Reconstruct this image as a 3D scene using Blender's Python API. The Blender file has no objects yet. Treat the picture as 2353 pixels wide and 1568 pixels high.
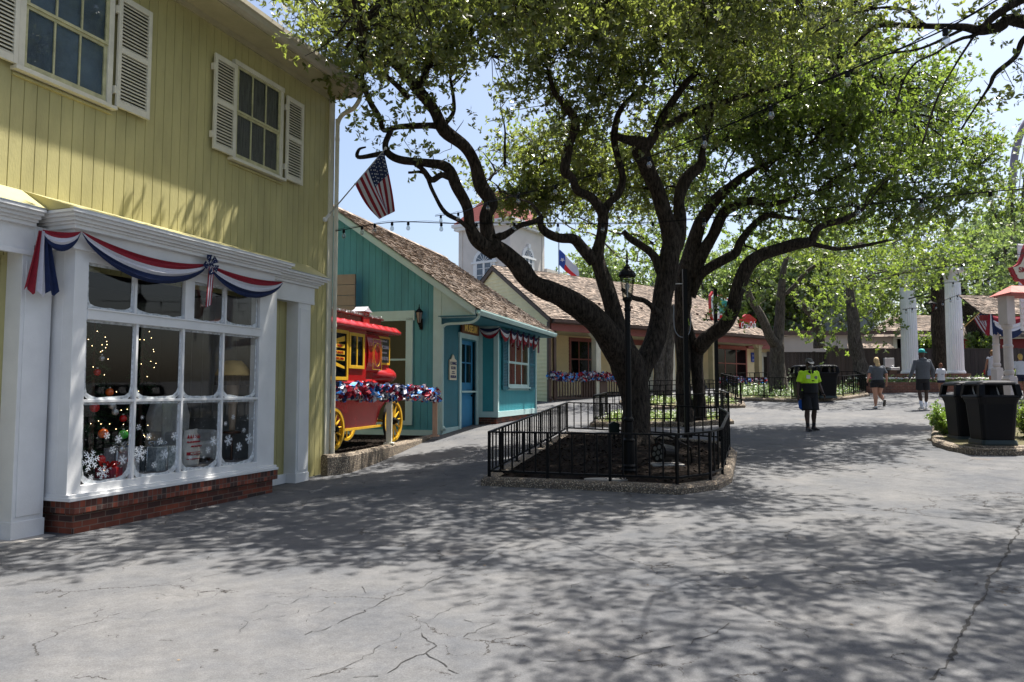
import bpy, bmesh, math, random
import numpy as np
from mathutils import Vector, Matrix, noise
R = math.radians
random.seed(7); rng = np.random.default_rng(11)
scene = bpy.context.scene
COL = scene.collection
# ------------------------------------------------------------------ camera, sky, sun, exposure
PITCH = R(3.8); FPX = 1700.0
cam = bpy.data.cameras.new("camera"); camo = bpy.data.objects.new("camera", cam); COL.objects.link(camo)
cam.sensor_width = 36; cam.lens = 36 * FPX / 2353; cam.clip_end = 800
camo.location = (0, 0, 1.65); camo.rotation_euler = (R(90) + PITCH, 0, 0)
scene.camera = camo
SUN_EL, SUN_AZ = R(66), R(49)                 # azimuth from +Y towards +X
world = bpy.data.worlds.new("World"); scene.world = world; world.use_nodes = True
wn = world.node_tree; bg = wn.nodes["Background"]
sky = wn.nodes.new("ShaderNodeTexSky"); sky.sky_type = 'NISHITA'; sky.sun_disc = False
sky.sun_elevation = SUN_EL; sky.sun_rotation = SUN_AZ; sky.air_density = 1.0; sky.dust_density = 3.4; sky.ozone_density = 1.2
wn.links.new(sky.outputs[0], bg.inputs[0]); bg.inputs[1].default_value = 0.09
sl = bpy.data.lights.new("sun", 'SUN'); so = bpy.data.objects.new("sun", sl); COL.objects.link(so)
sl.energy = 5.0; sl.angle = R(0.53); sl.color = (1.0, 0.955, 0.89)
sd = Vector((math.sin(SUN_AZ) * math.cos(SUN_EL), math.cos(SUN_AZ) * math.cos(SUN_EL), math.sin(SUN_EL)))
so.rotation_euler = sd.to_track_quat('Z', 'Y').to_euler(); so.location = sd * 60
vs = scene.view_settings; vs.view_transform = 'Standard'; vs.look = 'None'; vs.gamma = 1; vs.exposure = 1.25
scene.render.engine = 'CYCLES'
scene.cycles.max_bounces = 7; scene.cycles.diffuse_bounces = 3; scene.cycles.transparent_max_bounces = 12

# ------------------------------------------------------------------ lie of the land
def sp(t, w=2.0): return w * math.log1p(math.exp(t / w)) if t / w < 30 else t
def G(x, y): return .055 * sp(min(y, 48) - 10 - 1.3 * sp(-x, 1.)) + .02 * sp(min(x, 30) - 1) - .22 * math.exp(-((x - .6) ** 2 + (y - 26.3) ** 2) / 10.6)
def ray(px, py):
    u = (px - 1176.5) / FPX; v = (784 - py) / FPX
    return Vector((u, math.cos(PITCH) - v * math.sin(PITCH), math.sin(PITCH) + v * math.cos(PITCH)))
def at(px, py, Y):
    d = ray(px, py); t = Y / d.y
    return Vector((d.x * t, Y, 1.65 + d.z * t))
def gp(px, py, h=0.0):
    d = ray(px, py); t = 1.0
    while t < 150:
        x, y, z = d.x * t, d.y * t, 1.65 + d.z * t
        if z < G(x, y) + h: return Vector((x, y, G(x, y) + h))
        t += .02
    return Vector((x, y, z))

# ------------------------------------------------------------------ materials
MATS = {}
def nd(nt, t, **k):
    n = nt.nodes.new(t)
    for a, b in k.items(): setattr(n, a, b)
    return n
def mat(name, col, rough=.7, var=.12, scale=3., bump=.15, bscale=40., metal=0., spec=.4, col2=None, stretch=(1, 1, 1), island=0., detail=5.):
    if name in MATS: return MATS[name]
    m = bpy.data.materials.new(name); m.use_nodes = True; nt = m.node_tree; L = nt.links.new
    b = nt.nodes["Principled BSDF"]; b.inputs["Roughness"].default_value = rough; b.inputs["Metallic"].default_value = metal
    b.inputs["Specular IOR Level"].default_value = spec
    tc = nd(nt, "ShaderNodeTexCoord"); mp = nd(nt, "ShaderNodeMapping"); mp.inputs["Scale"].default_value = stretch
    L(tc.outputs["Object"], mp.inputs[0])
    nz = nd(nt, "ShaderNodeTexNoise"); nz.inputs["Scale"].default_value = scale; nz.inputs["Detail"].default_value = detail
    nz.inputs["Roughness"].default_value = .65; L(mp.outputs[0], nz.inputs["Vector"])
    rp = nd(nt, "ShaderNodeMapRange"); rp.inputs[1].default_value = .3; rp.inputs[2].default_value = .7; L(nz.outputs[0], rp.inputs[0])
    mx = nd(nt, "ShaderNodeMix", data_type='RGBA')
    c2 = col2 if col2 else tuple(min(1, c * (1 + var)) for c in col)
    c1 = col if col2 else tuple(c * (1 - var) for c in col)
    mx.inputs["A"].default_value = (*c1, 1); mx.inputs["B"].default_value = (*c2, 1); L(rp.outputs[0], mx.inputs["Factor"])
    out = mx.outputs["Result"]
    if island:
        g = nd(nt, "ShaderNodeNewGeometry"); hs = nd(nt, "ShaderNodeHueSaturation"); mr = nd(nt, "ShaderNodeMapRange")
        mr.inputs[3].default_value = 1 - island; mr.inputs[4].default_value = 1 + island
        L(g.outputs["Random Per Island"], mr.inputs[0]); L(mr.outputs[0], hs.inputs["Value"]); L(out, hs.inputs["Color"]); out = hs.outputs[0]
    L(out, b.inputs["Base Color"])
    if bump:
        n2 = nd(nt, "ShaderNodeTexNoise"); n2.inputs["Scale"].default_value = bscale; n2.inputs["Detail"].default_value = 6; L(mp.outputs[0], n2.inputs["Vector"])
        bp = nd(nt, "ShaderNodeBump"); bp.inputs["Strength"].default_value = bump; bp.inputs["Distance"].default_value = .02
        L(n2.outputs[0], bp.inputs["Height"]); L(bp.outputs[0], b.inputs["Normal"])
    MATS[name] = m; return m
def emat(name, col, s):
    if name in MATS: return MATS[name]
    m = bpy.data.materials.new(name); m.use_nodes = True; b = m.node_tree.nodes["Principled BSDF"]
    b.inputs["Base Color"].default_value = (*col, 1); b.inputs["Emission Color"].default_value = (*col, 1); b.inputs["Emission Strength"].default_value = s
    MATS[name] = m; return m
def glassmat(name, tint=(.96, .97, .97), rough=.02, base=.06):
    if name in MATS: return MATS[name]
    m = bpy.data.materials.new(name); m.use_nodes = True; nt = m.node_tree; L = nt.links.new
    for n in list(nt.nodes):
        if n.type != 'OUTPUT_MATERIAL': nt.nodes.remove(n)
    o = [n for n in nt.nodes if n.type == 'OUTPUT_MATERIAL'][0]
    t = nd(nt, "ShaderNodeBsdfTransparent"); t.inputs[0].default_value = (*tint, 1)
    g = nd(nt, "ShaderNodeBsdfGlossy"); g.inputs["Roughness"].default_value = rough
    f = nd(nt, "ShaderNodeFresnel"); f.inputs[0].default_value = 1.45; mx = nd(nt, "ShaderNodeMixShader")
    mr = nd(nt, "ShaderNodeMath", operation='ADD'); mr.inputs[1].default_value = base; L(f.outputs[0], mr.inputs[0]); ge = nd(nt, "ShaderNodeNewGeometry"); iv = nd(nt, "ShaderNodeMath", operation='SUBTRACT'); iv.inputs[0].default_value = 1; L(ge.outputs["Backfacing"], iv.inputs[1]); ml = nd(nt, "ShaderNodeMath", operation='MULTIPLY'); L(mr.outputs[0], ml.inputs[0]); L(iv.outputs[0], ml.inputs[1])
    L(ml.outputs[0], mx.inputs[0]); L(t.outputs[0], mx.inputs[1]); L(g.outputs[0], mx.inputs[2]); L(mx.outputs[0], o.inputs[0])
    MATS[name] = m; return m
def frostmat(name, a=.75):
    if name in MATS: return MATS[name]
    m = bpy.data.materials.new(name); m.use_nodes = True; nt = m.node_tree; L = nt.links.new; b = nt.nodes["Principled BSDF"]
    b.inputs["Base Color"].default_value = (.8, .84, .86, 1); b.inputs["Roughness"].default_value = .8
    n = nd(nt, "ShaderNodeTexNoise"); n.inputs["Scale"].default_value = 18; n.inputs["Detail"].default_value = 6
    mr = nd(nt, "ShaderNodeMapRange"); mr.inputs[1].default_value = .3; mr.inputs[2].default_value = .65; mr.inputs[3].default_value = a * .45; mr.inputs[4].default_value = a
    tc = nd(nt, "ShaderNodeTexCoord"); L(tc.outputs["Object"], n.inputs["Vector"]); L(n.outputs[0], mr.inputs[0]); L(mr.outputs[0], b.inputs["Alpha"])
    MATS[name] = m; return m
def leafmat(name, c1, c2, trans=(.25, .42, .05), tf=.38, rough=.42, patch=1.2):
    m = bpy.data.materials.new(name); m.use_nodes = True; nt = m.node_tree; L = nt.links.new
    b = nt.nodes["Principled BSDF"]; o = [n for n in nt.nodes if n.type == 'OUTPUT_MATERIAL'][0]
    b.inputs["Roughness"].default_value = rough; b.inputs["Specular IOR Level"].default_value = .85
    g = nd(nt, "ShaderNodeNewGeometry"); cr = nd(nt, "ShaderNodeValToRGB"); e = cr.color_ramp.elements
    e[0].color = (*c1, 1); e[1].color = (*c2, 1); e[1].position = .85
    x = cr.color_ramp.elements.new(.97); x.color = (c2[0] * 1.8, c2[1] * 1.1, c2[2], 1)
    L(g.outputs["Random Per Island"], cr.inputs[0])
    nz = nd(nt, "ShaderNodeTexNoise"); nz.inputs["Scale"].default_value = patch; L(g.outputs["Position"], nz.inputs["Vector"])
    hs = nd(nt, "ShaderNodeHueSaturation"); mr = nd(nt, "ShaderNodeMapRange"); mr.inputs[1].default_value = .3; mr.inputs[2].default_value = .7
    mr.inputs[3].default_value = .7; mr.inputs[4].default_value = 1.35; L(nz.outputs[0], mr.inputs[0]); L(mr.outputs[0], hs.inputs["Value"]); L(cr.outputs[0], hs.inputs["Color"])
    L(hs.outputs[0], b.inputs["Base Color"])
    t = nd(nt, "ShaderNodeBsdfTranslucent"); t.inputs[0].default_value = (*trans, 1)
    mx = nd(nt, "ShaderNodeMixShader"); mx.inputs[0].default_value = tf
    L(b.outputs[0], mx.inputs[1]); L(t.outputs[0], mx.inputs[2]); L(mx.outputs[0], o.inputs[0])
    return m
def barkmat(name, c1, c2):
    m = bpy.data.materials.new(name); m.use_nodes = True; nt = m.node_tree; L = nt.links.new; b = nt.nodes["Principled BSDF"]
    b.inputs["Roughness"].default_value = .95; b.inputs["Specular IOR Level"].default_value = .15
    tc = nd(nt, "ShaderNodeTexCoord"); mp = nd(nt, "ShaderNodeMapping"); mp.inputs["Scale"].default_value = (1, 1, .22); L(tc.outputs["Object"], mp.inputs[0])
    v = nd(nt, "ShaderNodeTexNoise"); v.inputs["Scale"].default_value = 22; v.inputs["Detail"].default_value = 8; v.inputs["Roughness"].default_value = .75; L(mp.outputs[0], v.inputs["Vector"])
    w = nd(nt, "ShaderNodeTexNoise"); w.inputs["Scale"].default_value = 1.6; w.inputs["Detail"].default_value = 4; L(tc.outputs["Object"], w.inputs["Vector"])
    mr = nd(nt, "ShaderNodeMapRange"); mr.inputs[1].default_value = .38; mr.inputs[2].default_value = .62; L(v.outputs[0], mr.inputs[0])
    mx = nd(nt, "ShaderNodeMix", data_type='RGBA'); mx.inputs["A"].default_value = (*c1, 1); mx.inputs["B"].default_value = (*c2, 1); L(mr.outputs[0], mx.inputs["Factor"])
    hs = nd(nt, "ShaderNodeHueSaturation"); m2 = nd(nt, "ShaderNodeMapRange"); m2.inputs[3].default_value = .6; m2.inputs[4].default_value = 1.4; L(w.outputs[0], m2.inputs[0]); L(m2.outputs[0], hs.inputs["Value"])
    L(mx.outputs["Result"], hs.inputs["Color"]); L(hs.outputs[0], b.inputs["Base Color"])
    bp = nd(nt, "ShaderNodeBump"); bp.inputs["Strength"].default_value = 1; bp.inputs["Distance"].default_value = .07; L(v.outputs[0], bp.inputs["Height"]); L(bp.outputs[0], b.inputs["Normal"])
    return m
def brickmat(name, c1, c2, mortar, bw=.21, bh=.07, rot=False):
    if name in MATS: return MATS[name]
    m = bpy.data.materials.new(name); m.use_nodes = True; nt = m.node_tree; L = nt.links.new; b = nt.nodes["Principled BSDF"]
    tc = nd(nt, "ShaderNodeTexCoord"); sx = nd(nt, "ShaderNodeSeparateXYZ"); cx = nd(nt, "ShaderNodeCombineXYZ"); ad = nd(nt, "ShaderNodeMath", operation='ADD')
    L(tc.outputs["Object"], sx.inputs[0]); L(sx.outputs[0], ad.inputs[0]); L(sx.outputs[1], ad.inputs[1]); L(ad.outputs[0], cx.inputs[0]); L(sx.outputs[2], cx.inputs[1])
    br = nd(nt, "ShaderNodeTexBrick"); br.inputs["Scale"].default_value = 1; br.inputs["Brick Width"].default_value = bw; br.inputs["Row Height"].default_value = bh
    br.inputs["Mortar Size"].default_value = .006; br.inputs["Mortar Smooth"].default_value = .3; br.inputs["Color1"].default_value = (*c1, 1); br.inputs["Color2"].default_value = (*c2, 1); br.inputs["Mortar"].default_value = (*mortar, 1)
    if rot: br.offset = 0
    L(cx.outputs[0], br.inputs["Vector"]); 
    nz = nd(nt, "ShaderNodeTexNoise"); nz.inputs["Scale"].default_value = 7; hs = nd(nt, "ShaderNodeHueSaturation"); mr = nd(nt, "ShaderNodeMapRange"); mr.inputs[3].default_value = .5; mr.inputs[4].default_value = 1.5
    L(tc.outputs["Object"], nz.inputs["Vector"]); L(nz.outputs[0], mr.inputs[0]); L(mr.outputs[0], hs.inputs["Value"]); L(br.outputs[0], hs.inputs["Color"]); L(hs.outputs[0], b.inputs["Base Color"])
    bp = nd(nt, "ShaderNodeBump"); bp.invert = True; bp.inputs["Strength"].default_value = .6; bp.inputs["Distance"].default_value = .01; L(br.outputs[1], bp.inputs["Height"]); L(bp.outputs[0], b.inputs["Normal"])
    b.inputs["Roughness"].default_value = .85; MATS[name] = m; return m

# ------------------------------------------------------------------ mesh builder
class MB:
    def __init__(s): s.v = []; s.f = []; s.mi = []; s.cur = 0
    def add(s, v, f):
        o = len(s.v); s.v += [tuple(p) for p in v]; s.f += [tuple(i + o for i in q) for q in f]; s.mi += [s.cur] * len(f); return s
    def box(s, x0, x1, y0, y1, z0, z1):
        return s.add([(x0, y0, z0), (x1, y0, z0), (x1, y1, z0), (x0, y1, z0), (x0, y0, z1), (x1, y0, z1), (x1, y1, z1), (x0, y1, z1)],
                     [(0, 3, 2, 1), (4, 5, 6, 7), (0, 1, 5, 4), (1, 2, 6, 5), (2, 3, 7, 6), (3, 0, 4, 7)])
    def hexa(s, p):   # 8 corner points, box order
        return s.add(p, [(0, 3, 2, 1), (4, 5, 6, 7), (0, 1, 5, 4), (1, 2, 6, 5), (2, 3, 7, 6), (3, 0, 4, 7)])
    def beam(s, a, b, w, h, up=(0, 0, 1)):
        a = Vector(a); b = Vector(b); d = (b - a).normalized(); sd_ = d.cross(Vector(up))
        if sd_.length < 1e-4: sd_ = Vector((1, 0, 0))
        sd_.normalize(); u = sd_.cross(d); q = sd_ * w / 2; r = u * h / 2
        return s.hexa([a - q - r, a + q - r, b + q - r, b - q - r, a - q + r, a + q + r, b + q + r, b - q + r])
    def tube(s, pts, r, n=8, cap=True):
        pts = [Vector(p) for p in pts]; k = len(pts); rs = r if isinstance(r, (list, tuple)) else [r] * k
        o = len(s.v); t0 = (pts[1] - pts[0]).normalized(); u = t0.orthogonal().normalized(); fs = []
        for i, p in enumerate(pts):
            t = (pts[min(i + 1, k - 1)] - pts[max(i - 1, 0)]).normalized()
            u = (u - t * u.dot(t)); u = u.normalized() if u.length > 1e-6 else t.orthogonal().normalized(); w = t.cross(u)
            for j in range(n):
                a = 2 * math.pi * j / n; s.v.append(tuple(p + (u * math.cos(a) + w * math.sin(a)) * rs[i]))
        for i in range(k - 1):
            for j in range(n):
                a = o + i * n + j; b = o + i * n + (j + 1) % n; fs.append((a, b, b + n, a + n))
        if cap: fs.append(tuple(o + j for j in range(n))[::-1]); fs.append(tuple(o + (k - 1) * n + j for j in range(n)))
        s.f += fs; s.mi += [s.cur] * len(fs); return s
    def lathe(s, prof, c=(0, 0, 0), n=16, ax=(1, 1), rot=0, flute=0):
        o = len(s.v); k = len(prof); fs = []
        for r, z in prof:
            for j in range(n):
                a = 2 * math.pi * j / n + rot; rr = r * (1 - (flute if j % 2 else 0))
                s.v.append((c[0] + rr * ax[0] * math.cos(a), c[1] + rr * ax[1] * math.sin(a), c[2] + z))
        for i in range(k - 1):
            for j in range(n):
                a = o + i * n + j; b = o + i * n + (j + 1) % n; fs.append((a, b, b + n, a + n))
        fs.append(tuple(o + j for j in range(n))[::-1]); fs.append(tuple(o + (k - 1) * n + j for j in range(n)))
        s.f += fs; s.mi += [s.cur] * len(fs); return s
    def rings(s, rings):      # list of rings (same count), closed loft
        o = len(s.v); n = len(rings[0]); fs = []
        for q in rings: s.v += [tuple(p) for p in q]
        for i in range(len(rings) - 1):
            for j in range(n):
                a = o + i * n + j; b = o + i * n + (j + 1) % n; fs.append((a, b, b + n, a + n))
        fs.append(tuple(o + j for j in range(n))[::-1]); fs.append(tuple(o + (len(rings) - 1) * n + j for j in range(n)))
        s.f += fs; s.mi += [s.cur] * len(fs); return s
    def ell(s, c, r, n=14, m=8):
        prof = [(math.cos(-math.pi / 2 + math.pi * i / m), math.sin(-math.pi / 2 + math.pi * i / m)) for i in range(m + 1)]
        return s.rings([[(c[0] + r[0] * max(q, .03) * math.cos(2 * math.pi * j / n), c[1] + r[1] * max(q, .03) * math.sin(2 * math.pi * j / n), c[2] + r[2] * z) for j in range(n)] for q, z in prof])
    def prism(s, poly, axis, d0, d1):   # poly of (a,b); axis 'y': (a,d,b); 'x': (d,a,b); 'z': (a,b,d)
        f = {'y': lambda a, b, d: (a, d, b), 'x': lambda a, b, d: (d, a, b), 'z': lambda a, b, d: (a, b, d)}[axis]; n = len(poly)
        return s.add([f(a, b, d0) for a, b in poly] + [f(a, b, d1) for a, b in poly],
                     [tuple(range(n)), tuple(range(2 * n - 1, n - 1, -1))] + [(i, i + n, (i + 1) % n + n, (i + 1) % n) for i in range(n)])
    def build(s, name, mats, parent=None, smooth=False, loc=None, bev=0, recalc=True):
        me = bpy.data.meshes.new(name); me.from_pydata(s.v, [], s.f); mats = mats if isinstance(mats, (list, tuple)) else [mats]
        for m in mats: me.materials.append(m)
        if len(mats) > 1: me.polygons.foreach_set("material_index", s.mi)
        if recalc and len(s.f) < 60000:
            bm = bmesh.new(); bm.from_mesh(me); bmesh.ops.recalc_face_normals(bm, faces=bm.faces); bm.to_mesh(me); bm.free()
        if smooth: me.polygons.foreach_set("use_smooth", [True] * len(me.polygons))
        me.update(); o = bpy.data.objects.new(name, me); COL.objects.link(o)
        if parent: o.parent = parent
        if loc: o.location = loc
        if bev:
            b = o.modifiers.new("b", 'BEVEL'); b.width = bev; b.segments = 2; b.limit_method = 'ANGLE'; b.angle_limit = R(40)
        return o
def tag(o, label=None, cat=None, group=None, kind=None):
    for k, v in (("label", label), ("category", cat), ("group", group), ("kind", kind)):
        if v: o[k] = v
    return o
def thing(name, label, cat, loc=(0, 0, 0), az=None, rotz=0, group=None):
    o = bpy.data.objects.new(name, None); COL.objects.link(o); o.location = loc; o.empty_display_size = .3
    o.rotation_euler = (0, 0, R(90 - az) if az is not None else rotz); return tag(o, label, cat, group)
def copy_tree(o, parent=None):
    c = o.copy(); COL.objects.link(c)
    if parent: c.parent = parent
    for ch in list(o.children): copy_tree(ch, c)
    return c
def text(s, size, name, m, parent, loc, rot=(R(90), 0, 0), ext=.004, shear=0., bold=0., align='CENTER', sx=1.):
    cu = bpy.data.curves.new(name, 'FONT'); cu.body = s; cu.size = size; cu.extrude = ext; cu.shear = shear; cu.offset = bold; cu.align_x = align; cu.align_y = 'CENTER'
    t = bpy.data.objects.new(name, cu); COL.objects.link(t); bpy.context.view_layer.update()
    me = bpy.data.meshes.new_from_object(t.evaluated_get(bpy.context.evaluated_depsgraph_get())); bpy.data.objects.remove(t)
    o = bpy.data.objects.new(name, me); COL.objects.link(o); me.materials.clear(); me.materials.append(m); o.parent = parent; o.location = loc; o.rotation_euler = rot; o.scale = (sx, 1, 1)
    return o
def smoothpath(pts, n=4):
    P = [np.array(p, float) for p in pts]; P = [2 * P[0] - P[1]] + P + [2 * P[-1] - P[-2]]; out = []
    for i in range(1, len(P) - 2):
        for k in range(n):
            t = k / n; a, b, c, d = P[i - 1:i + 3]
            out.append(.5 * ((2 * b) + (-a + c) * t + (2 * a - 5 * b + 4 * c - d) * t * t + (-a + 3 * b - 3 * c + d) * t ** 3))
    out.append(P[-2]); return out

# shared materials
GREEN = mat("olive_paint", (.41, .37, .165), .55, .17, 2.2, .2, 60, stretch=(1, 1, .3))
WHITE = mat("white_paint", (.70, .70, .69), .45, .06, 2.5, .08, 50)
CREAM = mat("cream_paint", (.62, .59, .47), .5, .10, 4, .1, 50)
SASH = mat("yellowed_sash_paint", (.45, .43, .24), .6, .25, 9, .3, 40)
TEAL = mat("teal_paint", (.060, .245, .285), .6, .2, 2.2, .12, 60, stretch=(1, 1, .3))
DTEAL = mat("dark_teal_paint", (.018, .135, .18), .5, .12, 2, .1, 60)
PALE = mat("pale_aqua_paint", (.40, .56, .55), .55, .07, 2, .1, 50)
YELL = mat("yellow_clapboard_paint", (.90, .73, .42), .6, .08, 2, .1, 60)
BROWN = mat("brown_paint", (.10, .06, .045), .5, .2, 3, .1, 50)
MAROON = mat("dull_red_paint", (.26, .075, .06), .5, .15, 2, .1, 50)
IRON = mat("black_iron_paint", (.004, .0042, .0045), .45, .3, 6, .12, 80, spec=.14)
DARK = mat("dark_interior", (.006, .006, .007), .9, .3, 2, 0)
GLASS = glassmat("window_glass", base=.0); DGLASS = glassmat("dark_window_glass", (.35, .4, .45), .04, .0)
CONC = mat("concrete", (.34, .32, .29), .9, .15, 3, .3, 60)
BRICK = brickmat("red_brick", (.22, .05, .022), (.035, .022, .02), (.17, .12, .09))
SOLDIER = brickmat("red_brick_soldier_course", (.26, .06, .03), (.04, .025, .022), (.15, .11, .085), .075, .30, True)
ALUM = mat("dull_aluminium", (.5, .52, .53), .35, .15, 5, .05, metal=.8)
SHING = mat("weathered_wood_shingle", (.115, .085, .066), .9, .3, 5, .5, 30, col2=(.27, .215, .17), island=.6, stretch=(1, 1, 1))
UNDER = mat("dark_roof_felt", (.02, .015, .012), .95)
LOUV = mat("louvre_gap_shade", (.05, .05, .03), .9)  # dark colour painting the shade seen between louvre slats
RED = mat("glossy_red_paint", (.34, .006, .008), .24, .15, 3, .03, spec=.6)
GOLD = mat("golden_yellow_paint", (.62, .36, .02), .35, .15, 6, .05)
FRED = mat("red_cloth", (.22, .008, .020), .85, .15, 20, .3, 80); FWHITE = mat("white_cloth", (.52, .52, .57), .85, .06, 20, .3, 80); FBLUE = mat("navy_cloth", (.007, .017, .065), .85, .2, 20, .3, 80)
SKYB = mat("bright_blue_ribbon", (.03, .22, .62), .5, .2, 20, 0)
for _m in (GREEN, TEAL): pass
def pebble():
    m = bpy.data.materials.new("exposed_aggregate"); m.use_nodes = True; nt = m.node_tree; L = nt.links.new; b = nt.nodes["Principled BSDF"]; b.inputs["Roughness"].default_value = .85
    tc = nd(nt, "ShaderNodeTexCoord"); v = nd(nt, "ShaderNodeTexVoronoi"); v.inputs["Scale"].default_value = 55; L(tc.outputs["Object"], v.inputs["Vector"])
    sx = nd(nt, "ShaderNodeSeparateColor"); L(v.outputs["Color"], sx.inputs[0]); cr = nd(nt, "ShaderNodeValToRGB"); L(sx.outputs[0], cr.inputs[0])
    e = cr.color_ramp.elements; e[0].color = (.10, .07, .045, 1); e[1].color = (.62, .52, .38, 1); q = e.new(.5); q.color = (.30, .22, .14, 1)
    v2 = nd(nt, "ShaderNodeMath", operation='MULTIPLY'); v2.inputs[1].default_value = 55 / 40
    mr = nd(nt, "ShaderNodeMapRange"); mr.inputs[1].default_value = .3; mr.inputs[2].default_value = .6; L(v.outputs["Distance"], mr.inputs[0])
    mx = nd(nt, "ShaderNodeMix", data_type='RGBA'); L(mr.outputs[0], mx.inputs["Factor"]); L(cr.outputs[0], mx.inputs["A"]); mx.inputs["B"].default_value = (.09, .075, .06, 1); L(mx.outputs["Result"], b.inputs["Base Color"])
    bp = nd(nt, "ShaderNodeBump"); bp.invert = True; bp.inputs["Strength"].default_value = .9; bp.inputs["Distance"].default_value = .012; L(v.outputs["Distance"], bp.inputs["Height"]); L(bp.outputs[0], b.inputs["Normal"]); return m
PEBBLE = pebble()
SOFF = mat("soffit_bounce_tint", (.40, .36, .22), .6, .12, 3, .1); GUTT = mat("gutter_paint", (.42, .38, .30), .5, .12, 3, .1)  # olive bounce light is mixed into the soffit colour
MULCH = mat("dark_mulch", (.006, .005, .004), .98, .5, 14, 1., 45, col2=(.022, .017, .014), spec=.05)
STONE = mat("pale_stucco", (.60, .55, .50), .8, .08, .8, .1, 30)
# ------------------------------------------------------------------ ground
def ground():
    m = bpy.data.materials.new("asphalt"); m.use_nodes = True; nt = m.node_tree; L = nt.links.new; b = nt.nodes["Principled BSDF"]
    tc = nd(nt, "ShaderNodeTexCoord"); P = tc.outputs["Object"]
    def noi(s, d=6, r=.6):
        n = nd(nt, "ShaderNodeTexNoise"); n.inputs["Scale"].default_value = s; n.inputs["Detail"].default_value = d; n.inputs["Roughness"].default_value = r; L(P, n.inputs["Vector"]); return n
    def mrange(i, a, c, d, e):
        q = nd(nt, "ShaderNodeMapRange"); q.inputs[1].default_value = a; q.inputs[2].default_value = c; q.inputs[3].default_value = d; q.inputs[4].default_value = e; L(i, q.inputs[0]); return q.outputs[0]
    base = nd(nt, "ShaderNodeMix", data_type='RGBA'); base.inputs["A"].default_value = (.078, .083, .092, 1); base.inputs["B"].default_value = (.150, .147, .143, 1)
    L(mrange(noi(.6, 9, .72).outputs[0], .32, .68, 0, 1), base.inputs["Factor"]); out = base.outputs["Result"]
    def mul(out, val):
        q = nd(nt, "ShaderNodeMix", data_type='RGBA', blend_type='MULTIPLY'); q.inputs["Factor"].default_value = 1; c = nd(nt, "ShaderNodeCombineColor")
        for i in range(3): L(val, c.inputs[i])
        L(out, q.inputs["A"]); L(c.outputs[0], q.inputs["B"]); return q.outputs["Result"]
    out = mul(out, mrange(noi(5, 9, .85).outputs[0], .3, .7, .76, 1.20))
    out = mul(out, mrange(noi(90, 4, .85).outputs[0], .3, .7, .70, 1.28))
    st = nd(nt, "ShaderNodeMix", data_type='RGBA'); st.inputs["B"].default_value = (.16, .125, .095, 1); L(out, st.inputs["A"]); L(mrange(noi(.9, 3).outputs[0], .66, .76, 0, .45), st.inputs["Factor"]); out = st.outputs["Result"]
    # hairline cracking, broken up by a mask
    ds = nd(nt, "ShaderNodeMix", data_type='VECTOR'); nn = noi(1.6, 6, .7); ds.inputs["Factor"].default_value = .35; L(P, ds.inputs["A"]); L(nn.outputs["Color"], ds.inputs["B"])
    for sc, w, lo in ((.9, .006, .50), (2.3, .010, .56)):
        v = nd(nt, "ShaderNodeTexVoronoi"); v.feature = 'DISTANCE_TO_EDGE'; v.inputs["Scale"].default_value = sc; L(ds.outputs["Result"], v.inputs["Vector"])
        line = mrange(v.outputs["Distance"], w * .3, w, 1, 0); mk = mrange(noi(1.1 * sc + .3, 4).outputs[0], lo, lo + .05, 0, 1)
        q = nd(nt, "ShaderNodeMath", operation='MULTIPLY'); L(line, q.inputs[0]); L(mk, q.inputs[1])
        cx = nd(nt, "ShaderNodeMix", data_type='RGBA'); cx.inputs["B"].default_value = (.035, .032, .03, 1); L(out, cx.inputs["A"]); L(q.outputs[0], cx.inputs["Factor"]); out = cx.outputs["Result"]
    L(out, b.inputs["Base Color"]); b.inputs["Roughness"].default_value = .92; b.inputs["Specular IOR Level"].default_value = .12
    bp = nd(nt, "ShaderNodeBump"); bp.inputs["Strength"].default_value = .5; bp.inputs["Distance"].default_value = .006; L(noi(110, 4, .8).outputs[0], bp.inputs["Height"]); L(bp.outputs[0], b.inputs["Normal"])
    xs = list(np.arange(-30, 40, 1.0)); xs = [-400, -200, -100, -60, -40] + xs + [45, 60, 100, 200, 400]
    ys = list(np.arange(-10, 50, 1.0)); ys = [-300, -100, -40, -20] + ys + [55, 70, 100, 200, 500]
    mb = MB(); n = len(ys)
    mb.v = [(float(x), float(y), G(x, y)) for x in xs for y in ys]
    mb.f = [(i * n + j, (i + 1) * n + j, (i + 1) * n + j + 1, i * n + j + 1) for i in range(len(xs) - 1) for j in range(n - 1)]; mb.mi = [0] * len(mb.f)
    tag(mb.build("asphalt_ground", m, smooth=True), kind="structure")
ground()
CRK = mat("crack_filler", (.022, .021, .02), .9, .4, 20, .4, 60)
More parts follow.
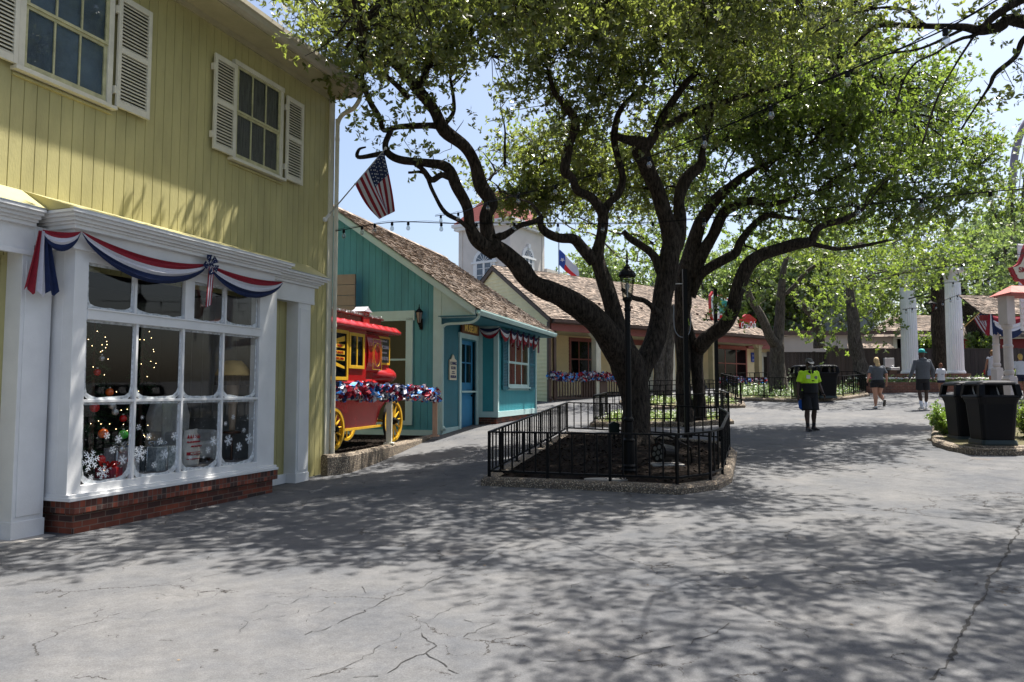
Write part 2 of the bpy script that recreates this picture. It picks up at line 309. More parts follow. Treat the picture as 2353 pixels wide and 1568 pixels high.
def crack(pts, w, seed):
    r = random.Random(seed); P = []
    W = [gp(px, py) for px, py in pts]
    for a, c in zip(W[:-1], W[1:]):
        n = max(2, int((c - a).length / .05))
        for i in range(n): P.append(a.lerp(c, i / n) + Vector((r.gauss(0, .013), r.gauss(0, .013), 0)) * (1 if w < .02 else .55) + Vector((math.sin(len(P) * .37 + seed), math.sin(len(P) * .23), 0)) * .012)
    P.append(W[-1]); out = []
    mb = MB(); run = []
    def flush():
        if len(run) > 1:
            k = len(mb.v)
            for p, q, ww in run: mb.v += [tuple(p - q * ww), tuple(p + q * ww)]
            for i in range(len(run) - 1): mb.f.append((k + 2 * i, k + 2 * i + 2, k + 2 * i + 3, k + 2 * i + 1)); mb.mi.append(0)
        run.clear()
    for i, p in enumerate(P[:-1]):
        d = (P[i + 1] - p); d.z = 0; d.normalize(); q = Vector((-d.y, d.x, 0)); ww = w * (.35 + r.random()) / 2 if w < .02 else w * (.55 + .35 * math.sin(i * .5) + .15 * r.random()) / 2
        run.append((Vector((p.x, p.y, G(p.x, p.y) + .004)), q, ww))
        if r.random() < (.0 if w > .015 else .10): flush()
    flush(); return mb
CW = .75
cr = MB()
K = lambda ox, oy, s, L_: [(ox + x * s, oy + y * s) for x, y in L_]
A1 = lambda L_: K(0, 1176.5, .5, L_); A2 = lambda L_: K(1176.5, 988, .5, L_)
CR = [(A2([(2353, 410), (2270, 570), (2200, 690), (2120, 850), (2050, 980), (1990, 1080), (1930, 1170)]), .028),
      (A1([(2353, 140), (2270, 185), (2150, 250), (2060, 290), (1900, 360), (1760, 415), (1620, 480), (1520, 530), (1380, 580)]), .009),
      (A1([(2250, 380), (2100, 440), (1950, 510), (1800, 600), (1640, 690), (1500, 745), (1430, 783)]), .006),
      (A1([(1945, 550), (1950, 590), (2010, 620), (1965, 655), (1860, 685), (1780, 735), (1700, 765), (1590, 770)]), .010),
      (A1([(1965, 655), (2010, 690), (2060, 720), (2110, 780)]), .010), (A1([(2150, 495), (2180, 510), (2260, 515), (2170, 560), (2100, 590)]), .008),
      (A1([(1440, 378), (1320, 432), (1240, 420), (1210, 450), (1120, 480)]), .006), (A1([(900, 370), (910, 380), (880, 400), (690, 375)]), .005),
      (A1([(1650, 350), (1665, 370), (1685, 388)]), .008), (A1([(1125, 505), (1120, 545), (1080, 575)]), .006), (A1([(1530, 437), (1430, 480), (1390, 520)]), .006),
      (A2([(150, 1065), (480, 1072), (660, 1020), (800, 985), (900, 940), (1010, 880)]), .010), (A2([(1130, 515), (1300, 522), (1420, 480)]), .006),
      (A2([(1340, 600), (1450, 650), (1590, 690), (1640, 720), (1740, 770), (1800, 770)]), .009), (A2([(1340, 600), (1400, 570), (1500, 540)]), .007),
      (A2([(170, 745), (280, 720), (360, 700), (400, 685)]), .007), (A2([(1610, 140), (1700, 170), (1830, 190), (1950, 190)]), .008), (A2([(1640, 130), (2000, 180), (2353, 240)]), .008),
      (A2([(0, 480), (90, 498), (240, 440)]), .006), (A1([(380, 490), (640, 500), (700, 465), (790, 430)]), .004)]
for i, (p, w) in enumerate(CR):
    q = crack(p, w * (CW if w < .02 else 1), i); cr.add(q.v, q.f)
cr = cr.build("asphalt_cracks", CRK); tag(cr, kind="structure")
# leaf litter and grit on the asphalt
lt = MB(); r_ = random.Random(4)
for i in range(420):
    a = r_.random(); x = r_.uniform(-5, 9); y = r_.uniform(3.5, 24); s = r_.uniform(.006, .018)
    if i < 120: x = r_.uniform(-3.4, -2.4) + (y - 13) * .05; y = r_.uniform(9.5, 15)
    c = Vector((x, y, G(x, y) + .004)); an = r_.random() * 6.3; d = Vector((math.cos(an), math.sin(an), 0)) * s; e = Vector((-d.y, d.x, 0)) * .45
    lt.add([c - d, c - e + Vector((0, 0, s * .4)), c + d + Vector((0, 0, .002)), c + e], [(0, 1, 2, 3)])
tag(lt.build("fallen_leaves", mat("dry_leaf", (.13, .095, .06), .8, .3, 3, 0, island=.6)), kind="stuff")

# ------------------------------------------------------------------ cloth swags
def swag(mb, p0, p1, top, bot, out=(0, -1, 0), n=28, gather=.25, pleat=.02, bands=3, flip=False, seed=0):
    p0 = Vector(p0); p1 = Vector(p1); o = Vector(out); r = random.Random(seed); ph = r.random() * 6
    for k in range(bands):
        mb.cur = (bands - 1 - k) if flip else k; rows = []
        for e in range(4):
            f = (k + e / 3) / bands; row = []
            for i in range(n + 1):
                s = i / n; sg = 4 * s * (1 - s); w = gather + (1 - gather) * min(1, sg * 1.3)
                drop = top * sg + (bot - top) * (f * (sg ** .7) + .10 * f * (1 - sg))
                row.append(p0.lerp(p1, s) + Vector((0, 0, -drop)) + o * (pleat * math.sin(f * 21 + ph + s * 3) * w + .02 + .03 * sg * math.sin(f * 3.1)))
            rows.append(row)
        for a, b in zip(rows[:-1], rows[1:]):
            for i in range(n): mb.add([a[i], a[i + 1], b[i + 1], b[i]], [(0, 1, 2, 3)])
    return mb
def tail(mb, c, w, h, cols=(0, 1, 2), out=(0, -1, 0), ax=(1, 0, 0), flare=1.6, seed=0):
    c = Vector(c); ax = Vector(ax); o = Vector(out); n = 12; m = len(cols)
    for k, col in enumerate(cols):
        mb.cur = col
        for i in range(n // m):
            q = []
            for jj in (0, 1):
                s = (k * (n // m) + i + jj) / n - .5
                for v in (0, .5, 1):
                    ww = w * (.45 + (flare - .45) * v) if v < 1 else w * flare
                    q.append(c + ax * s * ww + Vector((0, 0, -h * v - (abs(s) * -.12 * h if v == 1 else 0) - (.05 * h * math.sin(s * 20) if v == 1 else 0))) + o * (.02 + .025 * math.sin(s * 26 + seed)))
            mb.add(q, [(0, 1, 4, 3), (1, 2, 5, 4)])
    return mb

# ------------------------------------------------------------------ green shop building
def shutter(parent, x0, x1, z0, z1, y0, m, slatm, th=.04, lean=0.0):
    mb = MB(); fr = .055; yb = y0 - th
    for a, b, c, d in ((x0, x0 + fr, z0, z1), (x1 - fr, x1, z0, z1), (x0 + fr, x1 - fr, z0, z0 + .09), (x0 + fr, x1 - fr, z1 - .08, z1), (x0 + fr, x1 - fr, (z0 + z1) / 2 - .02, (z0 + z1) / 2 + .055)):
        mb.box(a, b, yb, y0, c, d)
    s = mb.build("shutter", m, parent, bev=.004)
    sl = MB()
    for c, d in ((z0 + .09, (z0 + z1) / 2 - .02), ((z0 + z1) / 2 + .055, z1 - .08)):
        n = max(4, int(round((d - c) / .048)))
        for i in range(n):
            z = c + (i + .5) * (d - c) / n; h = (d - c) / n * .36
            sl.add([(x0 + fr, yb + .004, z - h), (x1 - fr, yb + .004, z - h), (x1 - fr, y0 - .008, z + h * .9), (x0 + fr, y0 - .008, z + h * .9),
                    (x0 + fr, yb + .010, z - h - .004), (x1 - fr, yb + .010, z - h - .004), (x1 - fr, y0 - .002, z + h * .9 - .006), (x0 + fr, y0 - .002, z + h * .9 - .006)],
                   [(0, 1, 2, 3), (4, 7, 6, 5), (0, 4, 5, 1), (3, 2, 6, 7)])
    sl.build("louvre_slats", slatm, s); sl = MB(); sl.box(x0 + fr, x1 - fr, y0 - .0015, y0 - .0005, z0 + .09, z1 - .08); sl.build("gap_shade_sheet", LOUV, s)  # dark sheet behind the slats stands in for shade in the gaps
    hg = MB()
    for z in (z0 + .22, z1 - .22): hg.box(x0 - .03, x0 + .002, y0 - .03, y0 + .03, z - .05, z + .05)
    hg.build("hinge", m, s)
def sash_window(parent, x0, x1, z0, z1, y, cols=3, rows=(1, 1), fr=.075, sash=SASH, frame=CREAM, gl=DGLASS, mt=.022, sill=True, back=True, curtain=None):
    w = MB(); d = .06
    w.box(x0, x0 + fr, y - d, y + .0, z0, z1); w.box(x1 - fr, x1, y - d, y, z0, z1); w.box(x0, x1, y - d - .015, y, z1, z1 + fr); w.box(x0 + fr, x1 - fr, y - d, y, z0, z0 + .03)
    o = w.build("window_frame", frame, parent, bev=.003)
    if sill:
        s = MB(); s.box(x0 - .05, x1 + .05, y - d - .05, y, z0 - .045, z0); s.build("sill", frame, o, bev=.004)
        s = MB(); s.box(x0 - .03, x1 + .03, y - .035, y, z0 - .10, z0 - .075); s.build("apron_moulding", GREEN if frame is CREAM else frame, o)
    a, b, c, e = x0 + fr, x1 - fr, z0 + .03, z1; n = len(rows); st = .045
    for k in range(n):
        za = c + (e - c) * k / n; zb = c + (e - c) * (k + 1) / n; yo = y - .028 + (.0 if k == 0 else -.018) * -1
        yo = y - (.022 if k == 0 else .040); m = MB()
        m.box(a, a + st, yo - .012, yo + .012, za, zb); m.box(b - st, b, yo - .012, yo + .012, za, zb)
        m.box(a + st, b - st, yo - .011, yo + .011, za, za + st * (1.5 if k == 0 else .8)); m.box(a + st, b - st, yo - .011, yo + .011, zb - st * .8, zb)
        for i in range(1, cols):
            x = a + st + (b - a - 2 * st) * i / cols; m.box(x - mt / 2, x + mt / 2, yo - .010, yo + .010, za + st * .8, zb - st * .8)
        for j in range(1, rows[k]):
            z = za + (zb - za) * j / rows[k]; m.box(a + st, b - st, yo - .009, yo + .009, z - mt / 2, z + mt / 2)
        q = m.build("sash", sash, o)
        g = MB(); g.box(a + st * .5, b - st * .5, yo - .003, yo + .001, za + st * .5, zb - st * .5); g.build("glass_pane", gl, q)
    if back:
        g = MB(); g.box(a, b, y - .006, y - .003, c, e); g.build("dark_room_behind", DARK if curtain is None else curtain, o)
    return o
GO = (-3.54, 14.3, 0)
gb = thing("green_shop_building", "olive green two storey boarded shop with white bay display window and cream louvred shutters", "building", GO, az=20)
def groove_wall(x0, x1, z0, z1, y, pitch, name, m, parent, depth=.012, gw=.012, th=.1):
    pr = []; x = x0
    while x < x1 - 1e-6:
        e = min(x + pitch, x1); pr += [(x, y), (e - gw, y)]
        if e < x1 - 1e-6: pr += [(e - gw * .7, y + depth), (e - gw * .3, y + depth)]
        x = e
    pr.append((x1, y)); mb = MB(); n = len(pr)
    mb.add([(a, b, z0) for a, b in pr] + [(a, b, z1) for a, b in pr], [(i, i + 1, i + 1 + n, i + n) for i in range(n - 1)])
    mb.box(x0, x1, y + .02, y + th, z0, z1)
    return mb.build(name, m, parent)
groove_wall(-11, 0, 3.17, 7.45, 0, .158, "upper_wall", GREEN, gb)
groove_wall(-2.31, 0, 0.0, 3.17, 0, .158, "lower_wall", GREEN, gb)
groove_wall(-8.5, -6.01, 0.0, 3.17, 0, .158, "lower_wall", GREEN, gb)
m = MB(); m.box(-.10, -.001, .1, 7.5, 0, 7.45); m.box(-11, -10.9, .1, 7.5, 0, 7.45); m.box(-11, 0, 7.4, 7.5, 0, 7.45); m.prism([(0, 7.45), (7.5, 7.45), (3.75, 9.5)], 'x', -.1, -.001)
m.prism([(0, 7.45), (7.5, 7.45), (3.75, 9.5)], 'x', -11, -10.9); m.build("end_wall", GREEN, gb)
m = MB(); m.box(-.13, .015, -.03, -.002, 0, 7.45); m.box(-.002, .028, -.03, .12, 0, 7.45); m.build("corner_board", CREAM, gb)
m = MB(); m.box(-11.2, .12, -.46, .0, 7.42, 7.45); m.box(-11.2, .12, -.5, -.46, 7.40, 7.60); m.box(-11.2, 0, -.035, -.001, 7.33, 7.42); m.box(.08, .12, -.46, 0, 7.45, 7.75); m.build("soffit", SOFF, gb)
m = MB(); pf = [(-.505, 7.62), (-.505, 7.42), (-.56, 7.42), (-.60, 7.46), (-.615, 7.53), (-.64, 7.55), (-.64, 7.62), (-.625, 7.62), (-.62, 7.57), (-.60, 7.55), (-.55, 7.44), (-.515, 7.44), (-.515, 7.62)]
m.prism(pf, 'x', -11.2, .13); m.build("gutter", GUTT, gb)
m = MB(); m.tube(smoothpath([(.07, -.57, 7.44), (.07, -.55, 7.33), (.07, -.42, 7.18), (.07, -.2, 7.10), (.07, -.10, 7.0), (.06, -.07, 6.86), (.06, -.07, 6.7), (.06, -.07, 3), (.06, -.07, .22), (.06, -.10, .12), (.12, -.22, .07)], 4), .042, 8)
for z in (.9, 2.9, 5.0, 6.6): m.lathe([(.048, -.03), (.048, .03)], (.06, -.07, z), 10)
m.build("downspout", CREAM, gb, smooth=False)
rf = MB(); rf.add([(-11.3, -.5, 7.62), (.14, -.5, 7.62), (.14, 3.75, 9.95), (-11.3, 3.75, 9.95), (-11.3, 8, 7.62), (.14, 8, 7.62)], [(0, 1, 2, 3), (3, 2, 5, 4)]); rf.build("roof", SHING, gb)
# upstairs windows
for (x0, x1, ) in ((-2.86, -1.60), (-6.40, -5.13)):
    sash_window(gb, x0, x1, 5.36, 6.90, 0, 3, (1, 1), gl=GLASS, curtain=mat('grey_net_curtain', (.10, .10, .09), .9, .6, 5, .2, 12, stretch=(9, 1, .5)) if x0 > -4 else mat('sky_tinted_curtain', (.07, .10, .125), .8, .5, 1.5, 0))  # left backing: curtain with blue sky reflection put into its colour
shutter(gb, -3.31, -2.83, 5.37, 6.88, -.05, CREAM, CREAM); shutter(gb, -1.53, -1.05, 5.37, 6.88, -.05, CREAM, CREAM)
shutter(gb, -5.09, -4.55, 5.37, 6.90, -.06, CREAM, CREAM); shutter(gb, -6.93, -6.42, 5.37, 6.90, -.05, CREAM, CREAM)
# shopfront surround
m = MB(); m.box(-8.4, -6.25, -.25, -.0, 3.21, 3.52); m.box(-2.31, -.86, -.25, 0, 3.21, 3.52); m.box(-8.4, -6.25, -.27, -.25, 3.17, 3.23); m.box(-2.31, -.88, -.27, -.25, 3.19, 3.24); m.box(-6.25, -2.31, -.25, .0, 3.30, 3.52)
m.build("entablature", WHITE, gb, bev=.004)
def cornice(mb, x0, x1, yb, z, ends=(1, 1)):
    for i, (dy, a, b) in enumerate(((.05, 0, .045), (.08, .045, .075), (.12, .075, .115), (.165, .115, .15), (.20, .15, .185))):
        mb.box(x0 - dy * ends[0], x1 + dy * ends[1], yb - dy, 0, z + a, z + b)
m = MB(); cornice(m, -8.4, -6.27, -.25, 3.50, (0, 0)); cornice(m, -2.30, -.86, -.25, 3.50, (0, 1)); cornice(m, -6.04, -2.44, -.63, 3.503); m.box(-6.04, -2.44, -.60, -.25, 3.28, 3.505); m.build("cornice", WHITE, gb, bev=.003)
m = MB()
for x0, x1, y in ((-8.4, -6.26, -.455), (-6.25, -2.23, -.835), (-2.22, -.66, -.455)): m.box(x0, x1, y, y + .06, 3.688, 3.698)
m.build("metal_flashing", ALUM, gb)
m = MB()
for x0, x1, y in ((-8.4, -6.245, -.44), (-6.245, -2.235, -.82), (-2.235, -.67, -.44)):
    m.hexa([(x0, y, 3.692), (x1, y, 3.692), (x1, -.002, 3.692), (x0, -.002, 3.692), (x0, y, 3.704), (x1, y, 3.704), (x1, -.002, 3.96), (x0, -.002, 3.96)])
m.build("cornice_flashing_slope", GREEN, gb)
for x0, x1 in ((-6.38, -6.01), (-1.33, -.97), (-7.9, -7.55)):
    m = MB(); m.box(x0, x1, -.25, 0, .0, 3.21); m.box(x0 + .04, x1 - .04, -.262, -.25, .25, 3.1); m.box(x0 - .012, x1 + .012, -.265, 0, 0.0, .2); m.build("pilaster", WHITE, gb, bev=.005)
for x0, x1 in ((-2.31, -1.33), (-7.55, -6.38)): m = MB(); m.box(x0, x1, -.06, -.002, .0, .19); m.build("skirting_board", WHITE, gb)
for x0, x1 in ((-2.31, -.9), (-8.4, -6.0)): m = MB(); m.box(x0, x1, -.45, -.0, -.1, .012); m.build("concrete_step", CONC, gb)
# bay
m = MB(); m.box(-5.87, -2.33, -.55, 0, -.12, .235); m.build("brick_base", BRICK, gb)
m = MB(); m.box(-5.91, -2.28, -.61, 0, .235, .385); m.build("brick_sill_course", SOLDIER, gb, bev=.008)
m = MB(); m.box(-5.99, -2.29, -.63, .0, .385, .425); m.box(-5.98, -2.30, -.60, 0, .425, .46)
m.box(-5.97, -5.79, -.55, -.38, .46, 3.30); m.box(-2.72, -2.31, -.55, -.38, .46, 3.30); m.box(-5.97, -5.92, -.38, 0, .46, 3.30); m.box(-2.36, -2.31, -.38, 0, .46, 3.30)
m.box(-5.79, -2.72, -.55, -.46, .46, .545); m.box(-5.79, -2.72, -.56, -.45, 2.485, 2.615); m.box(-5.79, -2.72, -.55, -.45, 3.16, 3.30); m.box(-5.80, -2.71, -.575, -.55, 2.60, 2.62)
m.build("bay_frame", WHITE, gb, bev=.004)
bayf = gb.children[-1]
mun = MB(); cols = [-5.79, -5.05, -4.27, -3.50, -2.72]; cu = [-5.79, -5.09, -4.18, -3.47, -2.72]
for x in cols[1:-1]: mun.box(x - .018, x + .018, -.545, -.475, .545, 2.485)
mun.box(-5.79, -2.72, -.54, -.48, 1.505, 1.54)
for x in cu[1:-1]: w = .018 if x != -4.18 else .085; mun.box(x - w, x + w, -.545, -.475, 2.615, 3.16)
mun.build("glazing_bars", WHITE, gb, bev=.003)
gl = MB(); fr = MB(); flk = MB(); rr = random.Random(3)
def frost(x0, x1, z0, z1, yy, rad):
    # outer rectangle to rounded U: pane corners and edges carry sprayed snow
    n = 14; inn = []; out = []; e = .03; r2 = random.Random(int((x0 + z0) * 100))
    for i in range(n + 1):
        a = math.pi * i / n; 
        rx = (x1 - x0) / 2 - e; cx = (x0 + x1) / 2; ca = math.cos(math.pi + a); sa = math.sin(math.pi + a)
        k = 4.2; d = (abs(ca) ** k + abs(sa) ** k) ** (-1 / k)
        inn.append((cx + rx * ca * d, z0 + rad + (rad - e) * sa * d + r2.gauss(0, .005)))
        t = max(abs(ca), abs(sa)); out.append((cx + (x1 - x0) / 2 * ca / t, z0 + rad + rad * sa / t))
    inn = [(x0 + e * .7, z1 - .05)] + inn + [(x1 - e * .7, z1 - .05)]; out = [(x0, z1 - .03)] + out + [(x1, z1 - .03)]
    for i in range(len(inn) - 1): fr.add([(out[i][0], yy, out[i][1]), (out[i + 1][0], yy, out[i + 1][1]), (inn[i + 1][0], yy, inn[i + 1][1]), (inn[i][0], yy, inn[i][1])], [(0, 1, 2, 3)])
    for (c, w) in ((.5, .5),): fr.add([(x0, yy, z1), (x1, yy, z1), (x1 - .03, yy, z1 - .03), (x0 + .03, yy, z1 - .03)], [(0, 1, 2, 3)])
for i in range(4):
    for z0, z1, cc, rad in ((.545, 1.505, cols, .34), (1.54, 2.485, cols, .25), (2.615, 3.16, cu, .15)):
        a, b = cc[i] + .018, cc[i + 1] - .018
        gl.box(a - .01, b + .01, -.505, -.500, z0 - .01, z1 + .01)
        frost(a, b, z0, z1, -.508, rad)
gl.build("shop_glass", GLASS, gb); fr.build("sprayed_snow", frostmat("snow_spray", .8), gb)
def flake(mb, x, z, s, y=-.5095):
    for k in range(6):
        a = k * math.pi / 3 + .2; d = Vector((math.cos(a), 0, math.sin(a))); p = Vector((-d.z, 0, d.x)); c = Vector((x, y, z)); w = s * .055
        mb.add([c - p * w, c + p * w, c + d * s + p * w * .6, c + d * s - p * w * .6], [(0, 1, 2, 3)])
        if s > .03:
            for f in (.45, .72):
                for sg in (-1, 1):
                    q = c + d * s * f; e = (d * .6 + p * sg * .8).normalized() * s * .33; pp = Vector((-e.z, 0, e.x)).normalized() * w * .7
                    mb.add([q - pp, q + pp, q + e + pp, q + e - pp], [(0, 1, 2, 3)])
        if s > .05: mb.add([c + d * s * .25 + p * s * .17, c + d * s * .35 + p * s * .12, c + d * s * .35 - p * s * .12, c + d * s * .25 - p * s * .17], [(0, 1, 2, 3)])
Z3l = lambda x, y: (-5.79 + (x - 615) / (1860 - 615) * 3.07 + .25 * ((x - 615) / 1245) * (1 - (x - 615) / 1245) * 2.2 * -1 + .0, .55 + 0)
for x, z, s in ((-5.63, .82, .12), (-5.46, .66, .085), (-5.18, .79, .065), (-5.33, .92, .05), (-5.68, .70, .03), (-5.62, .62, .035), (-5.42, 1.10, .045), (-5.25, 1.05, .055), (-5.08, 1.27, .03), (-4.92, .84, .11), (-4.68, .68, .045), (-4.52, .80, .07),
                (-4.78, 1.05, .045), (-4.60, .98, .05), (-4.95, 1.18, .04), (-4.90, 1.30, .03), (-4.36, .86, .05), (-4.35, 1.03, .06), (-4.06, .72, .035), (-3.98, .98, .035), (-3.72, .80, .05), (-3.62, .92, .075), (-3.55, 1.14, .03), (-3.38, 1.16, .035), (-3.31, .91, .085), (-3.22, 1.25, .04), (-3.12, 1.08, .02),
                (-3.08, .80, .07), (-2.98, 1.04, .04), (-2.86, .91, .085), (-2.90, 1.22, .03), (-2.80, 1.21, .03), (-5.35, .70, .02), (-5.72, .92, .03), (-3.80, .70, .03), (-3.46, .66, .02)):
    flake(flk, x, z, s)
for i in range(90):
    x = rr.uniform(-5.75, -2.75); z = .6 + rr.random() ** 1.6 * .75; flake(flk, x, z, rr.uniform(.006, .013))
flk.build("snowflake_decals", mat("decal_white", (.8, .84, .88), .6, .05, 3, 0), gb, recalc=False)
# display interior
m = MB(); m.box(-5.95, -2.33, -.45, 1.8, .40, .455); m.box(-5.6, -2.5, -.35, .3, .455, .56); m.build("display_floor", mat("felt_floor", (.16, .15, .15), .9, .1, 3, .1), gb)
m = MB(); m.box(-5.95, -2.33, 1.8, 1.85, .4, 3.3); m.box(-5.97, -5.92, 0.0, 1.8, .4, 3.3); m.box(-2.36, -2.31, 0.1, 1.8, .4, 3.3); m.box(-5.95, -2.33, -.2, 1.8, 3.24, 3.29); m.build("display_interior", mat("charcoal_interior", (.02, .018, .018), .8, .3, 2, 0), gb)
m = MB(); m.box(-2.40, -2.365, -.37, 1.3, .455, 3.2); m.box(-2.43, -2.40, -.37, 1.3, 1.15, 1.20)
for k in range(7): m.box(-2.41, -2.40, -.3 + k * .23, -.29 + k * .23, 1.20, 3.2)
m.build("display_back_panel", mat("pale_board", (.24, .24, .23), .7, .1, 3, .1), gb)
# ------------------------------------------------------------------ things in the shop window (positions in the shop's own frame)
GM = Matrix.Translation(GO) @ Matrix.Rotation(R(70), 4, 'Z')
def gw(x, y, z): return GM @ Vector((x, y, z))
def leafballs(mb, centres, n, rad, size, r, droop=0.):
    for c in centres:
        for _ in range(n):
            p = Vector(c) + Vector((r.gauss(0, rad), r.gauss(0, rad), r.gauss(0, rad))); d = Vector((r.gauss(0, 1), r.gauss(0, 1), r.gauss(0, 1) - droop)).normalized(); q = d.orthogonal().normalized()
            s = size * r.uniform(.6, 1.3); mb.add([p, p + d * s * .5 + q * s * .22, p + d * s, p + d * s * .5 - q * s * .22], [(0, 1, 2, 3)])
FIR = mat("fir_needles", (.02, .055, .022), .7, .3, 8, 0, island=.6)
ct = thing("christmas_tree", "dark green Christmas tree with red, orange and green baubles behind the left pane", "christmas tree", gw(-5.12, .10, .455), az=20)
r = random.Random(21); mb = MB(); mb.tube([(0, 0, 0), (0, 0, 2.1)], [.04, .01], 8); mb.build("trunk", mat("brown_bark", (.06, .035, .02)), ct)
mb = MB()
for k in range(150):
    z = .18 + 1.95 * r.random(); R_ = .50 * (1 - (z - .15) / 2.15) + .03; a = r.random() * 6.28
    b = Vector((math.cos(a) * R_, math.sin(a) * R_ * .8, z - .1)); mb.tube([(0, 0, z), b], .006, 3)
    for j in range(40):
        t = r.random(); p = Vector((0, 0, z)).lerp(b, .25 + .75 * t); d = Vector((r.gauss(0, 1), r.gauss(0, 1), r.gauss(.1, .7))).normalized() * .055; q = d.cross(Vector((0, 0, 1))).normalized() * .006
        mb.add([p - q, p + q, p + d], [(0, 1, 2)])
mb.build("branches", FIR, ct, recalc=False)
BM = [mat("bauble_red", (.5, .01, .01), .2, .1, 3, 0, spec=.7), mat("bauble_orange", (.6, .10, .01), .25, .1, 3, 0, spec=.7), mat("bauble_green", (.04, .35, .03), .2, .1, 3, 0, spec=.7), mat("bauble_silver", (.5, .5, .5), .25, .1, 3, 0, metal=.7)]
for x, z, s, k in ((-.12, 1.42, .045, 0), (-.01, 1.17, .05, 1), (-.2, .98, .06, 0), (.03, .92, .045, 3), (.18, .83, .045, 0), (-.16, .66, .06, 1), (.12, .63, .06, 2), (.05, .45, .05, 3), (-.22, .35, .05, 0), (.2, .3, .045, 0), (.0, 1.0, .05, 3), (-.05, 1.6, .04, 3)):
    b = MB(); b.ell((0, 0, 0), (s, s, s), 12, 8); o = b.build("bauble", BM[k], ct, smooth=True); R_ = .5 * (1 - z / 2.1) + .05; o.location = (x, -math.sqrt(max(.01, R_ * R_ - x * x)) - .03, z)
    c = MB(); c.lathe([(.012, 0), (.012, .015)], (0, 0, s), 6); c.build("hanging_cap", ALUM, o)
lb = MB()
for k in range(30):
    z = .2 + 1.9 * r.random(); a = -math.pi / 2 + r.uniform(-1.5, 1.5); R_ = .5 * (1 - (z - .15) / 2.1) + .05; lb.ell((math.cos(a) * R_, math.sin(a) * R_ * .8, z), (.0045, .0045, .0045), 5, 3)
o = lb.build("fairy_lights", emat("warm_bulb", (1, .72, .35), 4.5), ct, recalc=False); o["kind"] = "stuff"
ct2 = thing("christmas_tree", "dark tree dotted only with tiny warm lights behind the second pane", "christmas tree", gw(-3.55, .95, .455), az=20)
mb = MB(); mb.tube([(0, 0, 0), (0, 0, 2.2)], [.04, .01], 8); mb.build("trunk", MATS["brown_bark"], ct2); mb = MB()
for k in range(120):
    z = .18 + 2.05 * r.random(); R_ = .42 * (1 - (z - .15) / 2.25) + .03; a = r.random() * 6.28; b = Vector((math.cos(a) * R_, math.sin(a) * R_, z - .1)); mb.tube([(0, 0, z), b], .006, 3)
    for j in range(22):
        p = Vector((0, 0, z)).lerp(b, .25 + .75 * r.random()); d = Vector((r.gauss(0, 1), r.gauss(0, 1), r.gauss(.1, .7))).normalized() * .055; q = d.cross(Vector((0, 0, 1))).normalized() * .006
        mb.add([p - q, p + q, p + d], [(0, 1, 2)])
mb.build("branches", FIR, ct2, recalc=False); lb = MB()
for k in range(32):
    z = .3 + 1.85 * r.random(); a = -math.pi / 2 + r.uniform(-1.5, 1.5); R_ = .42 * (1 - (z - .15) / 2.2) + .05; lb.ell((math.cos(a) * R_, math.sin(a) * R_, z), (.005, .005, .005), 5, 3)
lb.build("fairy_lights", MATS["warm_bulb"], ct2, recalc=False)["kind"] = "stuff"
def giftbox(label, x, y, w, h, m, m2, rz=0.):
    t = thing("gift_box", label, "gift box", gw(x, y, .56), rotz=R(70) + rz, group="wrapped presents in the shop window")
    b = MB(); b.box(-w / 2, w / 2, -w / 2, w / 2, 0, h); b.build("wrapped_box", m, t, bev=.006)
    b = MB(); b.box(-.022, .022, -w / 2 - .004, w / 2 + .004, 0, h + .004); b.box(-w / 2 - .004, w / 2 + .004, -.022, .022, 0, h + .006)
    for k in range(7):
        a = k * .9; d = Vector((math.cos(a), math.sin(a), 0)); b.tube(smoothpath([(0, 0, h), tuple(d * .05 + Vector((0, 0, h + .07))), tuple(d * .12 + Vector((0, 0, h + .05))), tuple(d * .05 + Vector((0, 0, h + .01)))], 3), .010, 5)
    b.build("ribbon_bow", m2, t, smooth=True)
SILV = mat("silver_print_wrapping", (.13, .16, .18), .35, .8, 26, .1, col2=(.55, .6, .62), metal=.3)
giftbox("silver wrapped present with a large bow in the middle of the display", -4.28, -.14, .36, .32, SILV, mat("silver_ribbon", (.5, .53, .55), .25, .1, 3, 0, metal=.6))
giftbox("pale patterned present beside the foot of the Christmas tree", -4.78, -.06, .32, .34, mat("grey_print_wrapping", (.22, .23, .25), .5, .5, 30, .1, col2=(.45, .45, .47)), MATS["silver_ribbon"], .4)
giftbox("small red wrapped present in the left pane", -5.15, -.26, .22, .12, mat("dark_red_wrapping", (.16, .005, .02), .4, .4, 20, .1), MATS["bauble_red"], .2)
sk = thing("popcorn_sack", "white popcorn sack with red zigzag print on the window ledge", "sack", gw(-3.70, -.16, .56), az=20)
b = MB(); rings = []
for i in range(15):
    z = i / 14 * .52; w = .145 + .02 * math.sin(z * 9) - (.02 if i > 12 else 0) + (.015 if i == 14 else 0); rings.append([((w + .008 * math.sin(j * 1.9 + i)) * math.cos(j * math.pi / 10), (w * .62 + .01 * math.sin(j * 2.3 + i * 1.3)) * math.sin(j * math.pi / 10), z + .012 * math.sin(j * 2.1) * (i == 14)) for j in range(20)])
b.rings(rings); b.build("paper_bag", mat("sack_white", (.62, .58, .52), .7, .1, 8, .4, 30), sk, smooth=True)
pr = mat("sack_red", (.42, .01, .02), .6, .1, 8, 0); b = MB()
def arcp(x, z): return (x, -.62 * math.sqrt(max(0.0001, .155 ** 2 - min(x, .154) ** 2)) - .014, z)
for z, h in ((.16, .045), (.10, .012), (.34, .012)):
    for i in range(10): x0 = -.13 + i * .026; b.add([arcp(x0, z), arcp(x0 + .026, z), arcp(x0 + .026, z + h), arcp(x0, z + h)], [(0, 1, 2, 3)])
